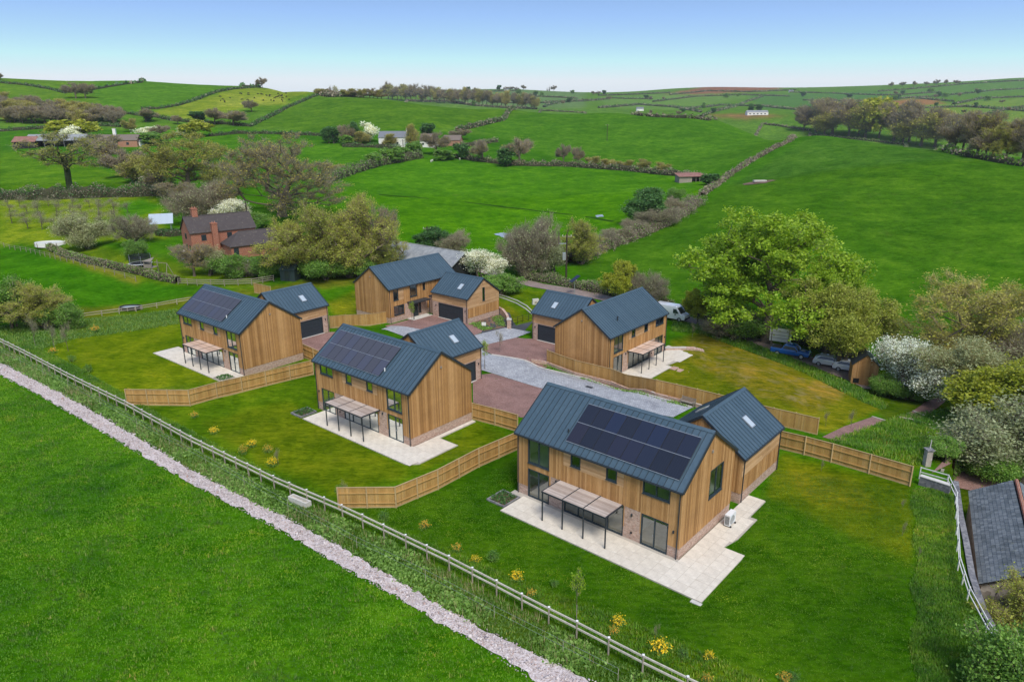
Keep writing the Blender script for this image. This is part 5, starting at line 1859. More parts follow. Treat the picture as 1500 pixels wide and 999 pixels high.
tree('blossom', 704, 410, 366, 56, 'pale flowering bush beside the long dark barn', 'bush')
tree('mid_bush', 735, 432, 405, 60, 'low green scrub behind the rear garage', 'bush')
tree('dark', 622, 366, 340, 28, 'dark evergreen behind the left half of the long barn')
tree('dark', 642, 366, 333, 40, 'larger dark evergreen behind the middle of the long barn')
tree('bare_bush', 668, 372, 338, 46, 'thin grey bush behind the right half of the long barn', 'bush')
for q in (('willow', 432, 402, 318, 84, 'leftmost of the olive willows beside the brick house'), ('willow', 476, 404, 296, 96, 'second olive willow, taller, behind the far left garage'),
          ('willow', 522, 402, 285, 92, 'tallest olive willow left of the long dark barn'), ('bare', 548, 396, 300, 60, 'grey bare-topped tree behind the olive willows'), ('willow', 566, 396, 335, 52, 'low olive willow touching the long dark barn')):
    tree(*q)
tree('mid_bush', 478, 408, 372, 60, 'dark green bushes under the olive willows', 'bush')
tree('mid_bush', 525, 406, 380, 46, 'green bush under the tallest olive willow', 'bush')
# --- around the brick house
tree('oak', 415, 314, 194, 156, 'great spreading oak with bare brown limbs behind the brick house')
tree('oak_green', 279, 284, 190, 112, 'round oak with yellow-green young leaves left of the great oak')
tree('oak_thin', 106, 276, 186, 78, 'tall thin oak with ivy on its trunk in the left field')
tree('bare', 262, 292, 262, 40, 'reddish bare tree left of the budding thicket')
tree('bare_bush', 302, 322, 260, 76, 'pinkish budding thicket behind the brick house', 'bush')
tree('mid_bush', 285, 322, 292, 26, 'small green bush in front of the budding thicket', 'bush')
tree('blossom', 346, 324, 288, 48, 'white flowering bush beside the great oak', 'bush')
tree('mid_bush', 362, 330, 308, 50, 'low green bush at the foot of the great oak', 'bush')
tree('pale_bush', 128, 358, 307, 54, 'round grey-green garden tree near the swimming pool')
tree('bare_bush', 199, 352, 307, 46, 'round pinkish-brown garden tree on the lawn')
tree('mid_bush', 202, 372, 346, 26, 'small green tree beside the trampoline')
tree('bare', 286, 400, 352, 44, 'bare garden tree in front of the brick house')
tree('pale_bush', 312, 398, 358, 36, 'leafy garden tree in front of the brick house')
tree('mid_bush', 336, 402, 370, 44, 'dense green garden shrub by the rail fence', 'shrub')
tree('bare_bush', 362, 402, 374, 40, 'reddish garden shrub by the rail fence', 'shrub')
tree('mid_bush', 386, 404, 372, 40, 'green garden shrub beside the dark shed', 'shrub')
tree('mid_bush', 18, 474, 404, 58, 'dark green bush at the left edge', 'bush')
tree('willow', 64, 474, 406, 66, 'olive bush next to the one at the left edge', 'bush')
tree('mid_bush', 92, 476, 440, 40, 'small dark bush at the end of the rough bank', 'bush')
# --- orchard
k_ = 0
for row, (y0, n_, x0, x1) in enumerate(((296, 9, 12, 180), (306, 9, 6, 190), (318, 8, 18, 185), (328, 6, 30, 150))):
    for i in range(n_):
        px_ = x0 + (x1 - x0) * (i + .5 * (row % 2)) / (n_ - .5) + _trng.uniform(-4, 4)
        hp = 15 + row * 2 + _trng.uniform(-2, 3)
        tree('orchard', px_, y0 + _trng.uniform(-2, 2), y0 - hp, hp * .95, 'small bare orchard tree standing in the pale meadow', 'tree', 'orchard trees', 'orchard_tree')
# --- hedgerow and farm trees across the valley
tree('far_bare', 186, 256, 212, 44, 'bare brown tree at the upper end of the left hedgerow')
tree('far_bare', 166, 236, 196, 46, 'bare tree right of the thin ivy oak')
tree('far_bare', 150, 222, 190, 40, 'bare tree in front of the red-fronted farmhouse')
tree('far_bare_olive', 206, 262, 222, 42, 'olive tree at the lower end of the left hedgerow')
tree('far_bare', 236, 275, 240, 36, 'bare bush left of the round oak')
tree('far_yellow', 118, 196, 170, 50, 'broad yellow-green tree behind the farm barns')
tree('far_bare_olive', 96, 192, 172, 26, 'brownish tree behind the farm barns')
tree('far_white', 112, 200, 178, 22, 'white flowering tree behind the farm barns')
tree('far_bare_olive', 195, 188, 168, 16, 'slim olive tree behind the red-fronted farmhouse')
tree('far_white', 222, 195, 180, 24, 'white flowering tree right of the farmhouse')
tree('far_green', 228, 206, 189, 34, 'green bush right of the farmhouse', 'bush')
tree('far_bare', 240, 196, 178, 24, 'bare tree behind the green farm bush')
tree('far_yellow', 291, 196, 172, 36, 'golden tree above the round oak')
tree('far_white', 270, 194, 182, 16, 'small pale flowering tree left of the golden tree')
tree('far_dark', 294, 174, 159, 20, 'dark evergreen on the far slope')
tree('far_bare', 318, 178, 154, 32, 'left bare clump on the far slope')
tree('far_bare', 345, 180, 158, 40, 'right bare clump on the far slope')
tree('far_bare', 372, 160, 143, 22, 'bare clump below the grazing herd')
tree('far_bare', 217, 173, 154, 30, 'grey round clump at the end of the wood')
tree('far_dark', 222, 172, 158, 14, 'dark bush at the end of the wood', 'bush')
tree('far_bare', 264, 177, 164, 16, 'small bare tree under the pale green field')
tree('far_bare', 115, 138, 114, 24, 'left tree of the copse on the hill')
tree('far_bare', 129, 138, 116, 22, 'right tree of the copse on the hill')
tree('far_bare', 388, 126, 110, 14, 'lone tree on the skyline')
tree('far_bare', 6, 110, 100, 10, 'tiny bare tree on the skyline at the left edge')
tree('conifer', 485, 208, 184, 14, 'left dark conifer by the white farmhouse')
tree('far_dark', 492, 208, 184, 16, 'second dark conifer by the white farmhouse')
tree('far_bare', 512, 208, 180, 24, 'reddish tree by the white farmhouse')
tree('conifer', 524, 207, 177, 12, 'tall dark conifer by the white farmhouse')
tree('far_green', 510, 211, 196, 20, 'green bush by the white farmhouse', 'bush')
tree('far_white', 545, 206, 177, 22, 'white flowering tree by the white farmhouse')
tree('far_bare_olive', 533, 210, 190, 22, 'olive tree left of the white farmhouse')
tree('far_bare_olive', 574, 214, 194, 24, 'olive tree in front of the white farmhouse')
tree('far_bare_olive', 606, 216, 180, 20, 'tall slim olive tree right of the white farmhouse')
tree('far_dark', 631, 204, 180, 18, 'dark round tree behind the farm cottages')
tree('far_green', 612, 226, 207, 26, 'green bush below the farm cottages', 'bush')
tree('far_bare', 642, 226, 192, 34, 'bare tree below the farm cottages')
tree('far_bare', 676, 204, 188, 26, 'bare tree at the right end of the farm')
tree('far_dark', 678, 233, 211, 18, 'dark evergreen in the hedge below the farm')
tree('far_bare', 710, 236, 204, 34, 'bare tree in the long hedge, leftmost')
tree('far_bare', 764, 242, 202, 46, 'bare tree in the long hedge beside the dark bush')
tree('far_dark', 746, 244, 217, 24, 'dark round bush in the long hedge')
tree('far_bare', 828, 241, 212, 20, 'slim bare tree in the long hedge')
tree('far_bare', 850, 244, 216, 18, 'last bare tree in the long hedge')
for i, q in enumerate(((872, 245, 230), (892, 248, 234), (920, 250, 236), (945, 253, 235), (972, 256, 240))):
    tree('far_bare_olive', q[0], q[1], q[2], 22, 'low bush grown out of the long hedge', 'bush', 'bushes of the long hedge')
tree('far_bare_olive', 488, 250, 236, 30, 'olive bush behind the great oak', 'bush')
for i, q in enumerate(((570, 236, 216, 30), (588, 232, 214, 26), (552, 240, 222, 26), (650, 234, 218, 26))):
    tree('far_green', *q, 'green bush in the hedge below the white farmhouse', 'bush', 'green bushes below the white farmhouse')
tree('dark', 945, 326, 278, 56, 'dark green tree on the brown hedge bank')
tree('mid_bush', 992, 296, 278, 22, 'small green bush by the field shelter', 'bush')
tree('bare_bush', 965, 335, 306, 56, 'brown thorn bush below the dark green tree', 'bush')
tree('bare_bush', 988, 318, 292, 34, 'grey thorn bush right of the dark green tree', 'bush')
tree('far_dark', 1046, 273, 258, 24, 'dark bush beside the field shelter', 'bush')
for q in ((905, 356, 334, 40), (880, 366, 340, 40), (930, 345, 324, 40)):
    tree('bare_bush', *q, 'brown thorn bush on the long hedge bank', 'bush', 'thorn bushes of the brown hedge')
# --- line of trees on the middle ridge
for i in range(46):
    t_ = i / 45
    px_ = 474 + 314 * t_ + _trng.uniform(-2, 2)
    yb = 136 + 24 * t_ ** 1.05
    tree('far_bare' if i % 3 else 'far_bare_olive', px_, yb + 1, yb - (10 if t_ < .3 else 20) + _trng.uniform(-5, 3), _trng.uniform(12, 20), 'bare tree in the long row on the middle ridge', 'tree', 'tree row on the middle ridge', 'ridge_tree')
# --- wood on the left hill
for i in range(74):
    t_ = _trng.random()
    px_ = -10 + 185 * t_
    y0, y1 = 146 + 22 * t_, 166 + 8 * t_
    yb = _trng.uniform(y0, y1 + 6)
    if px_ > 150 and yb < 160: yb = 168
    tree('far_bare' if i % 4 else 'far_bare_olive', px_, yb, yb - _trng.uniform(17, 25), _trng.uniform(16, 24), 'bare tree of the wood on the left hill', 'tree', 'wood on the left hill', 'wood_tree')
# --- wood on the right
_ord = ['leftmost', 'second', 'third', 'fourth', 'fifth', 'sixth', 'seventh', 'eighth', 'ninth', 'tenth', 'eleventh', 'twelfth', 'thirteenth', 'fourteenth', 'fifteenth', 'rightmost']
WOODLAB = [('%s tall budding tree%s in the wood along the right field' % (o, '' if o in ('leftmost', 'rightmost') else ' from the left')) for o in _ord] + [
    'bright green lower tree inside the right-hand wood', 'small bare tree at the left tip of the right-hand wood', 'low olive tree at the foot of the leftmost tall wood trees', 'low olive tree at the foot of the seventh tall wood tree',
    'low bare tree at the foot of the tenth tall wood tree', 'low bare tree at the foot of the twelfth tall wood tree']
for i, q in enumerate(((1198, 198, 150, 46, 'far_bare'), (1222, 202, 148, 48, 'bare'), (1246, 205, 152, 46, 'far_bare'), (1270, 207, 150, 44, 'far_bare_olive'), (1290, 208, 150, 40, 'far_yellow'), (1312, 212, 154, 44, 'bare'),
                       (1334, 214, 152, 44, 'far_bare'), (1352, 220, 164, 44, 'bare'), (1372, 222, 166, 44, 'far_bare_olive'), (1392, 227, 172, 42, 'bare'), (1412, 231, 170, 44, 'far_bare'), (1434, 235, 168, 44, 'bare'),
                       (1456, 238, 176, 42, 'far_bare_olive'), (1476, 243, 186, 46, 'oak_green'), (1500, 246, 180, 46, 'bare'), (1525, 250, 185, 46, 'far_bare'), (1260, 204, 158, 34, 'far_green'), (1180, 196, 172, 26, 'far_bare'),
                       (1210, 203, 166, 34, 'far_bare_olive'), (1325, 216, 176, 34, 'far_bare_olive'), (1400, 230, 190, 34, 'far_bare'), (1446, 240, 200, 34, 'far_bare'))):
    tree(q[4], *q[:4], WOODLAB[i], 'tree', 'wood along the right field', 'wood_tree')
# --- sprinkling of trees on the far hills
for i in range(60):
    px_ = _trng.uniform(600, 1500)
    yb = _trng.uniform(142, 176) if px_ > 860 else _trng.uniform(136, 156)
    p_ = ground(px_, yb)
    if p_[1] < 800:
        continue
    tree(_trng.choice(['far_bare', 'far_dark', 'far_bare', 'far_green']), px_, yb, yb - _trng.uniform(4, 8), _trng.uniform(4, 8), 'tiny tree on the far hills', 'tree', 'trees on the far hills', 'far_tree')
for px_, yb in ((690, 134), (700, 133), (735, 133), (745, 133), (752, 132), (760, 133), (770, 132), (808, 133), (815, 134), (872, 140), (880, 140), (888, 139), (1310, 133), (1325, 132), (1342, 132), (1360, 131), (1375, 131), (1390, 130), (1405, 130)):
    tree('far_bare' if px_ % 3 else 'far_dark', px_, yb + 1, yb - 5 - (px_ % 4), 5.5 + px_ % 3, 'tiny dark tree on the skyline', 'tree', 'trees on the far skyline', 'skyline_tree')
for q in ((1104, 168, 156, 7), (1114, 168, 157, 7)):
    tree('conifer', *q, 'small dark conifer above the long white building', 'tree', 'conifers above the long white building')

# ---------------------------------------------------------------- hedges
def hedge(label, pts, h, w, leaf='leaf_mid', twig='twig', mix=.4, dens=1., seed=0, group='field hedges', name='hedge', world=False, clipped=False, core='leaf_core'):
    W = pts if world else gpx(*pts)
    r = np.random.default_rng(seed + 1000)
    d0 = float(np.mean([math.hypot(*p) for p in W]))
    step = max(.8, d0 * .008)
    P = np.array(resample(W, step))
    if len(P) < 2: return
    Z = hz_batch(P[:, 0], P[:, 1])
    L = np.array([P[0, 0], P[0, 1], Z[0]])
    T = np.gradient(P, axis=0); T /= np.hypot(T[:, 0], T[:, 1])[:, None] + 1e-9
    N = np.stack([-T[:, 1], T[:, 0]], 1)
    t = thing(name, label, 'hedge', tuple(L), 0, group)
    # woody core with an uneven top
    jit = .05 if clipped else .2
    hh = h * (.8 + r.normal(0, jit, len(P)))
    ww = w * (.75 + r.normal(0, jit * .6, len(P)))
    prof = [(-.5, -.15), (-.52, .45), (-.36, .9), (0, 1.0), (.36, .9), (.52, .45), (.5, -.15)]
    V = np.array([[P[i, 0] + N[i, 0] * a * ww[i] - L[0], P[i, 1] + N[i, 1] * a * ww[i] - L[1], Z[i] - L[2] + b * hh[i]] for i in range(len(P)) for a, b in prof])
    V += r.normal(0, .04 * min(h, 3), V.shape)
    n = len(prof)
    F = np.array([[i * n + k, i * n + k + 1, (i + 1) * n + k + 1, (i + 1) * n + k] for i in range(len(P) - 1) for k in range(n - 1)])
    link('stems', np_mesh(name + '_stems', V, F, M[core]), t)
    size = max(.13, d0 * .0011)
    length = float(np.sum(np.hypot(*np.diff(P, axis=0).T)))
    m = int(min(26000, dens * length * (2 * h + w) / (size * size) * .8))
    s = r.uniform(0, len(P) - 1.001, m); i = s.astype(int); f = (s - i)[:, None]
    c = P[i] * (1 - f) + P[i + 1] * f
    z = Z[i] * (1 - f[:, 0]) + Z[i + 1] * f[:, 0]
    a = r.uniform(0, math.pi, m)
    rr = r.uniform(.85, 1.12 if clipped else 1.4, m)
    lump = 1 + (0 if clipped else .25) * np.sin(s * step * .9 + 2 * np.sin(s * step * .23))
    u, v = np.cos(a) * .5 * w * rr * lump, np.abs(np.sin(a)) ** .6 * h * .85 * rr * lump
    Q = np.stack([c[:, 0] + N[i, 0] * u - L[0], c[:, 1] + N[i, 1] * u - L[1], z - L[2] + v + r.uniform(-.1, .1, m) * h * .3], 1)
    q, fc = leaf_quads(Q, size, r)
    mi = (r.random(m) < mix).astype(int)
    link('foliage', np_mesh(name + '_foliage', q, fc, [M[leaf], M[twig]], mi), t)
    return t
M['leaf_core'] = plain('hedge_core', (.055, .055, .030), .95, .1, vary=.4, scale=4)
M['brown_core'] = plain('hedge_core_brown', (.10, .08, .055), .95, .1, vary=.4, scale=4)

hedge('broad dark hedge between the orchard and the left field', [(-40, 286), (60, 285), (150, 283), (235, 282), (262, 284)], 3.2, 3.0, 'leaf_dark', 'twig', .55, seed=1)
hedge('hedge running up from the round oak to the farm', [(255, 278), (215, 266), (185, 250), (165, 236), (140, 218)], 2.6, 2.5, 'leaf_mid', 'twig', .7, seed=2)
hedge('hedge under the tree row on the middle ridge', [(468, 136), (520, 140), (600, 147), (690, 154), (790, 161)], 3.2, 4, 'leaf_dark', 'twig', .75, seed=3)
hedge('hedge climbing from the white farm to the middle ridge', [(672, 192), (700, 186), (740, 177), (795, 163)], 2.4, 2.5, 'leaf_dark', 'twig', .5, seed=4)
hedge('long hedge across the middle meadow', [(640, 227), (690, 234), (760, 243), (840, 245), (920, 252), (1000, 261), (1040, 268)], 2.2, 2.5, 'leaf_dark', 'twig', .6, seed=5)
hedge('long brown hedge climbing between the two big fields', [(1190, 200), (1160, 212), (1130, 226), (1100, 242), (1072, 260), (1052, 275), (1030, 290)], 1.4, 2.2, 'leaf_mid', 'twig', .85, seed=6, core='brown_core')
hedge('brown hedge bank below the field shelter', [(1022, 300), (1000, 318), (975, 332), (930, 350), (880, 368), (838, 388)], 2.2, 4.5, 'leaf_mid', 'twig', .75, seed=7, core='brown_core')
hedge('hedge along the crest of the right-hand meadow', [(795, 163), (860, 167), (940, 172), (1040, 180), (1120, 186), (1190, 196)], 2.0, 2.5, 'leaf_mid', 'twig', .7, seed=8)
hedge('low hedge under the wood along the right skyline', [(1190, 203), (1260, 210), (1330, 219), (1400, 233), (1470, 246), (1560, 260)], 2.0, 2.4, 'leaf_mid', 'twig', .45, seed=9)
hedge('roadside hedge on the far side of the lane', [(770, 408), (820, 417), (870, 428), (930, 441), (985, 453)], 1.5, 2.4, 'leaf_mid', 'twig', .55, seed=10)
hedge('roadside hedge between the white van and the tall tree', [(1000, 456), (1040, 470), (1080, 484), (1120, 496)], 1.4, 2.2, 'leaf_mid', 'twig', .7, seed=11)
hedge('rough hedge between the tall tree and the timber shed', [(1125, 492), (1165, 503), (1215, 520), (1270, 540)], 1.0, 1.8, 'leaf_mid', 'twig', .4, seed=12)
hedge('clipped brown hedge round the garden of the brick house', [(74, 358), (95, 368), (130, 379), (170, 388), (210, 397), (262, 410)], 1.5, 1.5, 'leaf_mid', 'twig', .6, seed=13, clipped=True)
hedge('dark hedge beside the tilted solar panel', [(232, 340), (250, 342), (270, 340)], 1.8, 1.5, 'leaf_dark', 'twig', .1, seed=14, clipped=True)
hedge('hedge from the great oak up to the white farm', [(470, 268), (500, 258), (530, 248), (560, 240), (620, 230)], 3.0, 4, 'leaf_mid', 'twig', .4, seed=15)
hedge('yard hedge below the white farmhouse', [(505, 213), (545, 214), (590, 217)], 1.8, 2, 'leaf_dark', 'twig', .2, seed=16)
hedge('hedge bank right of the farm cottages', [(668, 216), (700, 213), (730, 208)], 2.0, 3, 'leaf_mid', 'twig', .6, seed=17)
hedge('dark evergreen hedge beside the red yard', [(1372, 682), (1400, 690), (1440, 700), (1480, 716)], 1.5, 1.3, 'leaf_mid', 'twig', .1, seed=18, clipped=True)
for i, (lab, q) in enumerate((
    ('dark hedge crossing the left hill from the edge', [(-20, 112), (40, 118), (75, 124), (100, 131)]),
    ('dark hedge over the left hill towards the skyline', [(140, 126), (170, 121), (210, 116), (260, 114)]),
    ('skyline hedge on the left hill', [(60, 108), (120, 109), (170, 111), (230, 114)]),
    ('curved hedge above the pale green field', [(210, 155), (235, 155), (262, 151), (290, 143), (320, 132), (345, 127), (385, 125)]),
    ('hedge below the pale green field', [(228, 166), (255, 172), (290, 176), (330, 178), (372, 182)]),
    ('hedge from the clumps up to the ridge', [(372, 181), (395, 170), (425, 155), (468, 138)]),
    ('skyline hedge right of the lone tree', [(395, 126), (420, 128), (445, 131), (470, 135)]),
    ('skyline hedge left of the lone tree', [(300, 117), (330, 119), (360, 123), (385, 125)]),
    ('hedge below the wood on the left hill', [(0, 186), (50, 183), (100, 180), (140, 178), (180, 181)]),
    ('hedge above the golden tree', [(310, 196), (350, 192), (400, 193), (440, 195), (480, 197)]),
    ('short hedge above the farm barns', [(175, 160), (195, 162), (215, 166)]))):
    hedge(lab, q, 1.7, 2.0, 'leaf_dark', 'twig', .15, seed=40 + i)
FARH = [[(600, 134), (650, 133), (700, 135), (760, 134)], [(640, 142), (700, 140), (780, 142), (850, 146)], [(720, 150), (800, 152), (860, 150)], [(800, 158), (840, 150), (900, 146), (960, 148)],
        [(880, 142), (930, 141), (985, 139)], [(880, 160), (940, 156), (990, 160), (1030, 168)], [(960, 152), (1020, 145), (1090, 143), (1160, 146)], [(1000, 164), (1060, 158), (1120, 160), (1170, 166)],
        [(985, 142), (1040, 137), (1100, 139), (1170, 137)], [(1030, 176), (1060, 165), (1100, 152), (1120, 146)], [(1160, 140), (1220, 142), (1300, 146), (1380, 142)], [(1180, 152), (1260, 154), (1340, 150), (1400, 156)],
        [(1290, 140), (1350, 136), (1420, 130), (1520, 126)], [(1340, 150), (1400, 146), (1460, 140), (1520, 138)], [(1180, 164), (1240, 160), (1330, 166), (1420, 164), (1510, 172)], [(1400, 160), (1440, 152), (1520, 150)], [(1440, 180), (1470, 170), (1520, 164)],
        [(1290, 178), (1330, 172), (1400, 178), (1450, 184)]]
for i, q in enumerate(FARH):
    hedge('dark hedge dividing the patchwork of the far hills', q, 3.0, 4, 'leaf_dark', 'twig', .45, dens=.8, seed=70 + i, group='hedges of the far hills')
# ---------------------------------------------------------------- older buildings round the valley
def tile_mat(name, a, b, lichen=.35):
    t = NT(name, .8, .2)
    n = t.noise(t.coord(), 1.2, 6, .65)
    s = t.node('ShaderNodeSeparateXYZ'); t.l.new(t.coord(), s.inputs[0])
    w = t.math('FRACT', t.math('MULTIPLY', s.outputs[2], 5.2))
    c = t.mix(n, a, b)
    c = t.mix(1., c, t.ramp(w, [(0, (.75, .75, .75)), (.25, (1, 1, 1)), (1, (1.05, 1.05, 1.05))]), 'MULTIPLY')
    c = t.mix(t.rng(t.noise(t.coord(), 2.5, 5), .60, .72, 0, lichen), c, (.30, .27, .20))
    t.color(c); t.bump(w, .3, .03)
    return t.mat
def corr_mat(name, a, b):
    t = NT(name, .7, .3)
    n = t.noise(t.coord(), .9, 6, .7)
    s = t.node('ShaderNodeSeparateXYZ'); t.l.new(t.coord(), s.inputs[0])
    w = t.math('SINE', t.math('MULTIPLY', s.outputs[0], 24))
    t.color(t.mix(t.rng(n, .35, .65), a, b)); t.bump(w, .5, .04)
    return t.mat
M['tile'] = tile_mat('brown_tiles', (.055, .045, .045), (.095, .08, .075))
M['slate2'] = tile_mat('grey_slates', (.13, .14, .16), (.22, .23, .25), .2)
M['thatch'] = tile_mat('brown_thatch', (.14, .11, .09), (.22, .18, .15), .1)
M['corr'] = corr_mat('corrugated_grey', (.20, .21, .22), (.34, .35, .35))
M['rust'] = corr_mat('corrugated_rust', (.22, .09, .065), (.34, .18, .14))
M['barn_black'] = plain('tarred_boards', (.022, .022, .024), .8, .2)
M['farm_brick'] = brick_mat('farm_brick', (.36, .14, .08), (.42, .20, .12), (.4, .3, .24))

def gabled(name, label, cat, p, yaw, L, D, he, hr, wall, roof, wins=(), hip=False, over=.25, chim=(), open_front=None, group=None, z0=-.6):
    """house with its front-left corner at p; x runs along the front, y to the back"""
    t = thing(name, label, cat, tuple(p), yaw, group)
    d = MB()
    d.box(0, L, 0, D, z0, he)
    if open_front:
        d = MB(); d.box(0, L, D - .2, D, z0, he); d.box(0, .2, 0, D - .2, z0, he); d.box(L - .2, L, 0, D - .2, z0, he)
        for k in range(open_front + 1):
            x = L * k / open_front
            d.box(min(max(x - .1, .21), L - .41), min(max(x + .1, .41), L - .21), 0, .2, z0, he)
    if not hip:
        for x in (0.001, L - .001):
            d.poly([(x, 0, he), (x, D, he), (x, D / 2, hr - .05)])
    d.build('wall', M[wall], t)
    r = MB()
    o = over
    sl = (hr - he) / (D / 2)
    ze = he - o * sl
    hx = D / 2 if hip else 0
    for s in (0, 1):
        y0, y1 = (-o, D / 2) if s == 0 else (D + o, D / 2)
        P = [(-o, y0, ze), (L + o, y0, ze), (L + o - 0, y1, hr), (hx - o, y1, hr)]
        Q = [(a, b, c + .12) for a, b, c in P]
        if s: P, Q = P[::-1], Q[::-1]
        r.hexa(P, Q)
    if hip:
        r.poly([(-o, -o, ze + .12), (hx - o, D / 2, hr + .12), (-o, D + o, ze + .12)])
    ro = r.build('roof', M[roof], t)
    d = MB(); d.tube((hx - o, D / 2, hr + .1), (L + o, D / 2, hr + .1), .12, n=6); d.build('ridge', M[roof], ro)
    for cx, cy, w, top, wallm, base in chim:
        d = MB(); d.box(cx - w / 2, cx + w / 2, cy - w / 2, cy + w / 2, base, top); c = d.build('chimney', M[wallm], t)
        d = MB(); d.box(cx - w / 2 - .08, cx + w / 2 + .08, cy - w / 2 - .08, cy + w / 2 + .08, top, top + .15); d.build('chimney_cap', M[wallm], c)
        for k in (-1, 1):
            d = MB(); d.tube((cx + k * w * .22, cy, top + .15), (cx + k * w * .22, cy, top + .5), .12, .10, n=7); d.build('chimney_pot', M['farm_brick'], c)
    for side, u, z, w, h in wins:
        fr = MB()
        if side == 'f':
            fr.box(u, u + w, -.05, .02, z, z + h); pn = (u + .08, u + w - .08, -.06, -.051, z + .08, z + h - .08)
        elif side == 'l':
            fr.box(-.05, .02, u, u + w, z, z + h); pn = (-.06, -.051, u + .08, u + w - .08, z + .08, z + h - .08)
        else:
            fr.box(L - .02, L + .05, u, u + w, z, z + h); pn = (L + .051, L + .06, u + .08, u + w - .08, z + .08, z + h - .08)
        wo_ = fr.build('window', M['trim'] if wall != 'white_paint' else M['white_metal'], t)
        pb = MB(); pb.box(*pn); pb.build('pane', M['dark_glass'], wo_)
    return t
def dglass():
    t = NT('dark_glass', .1, .6); t.color((.03, .04, .045)); return t.mat
M['dark_glass'] = dglass()

bp = ground(285, 372)
bh_ = gabled('brick_house', 'red brick house with brown tiled roof and low wing beyond the far left house', 'house', bp, R(39), 13.2, 6.6, 4.9, 7.7, 'red_brick', 'tile',
       wins=[('l', 1.0, .8, 1.0, 1.4), ('l', 3.2, .8, 1.0, 1.4), ('l', 3.0, 3.3, 1.0, 1.1), ('f', 7.2, 3.1, 1.0, 1.2), ('f', 2.0, 3.1, 1.0, 1.2)], chim=[(4.6, -.45, 1.1, 6.4, 'red_brick', -.5), (2.2, 3.6, 1.1, 9.2, 'red_brick', 7.0)])
c_, s_ = math.cos(R(39)), math.sin(R(39))
wp = (bp[0] + c_ * 5.8 + s_ * 5.9, bp[1] + s_ * 5.8 - c_ * 5.9, hz(bp[0] + c_ * 5.8 + s_ * 5.9, bp[1] + s_ * 5.8 - c_ * 5.9))
wg_ = gabled('brick_wing', 'low red brick wing with hipped brown roof in front of the brick house', 'house', wp, R(39), 11.5, 6.0, 2.6, 4.9, 'red_brick', 'tile', wins=[('f', 5.2, 1.3, 2.4, 1.1), ('f', .5, .1, 1.0, 2.1)], hip=True)
for ch_ in list(wg_.children):          # the wing belongs to the house
    ch_.parent = bh_
    ch_.location = (5.8, -5.9, wp[2] - bp[2])
    ch_.name = {'wall': 'wing_wall', 'roof': 'wing_roof'}.get(ch_.name.split('.')[0], ch_.name)
bpy.data.objects.remove(wg_)
# long tarred barn behind the rear house
_zr = 3.3
rr_ = at_z(681, 369, _zr)
a_ = R(-41)
Lb, Db = 23., 7.4
u_ = np.array([math.cos(a_), math.sin(a_)]); v_ = np.array([-u_[1], u_[0]])
o_ = rr_[:2] - u_ * Lb - v_ * Db / 2
gabled('long_barn', 'long dark barn with grey corrugated roof behind the rear house', 'barn', (o_[0], o_[1], -2.0), a_, Lb, Db, 3.0, 5.2, 'barn_black', 'corr', over=.4, z0=-1)
# farm on the left
def gp(px, py): return ground(px, py)
gabled('red_barn', 'small barn with rusty red roof at the left farm', 'barn', gp(22, 211), R(10), 10, 9, 3.2, 5.4, 'barn_black', 'rust')
gabled('grey_barn', 'long low grey barn at the left farm', 'barn', gp(40, 210), R(6), 27, 11, 3.4, 6.0, 'slate_stone', 'corr', open_front=6)
gabled('farmhouse', 'old farmhouse with brown roof and red front at the left farm', 'house', gp(150, 210), R(8), 17, 8, 3.2, 5.6, 'farm_brick', 'thatch', wins=[('f', 2, 1, 1.2, 1.2), ('f', 7, 1, 1.2, 1.2), ('f', 12, 1, 1.2, 1.2)], chim=[(6, 4, 1.3, 8.4, 'white_paint', 5.2)])
gabled('blue_barn', 'blue-grey sheet barn beside the red-fronted farmhouse', 'barn', gp(146, 213), R(10), 7, 6, 3.0, 4.2, 'steel', 'corr')
gabled('white_outhouse', 'small white outhouse right of the red-fronted farmhouse', 'shed', gp(190, 209), R(5), 6, 5, 2.4, 3.6, 'white_paint', 'slate2', wins=[('f', 1, .2, 1.2, 1.9)])
gabled('farmhouse', 'white farmhouse with slate roof in the middle distance', 'house', gp(558, 213), R(-4), 15, 8, 4.4, 7.2, 'white_paint', 'slate2', wins=[('f', 1.5, 1, 1.2, 1.2), ('f', 5, 1, 1.2, 1.2), ('f', 9, 1, 1.2, 1.2), ('f', 3, 3.0, 1.1, 1.0), ('f', 8, 3.0, 1.1, 1.0)], chim=[(14, 4, .9, 8.4, 'white_paint', 6.8)])
gabled('cottage', 'white cottage with brown thatched roof right of the white farmhouse', 'house', gp(618, 214), R(-10), 8, 6.5, 3.0, 6.2, 'white_paint', 'thatch', wins=[('f', 1.2, .9, 1.1, 1.1), ('f', 5, .9, 1.1, 1.1)])
gabled('cottage', 'low brown-roofed cottage at the right end of the farm', 'house', gp(652, 212), R(-10), 9, 6, 2.6, 4.8, 'farm_brick', 'thatch', wins=[('f', 1.5, .9, 1.1, 1.1)])
gabled('farmhouse', 'long white building on the far slope below two conifers', 'house', gp(1098, 173), R(0), 28, 10, 4.2, 6.4, 'white_paint', 'corr', wins=[('f', 2.5 + 5 * k, 1.3, 2.4, 1.5) for k in range(5)])
for q in ((936, 165, 'tiny white farmhouse on the crest beyond the right-hand meadow'), (742, 134, 'tiny white farm on the far skyline'), (1160, 140, 'tiny pale farm building on the far hills at the right')):
    gabled('farmhouse', q[2], 'house', gp(q[0], q[1]), 0, 11, 7, 3.6, 6, 'white_paint', 'slate2')

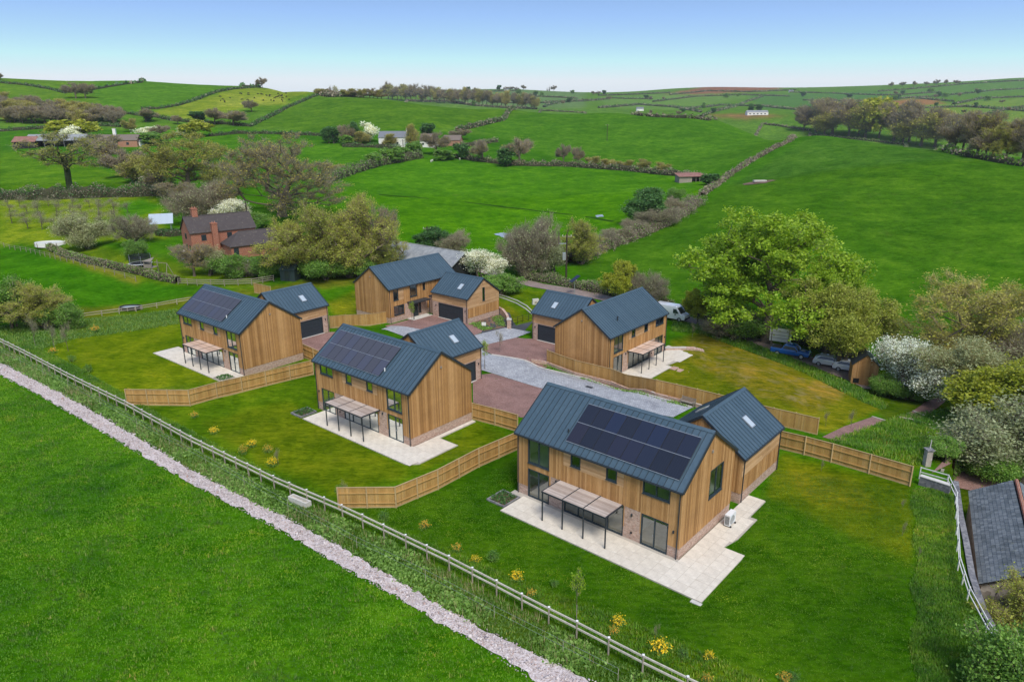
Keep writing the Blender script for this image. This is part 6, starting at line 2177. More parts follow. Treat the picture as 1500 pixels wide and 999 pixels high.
# field shelter with rusty mono-pitch roof
sp = gp(997, 271)
t = thing('field_shelter', 'open timber field shelter with rusty red roof beside the brown hedge', 'shed', tuple(sp), R(8))
d = MB(); d.box(0, 9.5, 4.3, 4.5, -.3, 3.1); d.box(0, .2, 0, 4.3, -.3, 2.5); d.box(9.3, 9.5, 0, 4.3, -.3, 2.5); d.box(.2, 5.0, 0, .2, -.3, 2.3); d.build('wall', M['grey_wood'], t)
for x in (6.5, 8.0):
    d = MB(); d.box(x, x + .15, .02, .2, -.3, 2.3); d.build('post', M['grey_wood'], t)
d = MB(); d.hexa([(-.4, -.5, 2.3), (9.9, -.5, 2.3), (9.9, 4.9, 3.3), (-.4, 4.9, 3.3)], [(-.4, -.5, 2.38), (9.9, -.5, 2.38), (9.9, 4.9, 3.38), (-.4, 4.9, 3.38)]); d.build('roof', M['rust'], t)
fp = gp(1115, 271)
t = thing('feed_trough', 'pale feed trough on bare ground in the big right-hand field', 'trough', tuple(fp), R(5))
d = MB(); d.box(-2.2, 2.2, -.6, .6, .25, .35)
for q in ((-2.2, 2.2, -.62, -.52), (-2.2, 2.2, .52, .62), (-2.2, -2.1, -.52, .52), (2.1, 2.2, -.52, .52)): d.box(*q, .351, .75)
d.build('basin', M['kerb'], t)
for x in (-1.8, 1.8):
    d = MB(); d.box(x - .1, x + .1, -.5, .5, -.1, .25); d.build('leg', M['grey_wood'], t)
ring = [(fp[0] + math.cos(k) * 5.5, fp[1] + math.sin(k) * 3.4) for k in np.linspace(0, 6.2, 20)]
sheet('bare_ground', wiggle(ring + [ring[0]], 1.5, .35, 8), M['soil'], .05, 1.2)

# timber shed beside the parked cars
sp = gp(1245, 566)
gabled('timber_shed', 'tall timber shed with dark roof beside the lane', 'shed', sp, R(-12), 3.0, 4.2, 2.9, 4.2, 'larch_wall', 'trim', wins=[], over=.15) if False else None
t = thing('timber_shed', 'tall timber shed with dark roof beside the lane', 'shed', tuple(sp), R(-20))
cb = MB()
r_ = random.Random(5)
for k in range(24):
    x = k * .125
    cb.box(x + .004, x + .121, -.02 - r_.random() * .01, .03, -.3, 2.6 + min(x, 3.0 - x) * .9)
for k in range(24):
    y = .03 + k * .13
    cb.box(2.98, 3.02 + r_.random() * .01, y + .004, y + .126, -.3, 2.55); cb.box(-.02, .02, y + .004, y + .126, -.3, 2.55)
o = cb.build('cladding', M['larch'], t); o['kind'] = 'stuff'
d = MB(); d.box(.03, 2.97, .04, 3.1, -.3, 2.5); d.build('wall', M['membrane'], t)
d = MB()
for s in (0, 1):
    P = [(-.15, -.2, 2.48), (-.15, 3.3, 2.48), (1.5, 3.3, 4.02), (1.5, -.2, 4.02)]
    if s: P = [(3.0 - a, b, c) for a, b, c in P][::-1]
    Q = [(a, b, c + .08) for a, b, c in P]
    d.hexa(P[::-1], Q[::-1])
d.build('roof', M['trim'], t)
d = MB(); d.box(.25, .95, -.045, -.036, 0.1, .75); d.build('hatch', M['black'], t)

# ---------------------------------------------------------------- vehicles
def car_paint(name, c):
    t = NT(name, .25, .5); t.color(c); t.b.inputs['Coat Weight'].default_value = .6; return t.mat
M['car_white'] = car_paint('car_white', (.74, .75, .76)); M['car_blue'] = car_paint('car_blue', (.015, .10, .36)); M['car_silver'] = car_paint('car_silver', (.55, .57, .58))
M['tyre'] = plain('tyre_rubber', (.02, .02, .02), .8, .2)
def lamp_mat(n, c):
    t = NT(n, .15, .6); t.color(c); return t.mat
M['headlamp'] = lamp_mat('headlamp', (.7, .72, .72)); M['taillamp'] = lamp_mat('taillamp', (.35, .01, .01))
def shell(prof, hw, hw_top, zsplit, bev=.05):
    """profile (x, z) pulled out sideways, narrowing above zsplit"""
    bm = bmesh.new()
    zt = max(p[1] for p in prof)
    f = lambda z: hw if z <= zsplit else hw + (hw_top - hw) * (z - zsplit) / max(zt - zsplit, 1e-3)
    A = [bm.verts.new((x, -f(z), z)) for x, z in prof]; B = [bm.verts.new((x, f(z), z)) for x, z in prof]
    bm.faces.new(A); bm.faces.new(B[::-1])
    for i in range(len(prof)):
        j = (i + 1) % len(prof)
        bm.faces.new((A[j], A[i], B[i], B[j]))
    bmesh.ops.recalc_face_normals(bm, faces=bm.faces)
    bmesh.ops.bevel(bm, geom=list(bm.edges), offset=bev, segments=2, affect='EDGES', profile=.6)
    me = bpy.data.meshes.new('body'); bm.to_mesh(me); bm.free()
    me.polygons.foreach_set('use_smooth', [True] * len(me.polygons))
    return me
def vehicle(name, label, cat, p, rz, kind, paint):
    t = thing(name, label, cat, (p[0], p[1], p[2] + .06), rz)
    if kind == 'van':
        prof = [(-2.7, .35), (2.6, .35), (2.7, .75), (2.62, 1.05), (1.95, 1.25), (1.2, 2.2), (.9, 2.42), (-2.65, 2.45)]; hw, ht, zs, L = 1.0, .9, 1.2, 5.4
        win = [('f', [(1.93, 1.3), (1.26, 2.12)], .84), ('s', [(1.62, 1.32), (1.16, 1.98), (.62, 1.98), (.62, 1.32)])]
        wx, wr = (-1.75, 1.75), .36
    elif kind == 'pickup':
        prof = [(-2.6, .45), (2.55, .45), (2.65, .8), (2.5, 1.05), (1.25, 1.12), (.65, 1.72), (-.75, 1.76), (-1.05, 1.12), (-2.6, 1.12)]; hw, ht, zs, L = .92, .78, 1.1, 5.2
        win = [('f', [(1.2, 1.18), (.7, 1.66)], .74), ('s', [(1.02, 1.18), (.62, 1.62), (-.7, 1.66), (-.92, 1.18)])]
        wx, wr = (-1.6, 1.65), .38
    else:
        prof = [(-2.05, .35), (2.0, .35), (2.1, .7), (1.95, .9), (1.1, 1.0), (.35, 1.46), (-1.2, 1.5), (-1.95, 1.05), (-2.1, .75)]; hw, ht, zs, L = .88, .66, .95, 4.2
        win = [('f', [(1.05, 1.04), (.42, 1.42)], .66), ('s', [(.88, 1.05), (.3, 1.38), (-1.1, 1.42), (-1.6, 1.08)])]
        wx, wr = (-1.3, 1.3), .32
    me = shell(prof, hw, ht, zs)
    me.materials.append(M[paint]); link('body', me, t)
    zt = max(q[1] for q in prof)
    fw = lambda z: hw if z <= zs else hw + (ht - hw) * (z - zs) / (zt - zs)
    for w in win:
        if w[0] == 'f':
            (x0, z0), (x1, z1) = w[1]; d = MB(); k = w[2]
            d.poly([(x0 + .02, -k, z0 + .02), (x0 + .02, k, z0 + .02), (x1 + .02, k * .9, z1 + .02), (x1 + .02, -k * .9, z1 + .02)]); d.build('windscreen', M['dark_glass'], t)
        else:
            for s in (-1, 1):
                d = MB(); P = [(x, s * (fw(z) + .012), z) for x, z in w[1]]; d.poly(P if s < 0 else P[::-1]); d.build('window', M['dark_glass'], t)
    for x in wx:
        for s in (-1, 1):
            d = MB(); d.tube((x, s * (hw - .2), wr), (x, s * (hw + .015), wr), wr, n=18); ty = d.build('tyre', M['tyre'], t)
            d = MB(); d.tube((x, s * (hw + .012), wr), (x, s * (hw + .03), wr), wr * .6, wr * .5, n=12); d.build('rim', M['steel'], ty)
    xf = max(q[0] for q in prof); xb = min(q[0] for q in prof)
    for s in (-1, 1):
        d = MB(); d.box(xf - .12, xf - .02, s * (hw - .32), s * (hw - .08), .68, .84); d.build('headlight', M['headlamp'], t)
        d = MB(); d.box(xb - .015, xb + .05, s * (hw - .2), s * (hw - .06), .7, .95); d.build('tail_light', M['taillamp'], t)
        d = MB(); d.box(wx[1] - .75, wx[1] - .6, s * (hw + .02), s * (hw + .2), 1.08, 1.24); d.build('wing_mirror', M['black'], t)
    d = MB(); d.box(xf - .06, xf + .03, -hw + .1, hw - .1, .38, .6); d.build('bumper', M['black'], t)
    if kind == 'pickup':
        d = MB(); d.box(-2.5, -1.12, -.78, .78, 1.09, 1.125); d.build('load_bed', M['black'], t)
        d = MB()
        for s in (-.25, .25): d.poly([(2.0, s - .1, 1.09), (2.0, s + .1, 1.09), (1.35, s + .1, 1.135), (1.35, s - .1, 1.135)])
        d.build('bonnet_stripe', M['car_white'], t)
    return t
vehicle('parked_van', 'white panel van on the lane behind the right-hand house', 'van', gp(984, 470), R(-38), 'van', 'car_white')
vehicle('pickup_truck', 'blue pickup truck parked on the lane', 'pickup', gp(1157, 526), R(-34), 'pickup', 'car_blue')
vehicle('parked_car', 'silver-white car parked under the olive tree', 'car', gp(1214, 541), R(-30), 'car', 'car_silver')
vehicle('parked_car', 'white car half hidden between olive tree and timber shed', 'car', gp(1243, 549), R(-30), 'car', 'car_white')
sgp = gp(1141, 514)
t = thing('sign_board', 'large white board with dark lines behind the blue pickup', 'sign', tuple(sgp), R(-32))
d = MB(); d.box(-1.5, 1.5, -.04, .04, 1.0, 3.0); d.build('panel', M['white_paint'], t)
for z in (1.5, 1.95, 2.45):
    d = MB(); d.box(-1.45, 1.45, -.05, -.041, z, z + .06); d.build('line', M['grey_wood'], t)
for x in (-1.2, 1.2):
    d = MB(); d.box(x - .06, x + .06, -.075, -.051, -.3, 3.05); d.build('post', M['grey_wood'], t)

# ---------------------------------------------------------------- garden of the brick house
def pool(label, p, a, b, h, mat, inner, rz=0):
    t = thing('garden_pool', label, 'pool', tuple(p), rz)
    d = MB(); n = 28
    ring = lambda k, s, z: (math.cos(k) * a * s, math.sin(k) * b * s, z)
    for i in range(n):
        k0, k1 = 2 * math.pi * i / n, 2 * math.pi * (i + 1) / n
        d.poly([ring(k0, 1, 0), ring(k1, 1, 0), ring(k1, 1, h), ring(k0, 1, h)])
        d.poly([ring(k0, 1, h), ring(k1, 1, h), ring(k1, .92, h), ring(k0, .92, h)])
        d.poly([ring(k0, .92, h), ring(k1, .92, h), ring(k1, .92, .1), ring(k0, .92, .1)])
    d.build('rim', M[mat], t)
    d = MB(); d.poly([ring(2 * math.pi * i / n, .93, h * .72) for i in range(n)]); d.build('surface', M[inner], t)
    for i in range(0, n, 3):
        k0 = 2 * math.pi * i / n
        q = ring(k0, 1.02, 0); d = MB(); d.box(q[0] - .06, q[0] + .06, q[1] - .06, q[1] + .06, 0, h * .95); d.build('strut', M['grey_wood'], t)
def wmat():
    t = NT('pool_water', .08, .6); t.color((.33, .38, .38)); return t.mat
M['water'] = wmat()
pool('white-walled swimming pool in the pale meadow', gp(76, 354), 3.3, 2.0, 1.0, 'white_paint', 'water', R(5))
pool('dark-rimmed round trough on the grass left of the houses', gp(193, 448), 1.7, 1.1, .6, 'black', 'water')
# tilted ground solar panel
p = gp(240, 334)
t = thing('ground_solar_array', 'tilted solar panel on a frame in the meadow by the brick house', 'solar panel', tuple(p), R(20))
d = MB(); d.hexa([(-2.6, -1.4, 1.9), (2.6, -1.4, 1.9), (2.6, 1.4, 3.9), (-2.6, 1.4, 3.9)], [(-2.6, -1.4, 1.98), (2.6, -1.4, 1.98), (2.6, 1.4, 3.98), (-2.6, 1.4, 3.98)])
pan = d.build('panel', M['sky_glass'], t)
for k in range(1, 4):
    x = -2.6 + 5.2 * k / 4
    d = MB(); d.beam((x, -1.4, 2.0), (x, 1.4, 4.0), .05, .03); d.build('panel_joint', M['steel'], pan)
for x in (-2, 2):
    for y, h in ((-1, 2.15), (1, 3.6)):
        d = MB(); d.box(x - .06, x + .06, y - .06, y + .06, -.2, h); d.build('leg', M['steel'], t)
# trampoline
p = gp(208, 386)
t = thing('trampoline', 'round trampoline with dark net in the garden of the brick house', 'trampoline', tuple(p))
d = MB(); d.lathe([(2.1, .78), (2.1, .86), (1.8, .88), (1.8, .84), (2.1, .78)], 26); d.build('pad', M['white_metal'], t)
d = MB(); d.lathe([(1.8, .85), (0.01, .84)], 26); d.build('mat', M['black'], t)
net = NT('trampoline_net', .8); net.color((.02, .025, .03)); net.b.inputs['Alpha'].default_value = .55
d = MB(); d.lathe([(2.0, .88), (2.0, 2.4)], 26); d.build('net', net.mat, t)
for k in range(6):
    a = k * math.pi / 3
    d = MB(); d.tube((2.12 * math.cos(a), 2.12 * math.sin(a), 0), (2.12 * math.cos(a), 2.12 * math.sin(a), 2.45), .04, n=6); d.build('pole', M['steel'], t)
# climbing frame
p = gp(224, 396)
t = thing('climbing_frame', 'grey wooden climbing frame with swing beside the trampoline', 'climbing frame', tuple(p), R(-15))
for x in (-.8, .8):
    for y in (-.8, .8):
        d = MB(); d.box(x - .06, x + .06, y - .06, y + .06, -.2, 2.6); d.build('post', M['grey_wood'], t)
d = MB(); d.box(-.9, .9, -.9, .9, 1.3, 1.38); d.build('platform', M['grey_wood'], t)
d = MB(); d.box(-.86, .86, -.9, -.86, 1.381, 2.0); d.box(-.9, -.86, -.86, .86, 1.381, 2.0); d.build('side_boards', M['grey_wood'], t)
d = MB(); d.hexa([(-1, -1, 2.5), (1, -1, 2.5), (.05, 1, 2.9), (-.05, 1, 2.9)], [(-1, -1, 2.6), (1, -1, 2.6), (.05, 1, 3.0), (-.05, 1, 3.0)]); d.build('roof', M['grey_wood'], t)
d = MB(); d.beam((.8, 0, 2.3), (4.0, -.4, 2.3), .1, .1); d.beam((4.0, -.4, 2.3), (4.3, -1.3, -.1), .09, .09); d.beam((4.0, -.4, 2.3), (4.3, .6, -.1), .09, .09); d.build('swing_beam', M['grey_wood'], t)
for x in (2.0, 3.0):
    d = MB(); d.tube((x, -.25, 2.25), (x, -.25, .5), .015, n=4); d.tube((x + .4, -.25, 2.25), (x + .4, -.25, .5), .015, n=4); d.box(x, x + .4, -.4, -.1, .45, .5); d.build('swing', M['black'], t)
sheet('garden_terrace', gpx((318, 362), (330, 356), (337, 364), (324, 374)) if False else gpx((262, 365), (278, 358), (284, 372), (268, 376)), M['kerb'], .05, .8)
# dark shed, greenhouse
gabled('garden_shed', 'small dark green shed under the olive willows', 'shed', gp(412, 408), R(-10), 2.6, 2.2, 2.0, 2.6, 'barn_green', 'barn_green2', over=.12) if False else None
M['shed_green'] = plain('shed_green', (.03, .05, .05), .7, .3)
gabled('garden_shed', 'small dark shed under the olive willows', 'shed', gp(412, 408), R(-10), 2.8, 2.4, 2.0, 2.7, 'shed_green', 'shed_green', over=.12, wins=[('f', .8, 0.05, 1.0, 1.8)])
gabled('greenhouse', 'small pale greenhouse in the garden of the brick house', 'greenhouse', gp(362, 398), R(15), 2.6, 2.0, 1.6, 2.4, 'sky_glass', 'sky_glass', over=.02, wins=[('f', .9, 0.05, .8, 1.5)])

rail_fence('dark rail fence between the brick house garden and the track', gpx((262, 412), (290, 414), (330, 415), (370, 414), (402, 409)), h=1.2, rails=(1.1, .75, .4), step=2.4, mat='grey_wood', post='grey_wood', rh=.12)
rail_fence('thin grey post fence along the left meadow', gpx((0, 352), (40, 362), (90, 375), (140, 389), (200, 407)), h=1.1, rails=(1.0, .6), step=3.2, mat='grey_wood', post='grey_wood', rw=.03, rh=.05)
rail_fence('low weathered rail fence beside the round trough', gpx((110, 462), (150, 457), (200, 451), (260, 441), (330, 431)), h=.9, rails=(.8, .45), step=3.0, mat='old_wood', post='old_wood')

# ---------------------------------------------------------------- poles, gate, water
M['pole_dark'] = plain('creosoted_pole', (.06, .045, .035), .9, .1)
def pole(label, px, pyb, pyt, xf=False):
    p = gp(px, pyb); r = ray(px, pyt); h = CZ + r[2] * p[1] / r[1] - p[2]
    t = thing('utility_pole', label, 'utility pole', tuple(p))
    d = MB(); d.tube((0, 0, -.5), (0, 0, h), .19, .14, n=8); d.build('shaft', M['pole_dark'], t)
    d = MB(); d.box(-.9, .9, -.06, .06, h - .5, h - .36); d.build('cross_arm', M['grey_wood'], t)
    for x in (-.8, 0, .8):
        d = MB(); d.tube((x, 0, h - .36), (x, 0, h - .12), .05, n=6); d.build('insulator', M['white_paint'], t)
    if xf:
        d = MB(); d.box(-.75, -.15, -.35, .35, h * .48, h * .62); d.build('transformer', M['steel'], t)
        d = MB(); d.box(-1.6, .1, -.05, .05, h * .80, h * .82); d.build('bracket', M['steel'], t)
        d = MB(); d.tube((-1.5, 0, h * .80), (-1.5, 0, h * 1.05), .12, n=7); d.build('fuse_post', M['bark'], t)
    return t
pole('dark pole with transformer beside the lane', 830, 415, 344, True)
pole('thin pole in front of the white farmhouse', 594, 232, 203)
pole('thin pole standing in the right-hand meadow', 892, 208, 184)
pole('pole in front of the long dark barn', 628, 364, 331)
pole('pole at the edge of the right-hand wood', 1344, 219, 200)
pole('pole under the great oak', 366, 334, 292)
p = gp(735, 392)
t = thing('field_gate', 'galvanised field gate behind the pale flowering bush', 'gate', tuple(p), R(4))
for k in range(5):
    d = MB(); d.tube((-1.8, 0, .2 + k * .23), (1.8, 0, .2 + k * .23), .025, n=6); d.build('bar', M['steel'], t)
for x in (-1.8, 0, 1.8):
    d = MB(); d.tube((x, 0, 0), (x, 0, 1.2), .03, n=6); d.build('upright', M['steel'], t)
for q in ([(725, 343), (735, 341), (758, 344), (757, 349), (742, 349)], [(874, 317), (884, 316), (886, 319), (876, 320)]):
    o = sheet('puddle', wiggle(gpx(*q) + gpx(q[0]), .8, .15, 5), M['water2'] if 'water2' in M else M['water'], .05, .8)
p = gp(785, 446)
t = thing('stone_block', 'pale stone gate block on the grass by the curved path', 'stone', tuple(p), R(10))
d = MB(); d.hexa([(-.6, -.4, -.2), (.6, -.4, -.2), (.6, .4, -.2), (-.6, .4, -.2)], [(-.52, -.34, .9), (.5, -.36, .95), (.52, .34, .9), (-.5, .33, .86)]); d.build('block', M['kerb'], t)
d = MB(); d.box(-.2, .2, -.45, -.36, .3, .6); d.build('plaque', M['old_wood'], t)
p = gp(842, 432)
t = thing('solar_lamp', 'tilted blue solar panel on a post behind the right-hand garage', 'lamp', tuple(p), R(-60))
d = MB(); d.tube((0, 0, -.2), (0, 0, 2.6), .05, n=6); d.build('post', M['steel'], t)
d = MB(); d.hexa([(-.5, -.9, 2.3), (.5, -.9, 2.3), (.5, .9, 3.3), (-.5, .9, 3.3)], [(-.5, -.9, 2.36), (.5, -.9, 2.36), (.5, .9, 3.36), (-.5, .9, 3.36)]); d.build('panel', M['pv'], t)
p = gp(437, 734)
t = thing('stone_trough', 'pale stone trough lying beside the rail fence', 'trough', tuple(p), R(-33))
d = MB()
for q in ((-1.0, 1.0, -.26, -.16), (-1.0, 1.0, .16, .26), (-1.0, -.88, -.16, .16), (.88, 1.0, -.16, .16)): d.box(*q, -.1, .42)
d.build('basin', M['kerb'], t)
d = MB(); d.box(-.88, .88, -.16, .16, -.1, .2); d.build('base', M['kerb'], t)

# ---------------------------------------------------------------- animals, far away
def beast_mesh(name, mat, L, H, wool=False):
    """small grazing animal grown round a skeleton of joints"""
    me = bpy.data.meshes.new(name)
    bl, bh = L * .5, H * .62
    V = [(-bl * .55, 0, bh), (0, 0, bh * .97), (bl * .5, 0, bh), (bl * .85, 0, bh * .95), (bl * 1.12, 0, bh * .5), (bl * 1.35, 0, bh * .22)]
    E = [(0, 1), (1, 2), (2, 3), (3, 4), (4, 5)]
    rad = [H * .2, H * .23, H * .2, H * .12, H * .09, H * .05]
    for bx, par in ((-bl * .55, 0), (bl * .5, 2)):
        for s in (-1, 1):
            hind = par == 0
            k = len(V)
            V += [(bx + (.04 * L if hind else 0), s * H * .13, bh * .62), (bx - (.07 * L if hind else 0), s * H * .13, bh * .33), (bx - (.04 * L if hind else 0), s * H * .13, 0)]
            E += [(par, k), (k, k + 1), (k + 1, k + 2)]
            rad += [H * .085, H * .05, H * .045]
    k = len(V); V += [(-bl * .95, 0, bh * .95), (-bl * 1.0, 0, bh * .5)]; E += [(0, k), (k, k + 1)]; rad += [H * .03, H * .02]
    me.from_pydata(V, E, [])
    o = bpy.data.objects.new(name, me); COL.objects.link(o)
    m = o.modifiers.new('skin', 'SKIN')
    for i, q in enumerate(me.skin_vertices[0].data):
        q.radius = (rad[i], rad[i]); q.use_root = (i == 1)
    s = o.modifiers.new('sub', 'SUBSURF'); s.levels = 1; s.render_levels = 1
    dg = bpy.context.evaluated_depsgraph_get()
    out = bpy.data.meshes.new_from_object(o.evaluated_get(dg))
    bpy.data.objects.remove(o)
    out.name = name
    out.materials.clear(); out.materials.append(mat)
    return out
M['cow_black'] = plain('cow_black', (.02, .018, .017), .8, .2); M['wool'] = plain('wool', (.62, .58, .50), .95, .1)
cow_m, sheep_m = beast_mesh('cow', M['cow_black'], 2.2, 1.5), beast_mesh('sheep', M['wool'], 1.15, .85)
for i in range(42):
    px_, py_ = _trng.uniform(322, 428), _trng.uniform(134, 147)
    if px_ < 345 and py_ < 138: continue
    p = gp(px_, py_); o = link('cow', cow_m, None, (p[0], p[1], p[2] - .02), _trng.uniform(0, 6.28))
    tag(o, 'dark cow grazing on the pale green hill field', 'cow', 'herd on the left hill')
for px_, py_ in ((572, 236), (580, 234), (586, 232), (592, 233), (634, 237), (636, 236), (676, 234), (604, 231)):
    p = gp(px_, py_); o = link('sheep', sheep_m, None, (p[0], p[1], p[2] - .02), _trng.uniform(0, 6.28)); o.scale = (1.5, 1.5, 1.5)
    tag(o, 'white sheep grazing in the middle meadow', 'sheep', 'sheep in the middle meadow')
# ---------------------------------------------------------------- small planting on the banks and in the gardens
def staked_sapling(label, px, pyb, pyt, w=None, leafy=True, group=None):
    p = gp(px, pyb); r = ray(px, pyt); h = CZ + r[2] * p[1] / r[1] - p[2]
    tk, cw, H0, W0 = TREE['sapling' if leafy else 'orchard']
    o = thing('sapling', label, 'sapling', (p[0], p[1], p[2] - .02), _trng.uniform(0, 6), group)
    s = h / H0
    o.scale = (s * .6, s * .6, s) if leafy else (s * .4, s * .4, s)
    link('trunk', tk, o); link('crown', cw, o)
    d = MB(); d.tube((.12, 0, -.2), (.12, 0, 1.0), .03, n=6); d.build('stake', M['old_wood'], o)
staked_sapling('staked sapling with fresh leaves on the bank before the nearest house', 840, 908, 836)
staked_sapling('sapling at the bend of the sett road beside the middle garage', 710, 541, 497)
staked_sapling('thin sapling on the red drive of the right-hand house', 732, 516, 480, leafy=False)
staked_sapling('sapling in front of the porch of the rear house', 604, 473, 440)
for q, lab in (((1201, 694, 676), 'first small staked tree on the yellow part of the near lawn'), ((1319, 752, 734), 'second small staked tree on the yellow part of the near lawn'), ((1319, 790, 768), 'small staked tree nearest the rough strip by the white rails'),
               ((1342, 822, 806), 'tiny staked shoot at the edge of the rough strip'), ((1245, 632, 602), 'thin white-blossomed sapling in the brown garden'), ((1208, 628, 604), 'low sapling beside the gravel path'), ((1014, 497, 474), 'staked young tree on the lawn beyond the patio steps'), ((1030, 492, 474), 'second staked young tree near the white van'),
               ((52, 500, 452), 'thin bare sapling on the far left bank'), ((80, 506, 462), 'second thin bare sapling on the far left bank'), ((100, 508, 462), 'third thin bare sapling on the far left bank'), ((406, 678, 650), 'thin bare sapling on the middle bank'), ((504, 730, 700), 'thin bare sapling near the end of the curved board fence'), ((956, 938, 912), 'bare sapling beside the yellow bush on the near bank')):
    staked_sapling(lab, *q, leafy=False)

def bush_mesh(name, seed, flower, share=.5):
    r = np.random.default_rng(seed)
    n = 620
    v = r.normal(size=(n, 3)); v /= np.linalg.norm(v, axis=1)[:, None]
    P = v * (r.uniform(.3, 1, n) ** .5)[:, None] * np.array([.5, .5, .45]) * (1 + .3 * np.sin(v[:, :1] * 7 + v[:, 1:2] * 5))
    P[:, 2] = np.abs(P[:, 2] + .4)
    V, F = leaf_quads(P, .055, r)
    mi = ((r.random(n) < share) & (P[:, 2] > .35)).astype(int)
    return np_mesh(name, V, F, [M['leaf_mid'], M[flower]], mi)
def stem_mesh():
    d = MB(); r = random.Random(3)
    for k in range(9):
        a = r.uniform(0, 6.28); d.tube((0, 0, -.1), (math.cos(a) * .3, math.sin(a) * .3, r.uniform(.4, .7)), .015, .006, n=4)
    return d.mesh('bush_stems', M['bark'])
_bs = stem_mesh()
_bm = {'y': bush_mesh('gorse', 1, 'gorse', .72), 'o': bush_mesh('bronze', 2, 'gorse_red', .55), 'd': bush_mesh('plain', 4, 'leaf_dark', .6)}
BUSH = [(284, 604, 10, 'o', 'first bronze-tipped shrub on the middle bank'), (312, 628, 12, 'y', 'yellow-tipped shrub on the middle bank left of the red pair'), (368, 648, 12, 'y', 'yellow-flowered shrub in the row on the middle bank'), (355, 658, 12, 'o', 'reddish shrub beside the yellow one on the middle bank'), (391, 656, 12, 'o', 'dark reddish shrub right of the yellow one'), (398, 677, 14, 'y', 'low yellow shrub near the rail fence on the middle bank'),
        (78, 508, 9, 'o', 'reddish shrub on the far left bank'), (105, 520, 9, 'd', 'dark shrub on the far left bank'), (130, 536, 10, 'd', 'second dark shrub on the far left bank'), (188, 567, 8, 'o', 'small red shrub at the end of the far left fence'), (140, 478, 10, 'o', 'orange-tipped shrub below the round trough'),
        (497, 716, 14, 'd', 'dark shrub beside the curved board fence'), (560, 758, 14, 'd', 'dark shrub just below the curved board fence'), (619, 770, 14, 'o', 'brown shrub on the near bank left of the nearest house'), (666, 804, 14, 'o', 'first golden shrub on the near bank'), (693, 820, 14, 'y', 'second golden shrub on the near bank'), (719, 818, 16, 'd', 'brown-green shrub on the near bank'), (753, 848, 18, 'y', 'third golden shrub on the near bank'), (774, 870, 13, 'o', 'small orange shrub on the near bank'),
        (808, 856, 12, 'd', 'dark shrub left of the staked sapling'), (901, 916, 18, 'y', 'golden shrub right of the staked sapling'), (894, 928, 14, 'o', 'orange shrub under the golden one'), (962, 956, 26, 'y', 'largest yellow gorse bush on the near bank'), (1034, 966, 14, 'y', 'small yellow gorse on the near bank'), (996, 962, 14, 'd', 'grey shrub between the two yellow gorse bushes'), (1030, 998, 14, 'o', 'orange shrub at the bottom edge'), (1144, 999, 16, 'o', 'orange shrub at the bottom edge under the lawn'), (1156, 999, 16, 'd', 'green shrub at the bottom edge under the lawn')]
for px_, py_, w, k, lab in BUSH:
    p = gp(px_, py_ + 3)
    s = w * np.linalg.norm(p - np.array([0, 0, CZ])) / FPX * 1.08
    t = thing('flowering_shrub', lab, 'shrub', tuple(p), _trng.uniform(0, 6), 'shrubs planted on the bank')
    t.scale = (s, s, s * _trng.uniform(.85, 1.2))
    link('stems', _bs, t); link('foliage', _bm[k], t)

# ---------------------------------------------------------------- grass, weeds and stones too many to count
def scatter(poly_px, n, seed, dmax=400):
    """random ground points inside an outline"""
    W = gpx(*poly_px)
    r = np.random.default_rng(seed)
    xs, ys = [q[0] for q in W], [q[1] for q in W]
    out = np.zeros((0, 2))
    while len(out) < n:
        c = np.stack([r.uniform(min(xs), max(xs), n * 3), r.uniform(min(ys), max(ys), n * 3)], 1)
        out = np.concatenate([out, c[in_poly(c[:, 0], c[:, 1], W)]])
    return out[:n], r

def tufts(name, label, cat, poly, n, h, w, blades, mats, seed, lean=.5, clump=None):
    P, r = scatter(poly, n, seed)
    if clump:
        k = np.sin(P[:, 0] * clump + 1.7 * np.sin(P[:, 1] * clump * .7)) * np.sin(P[:, 1] * clump * .9 + P[:, 0] * clump * .3)
        P = P[k + r.normal(0, .35, len(P)) > .0]
        n = len(P)
    Z = hz_batch(P[:, 0], P[:, 1])
    B = np.repeat(np.stack([P[:, 0], P[:, 1], Z], 1), blades, 0)
    m = len(B)
    a = r.uniform(0, 6.283, m)
    hh = h * r.uniform(.5, 1.4, m) * np.repeat(r.uniform(.7, 1.3, n), blades)
    l = hh * r.uniform(.1, 1, m) * lean
    B[:, :2] += r.normal(0, h * .35, (m, 2))
    s = np.stack([-np.sin(a), np.cos(a), np.zeros(m)], 1) * (w * r.uniform(.6, 1.3, m))[:, None]
    T = B + np.stack([np.cos(a) * l, np.sin(a) * l, hh], 1)
    V = np.stack([B - s, B + s, T], 1).reshape(-1, 3)
    me = np_mesh(name, V, np.arange(3 * m).reshape(-1, 3), mats, r.integers(0, len(mats), m) if len(mats) > 1 else None)
    o = link(name, me)
    return tag(o, label, cat, kind='stuff')
M['blade'] = leaf_mat('grass_blades', [(0, (.042, .112, .002)), (.5, (.052, .132, .003)), (.9, (.066, .152, .005)), (1, (.10, .165, .012))], .35, patch=True)
M['blade_rough'] = leaf_mat('rough_blades', [(0, (.035, .075, .008)), (.5, (.06, .12, .012)), (.85, (.09, .155, .018)), (1, (.18, .18, .06))], .4, patch=True)
M['blade_lawn'] = leaf_mat('lawn_blades', [(0, (.035, .085, .003)), (.5, (.05, .115, .004)), (1, (.085, .14, .008))], .3, patch=True)
M['weed'] = leaf_mat('weed_leaves', [(0, (.045, .09, .014)), (.5, (.07, .135, .022)), (1, (.13, .20, .05))], .4)
M['dry'] = leaf_mat('dry_stalks', [(0, (.16, .12, .06)), (1, (.30, .25, .14))], .2)
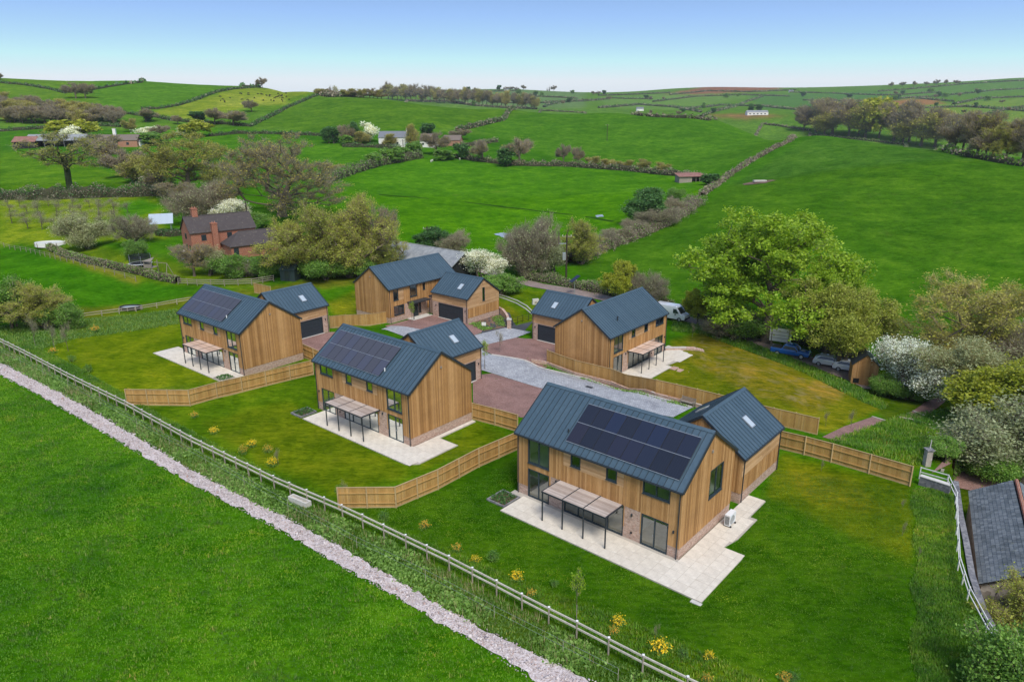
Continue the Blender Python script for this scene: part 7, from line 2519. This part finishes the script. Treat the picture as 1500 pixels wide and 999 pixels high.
FIELD = [(-60, 520), (0, 545), (156, 634), (280, 706), (420, 783), (500, 832), (600, 890), (700, 948), (800, 1010), (800, 1060), (-100, 1060)]
tufts('field_grass', 'lush green grass of the field in the foreground', 'grass', FIELD, 62000, .085, .02, 4, [M['blade']], 1, 1.2)
tufts('field_grass', 'taller dark tufts in the foreground field', 'grass', FIELD, 7000, .17, .026, 5, [M['blade_rough']], 2, .8, clump=.9)
STRIP = [(-60, 480), (0, 500), (184, 597), (280, 652), (400, 713), (500, 758), (592, 804), (700, 862), (840, 936), (980, 1010), (1010, 1040), (860, 998), (700, 918), (500, 800), (280, 684), (152, 604), (0, 522), (-60, 498)]
tufts('verge_weeds', 'rough weeds and docks between rail fence and stone track', 'weeds', STRIP, 16000, .12, .03, 5, [M['blade_rough'], M['weed'], M['weed']], 3, .9)
tufts('verge_weeds', 'dry stalks among the weeds along the rail fence', 'weeds', STRIP, 2600, .5, .012, 3, [M['dry']], 4, .5, clump=.7)
def docks(name, label, poly, n, seed, size=.13, per=9):
    P, r = scatter(poly, n, seed)
    k = np.sin(P[:, 0] * .8 + 2 * np.sin(P[:, 1] * .5)) + r.normal(0, .5, len(P))
    P = P[k > .1]
    C = np.repeat(np.stack([P[:, 0], P[:, 1], hz_batch(P[:, 0], P[:, 1])], 1), per, 0)
    q = C + r.normal(0, 1, C.shape) * np.array([.17, .17, .05]); q[:, 2] = C[:, 2] + np.abs(q[:, 2] - C[:, 2]) + .06
    V, F = leaf_quads(q, size, r, .0, 1.9)
    return tag(link(name, np_mesh(name, V, F, M['weed'])), label, 'weeds', kind='stuff')
docks('dock_leaves', 'broad-leaved docks and nettles on the verge of the stone track', STRIP, 3400, 21)
docks('bed_plants', 'young green plants in the soil bed by the rear garage', [(690, 475), (724, 460), (735, 465), (741, 478), (709, 484)], 900, 31, .12, 6)
docks('bed_plants', 'low plants in the long bed under the board fence', [(786, 530), (842, 553), (895, 567), (960, 584), (1005, 596), (1008, 599), (960, 588), (890, 569), (800, 537)], 700, 32, .10, 6)
BANK = [(0, 498), (110, 545), (184, 590), (280, 645), (400, 706), (500, 750), (592, 797), (655, 829), (761, 886), (840, 928), (936, 980), (1000, 1015), (1150, 1080), (1200, 1060), (1110, 1000), (900, 905), (760, 850), (640, 800), (520, 748), (470, 728), (330, 655), (230, 600), (110, 530), (40, 495)]
tufts('bank_grass', 'unmown grass on the planted bank inside the rail fence', 'grass', BANK, 12000, .16, .026, 5, [M['blade'], M['blade_rough']], 5, .9)
RB = [(1336, 722), (1331, 745), (1341, 770), (1333, 800), (1343, 830), (1329, 865), (1340, 905), (1327, 950), (1338, 1000), (1326, 1060), (1480, 1060), (1502, 1035), (1467, 979), (1438, 938), (1411, 887), (1398, 842), (1396, 790), (1394, 722)]
_RB_OLD = [(1338, 722), (1394, 722), (1396, 790), (1398, 842), (1411, 887), (1437, 938), (1466, 979), (1500, 1035), (1330, 1080), (1338, 860)]
tufts('bank_grass', 'long rough grass strip beside the white rail fence', 'grass', RB, 16000, .14, .024, 5, [M['blade'], M['blade_rough']], 6, .9)
RB2 = [(1210, 650), (1290, 625), (1330, 612), (1390, 605), (1420, 640), (1400, 672), (1345, 690), (1280, 672)]
tufts('bank_grass', 'rough grass on the slope between the gravel path and the red yard', 'grass', RB2, 7000, .26, .04, 4, [M['blade'], M['blade_rough']], 7, .9)
LB = [(0, 470), (110, 462), (260, 448), (262, 470), (110, 490), (60, 505), (0, 495)]
tufts('bank_grass', 'rough dark bank below the round trough at the left', 'grass', LB, 8000, .17, .05, 4, [M['blade_rough'], M['weed']], 8, .9)
LF = [(985, 472), (1050, 486), (1110, 510), (1180, 538), (1260, 575), (1300, 600), (1290, 606), (1180, 552), (1100, 520), (1030, 492), (985, 488)]
tufts('bank_grass', 'green rough edge between the brown garden and the lane', 'grass', LF, 6000, .3, .05, 4, [M['blade'], M['blade_rough']], 9, .9)
LAWN = [(500, 747), (600, 735), (700, 700), (757, 668), (760, 724), (1022, 888), (1130, 690), (1335, 724), (1335, 860), (1328, 1060), (1200, 1060), (900, 905), (640, 800)]
tufts('lawn_grass', 'mown lawn of the nearest house', 'grass', LAWN, 30000, .05, .016, 3, [M['blade_lawn']] if 'blade_lawn' in M else [M['blade_rough']], 10, 1.2)

def stones():
    P = []
    r = np.random.default_rng(5)
    def even(q, m=60):
        q = np.array(q); c = np.concatenate([[0], np.cumsum(np.hypot(*np.diff(q, axis=0).T))]); u = np.linspace(0, c[-1], m)
        return np.stack([np.interp(u, c, q[:, 0]), np.interp(u, c, q[:, 1])], 1)
    U, L = even(TRK_U), even(TRK_L)
    n = 15000
    s = r.uniform(0, len(U) - 1.001, n); i = s.astype(int); f = (s - i)[:, None]
    a = U[i] * (1 - f) + U[i + 1] * f; b = L[i] * (1 - f) + L[i + 1] * f
    k = np.clip(r.normal(.5, .30, n), -.1, 1.1)[:, None]
    xy = a * (1 - k) + b * k
    Z = hz_batch(xy[:, 0], xy[:, 1]) + .05
    sz = r.uniform(.02, .07, n) * (1 + (r.random(n) < .08) * 1.0)
    O = np.array([[1, 0, 0], [0, 1, 0], [-1, 0, 0], [0, -1, 0], [0, 0, .8], [0, 0, -.5]])
    V = xy_z = np.concatenate([xy, Z[:, None]], 1)[:, None, :] + O[None] * sz[:, None, None] * r.uniform(.6, 1.4, (n, 6, 1)) + r.normal(0, .25, (n, 6, 3)) * sz[:, None, None]
    T = np.array([[0, 1, 4], [1, 2, 4], [2, 3, 4], [3, 0, 4], [1, 0, 5], [2, 1, 5], [3, 2, 5], [0, 3, 5]])
    F = (np.arange(n)[:, None, None] * 6 + T[None]).reshape(-1, 3)
    o = link('track_stones', np_mesh('track_stones', V.reshape(-1, 3), F, M['stone_bits']))
    tag(o, 'loose pale stones covering the farm track', 'stones', kind='stuff')
t = NT('track_stone', .9, .15)
t.color(t.ramp(t.isl(), [(0, (.29, .23, .21)), (.4, (.47, .405, .385)), (.8, (.65, .58, .555)), (1, (.42, .27, .22))]))
M['stone_bits'] = t.mat
stones()

# ---------------------------------------------------------------- air: thin even haze over the valley, sky left outside
t = bpy.data.materials.new('valley_haze')
t.use_nodes = True
t.node_tree.nodes.clear()
v = t.node_tree.nodes.new('ShaderNodeVolumePrincipled')
v.inputs['Color'].default_value = (.92, .96, 1.0, 1)
v.inputs['Density'].default_value = .00008
v.inputs['Anisotropy'].default_value = .2
mo = t.node_tree.nodes.new('ShaderNodeOutputMaterial')
t.node_tree.links.new(v.outputs[0], mo.inputs['Volume'])
d = MB(); d.box(-7200, 7200, -60, 7200, -60, 140)
HAZE = True
if HAZE:
    o = d.build('haze', t)
    o['kind'] = 'stuff'
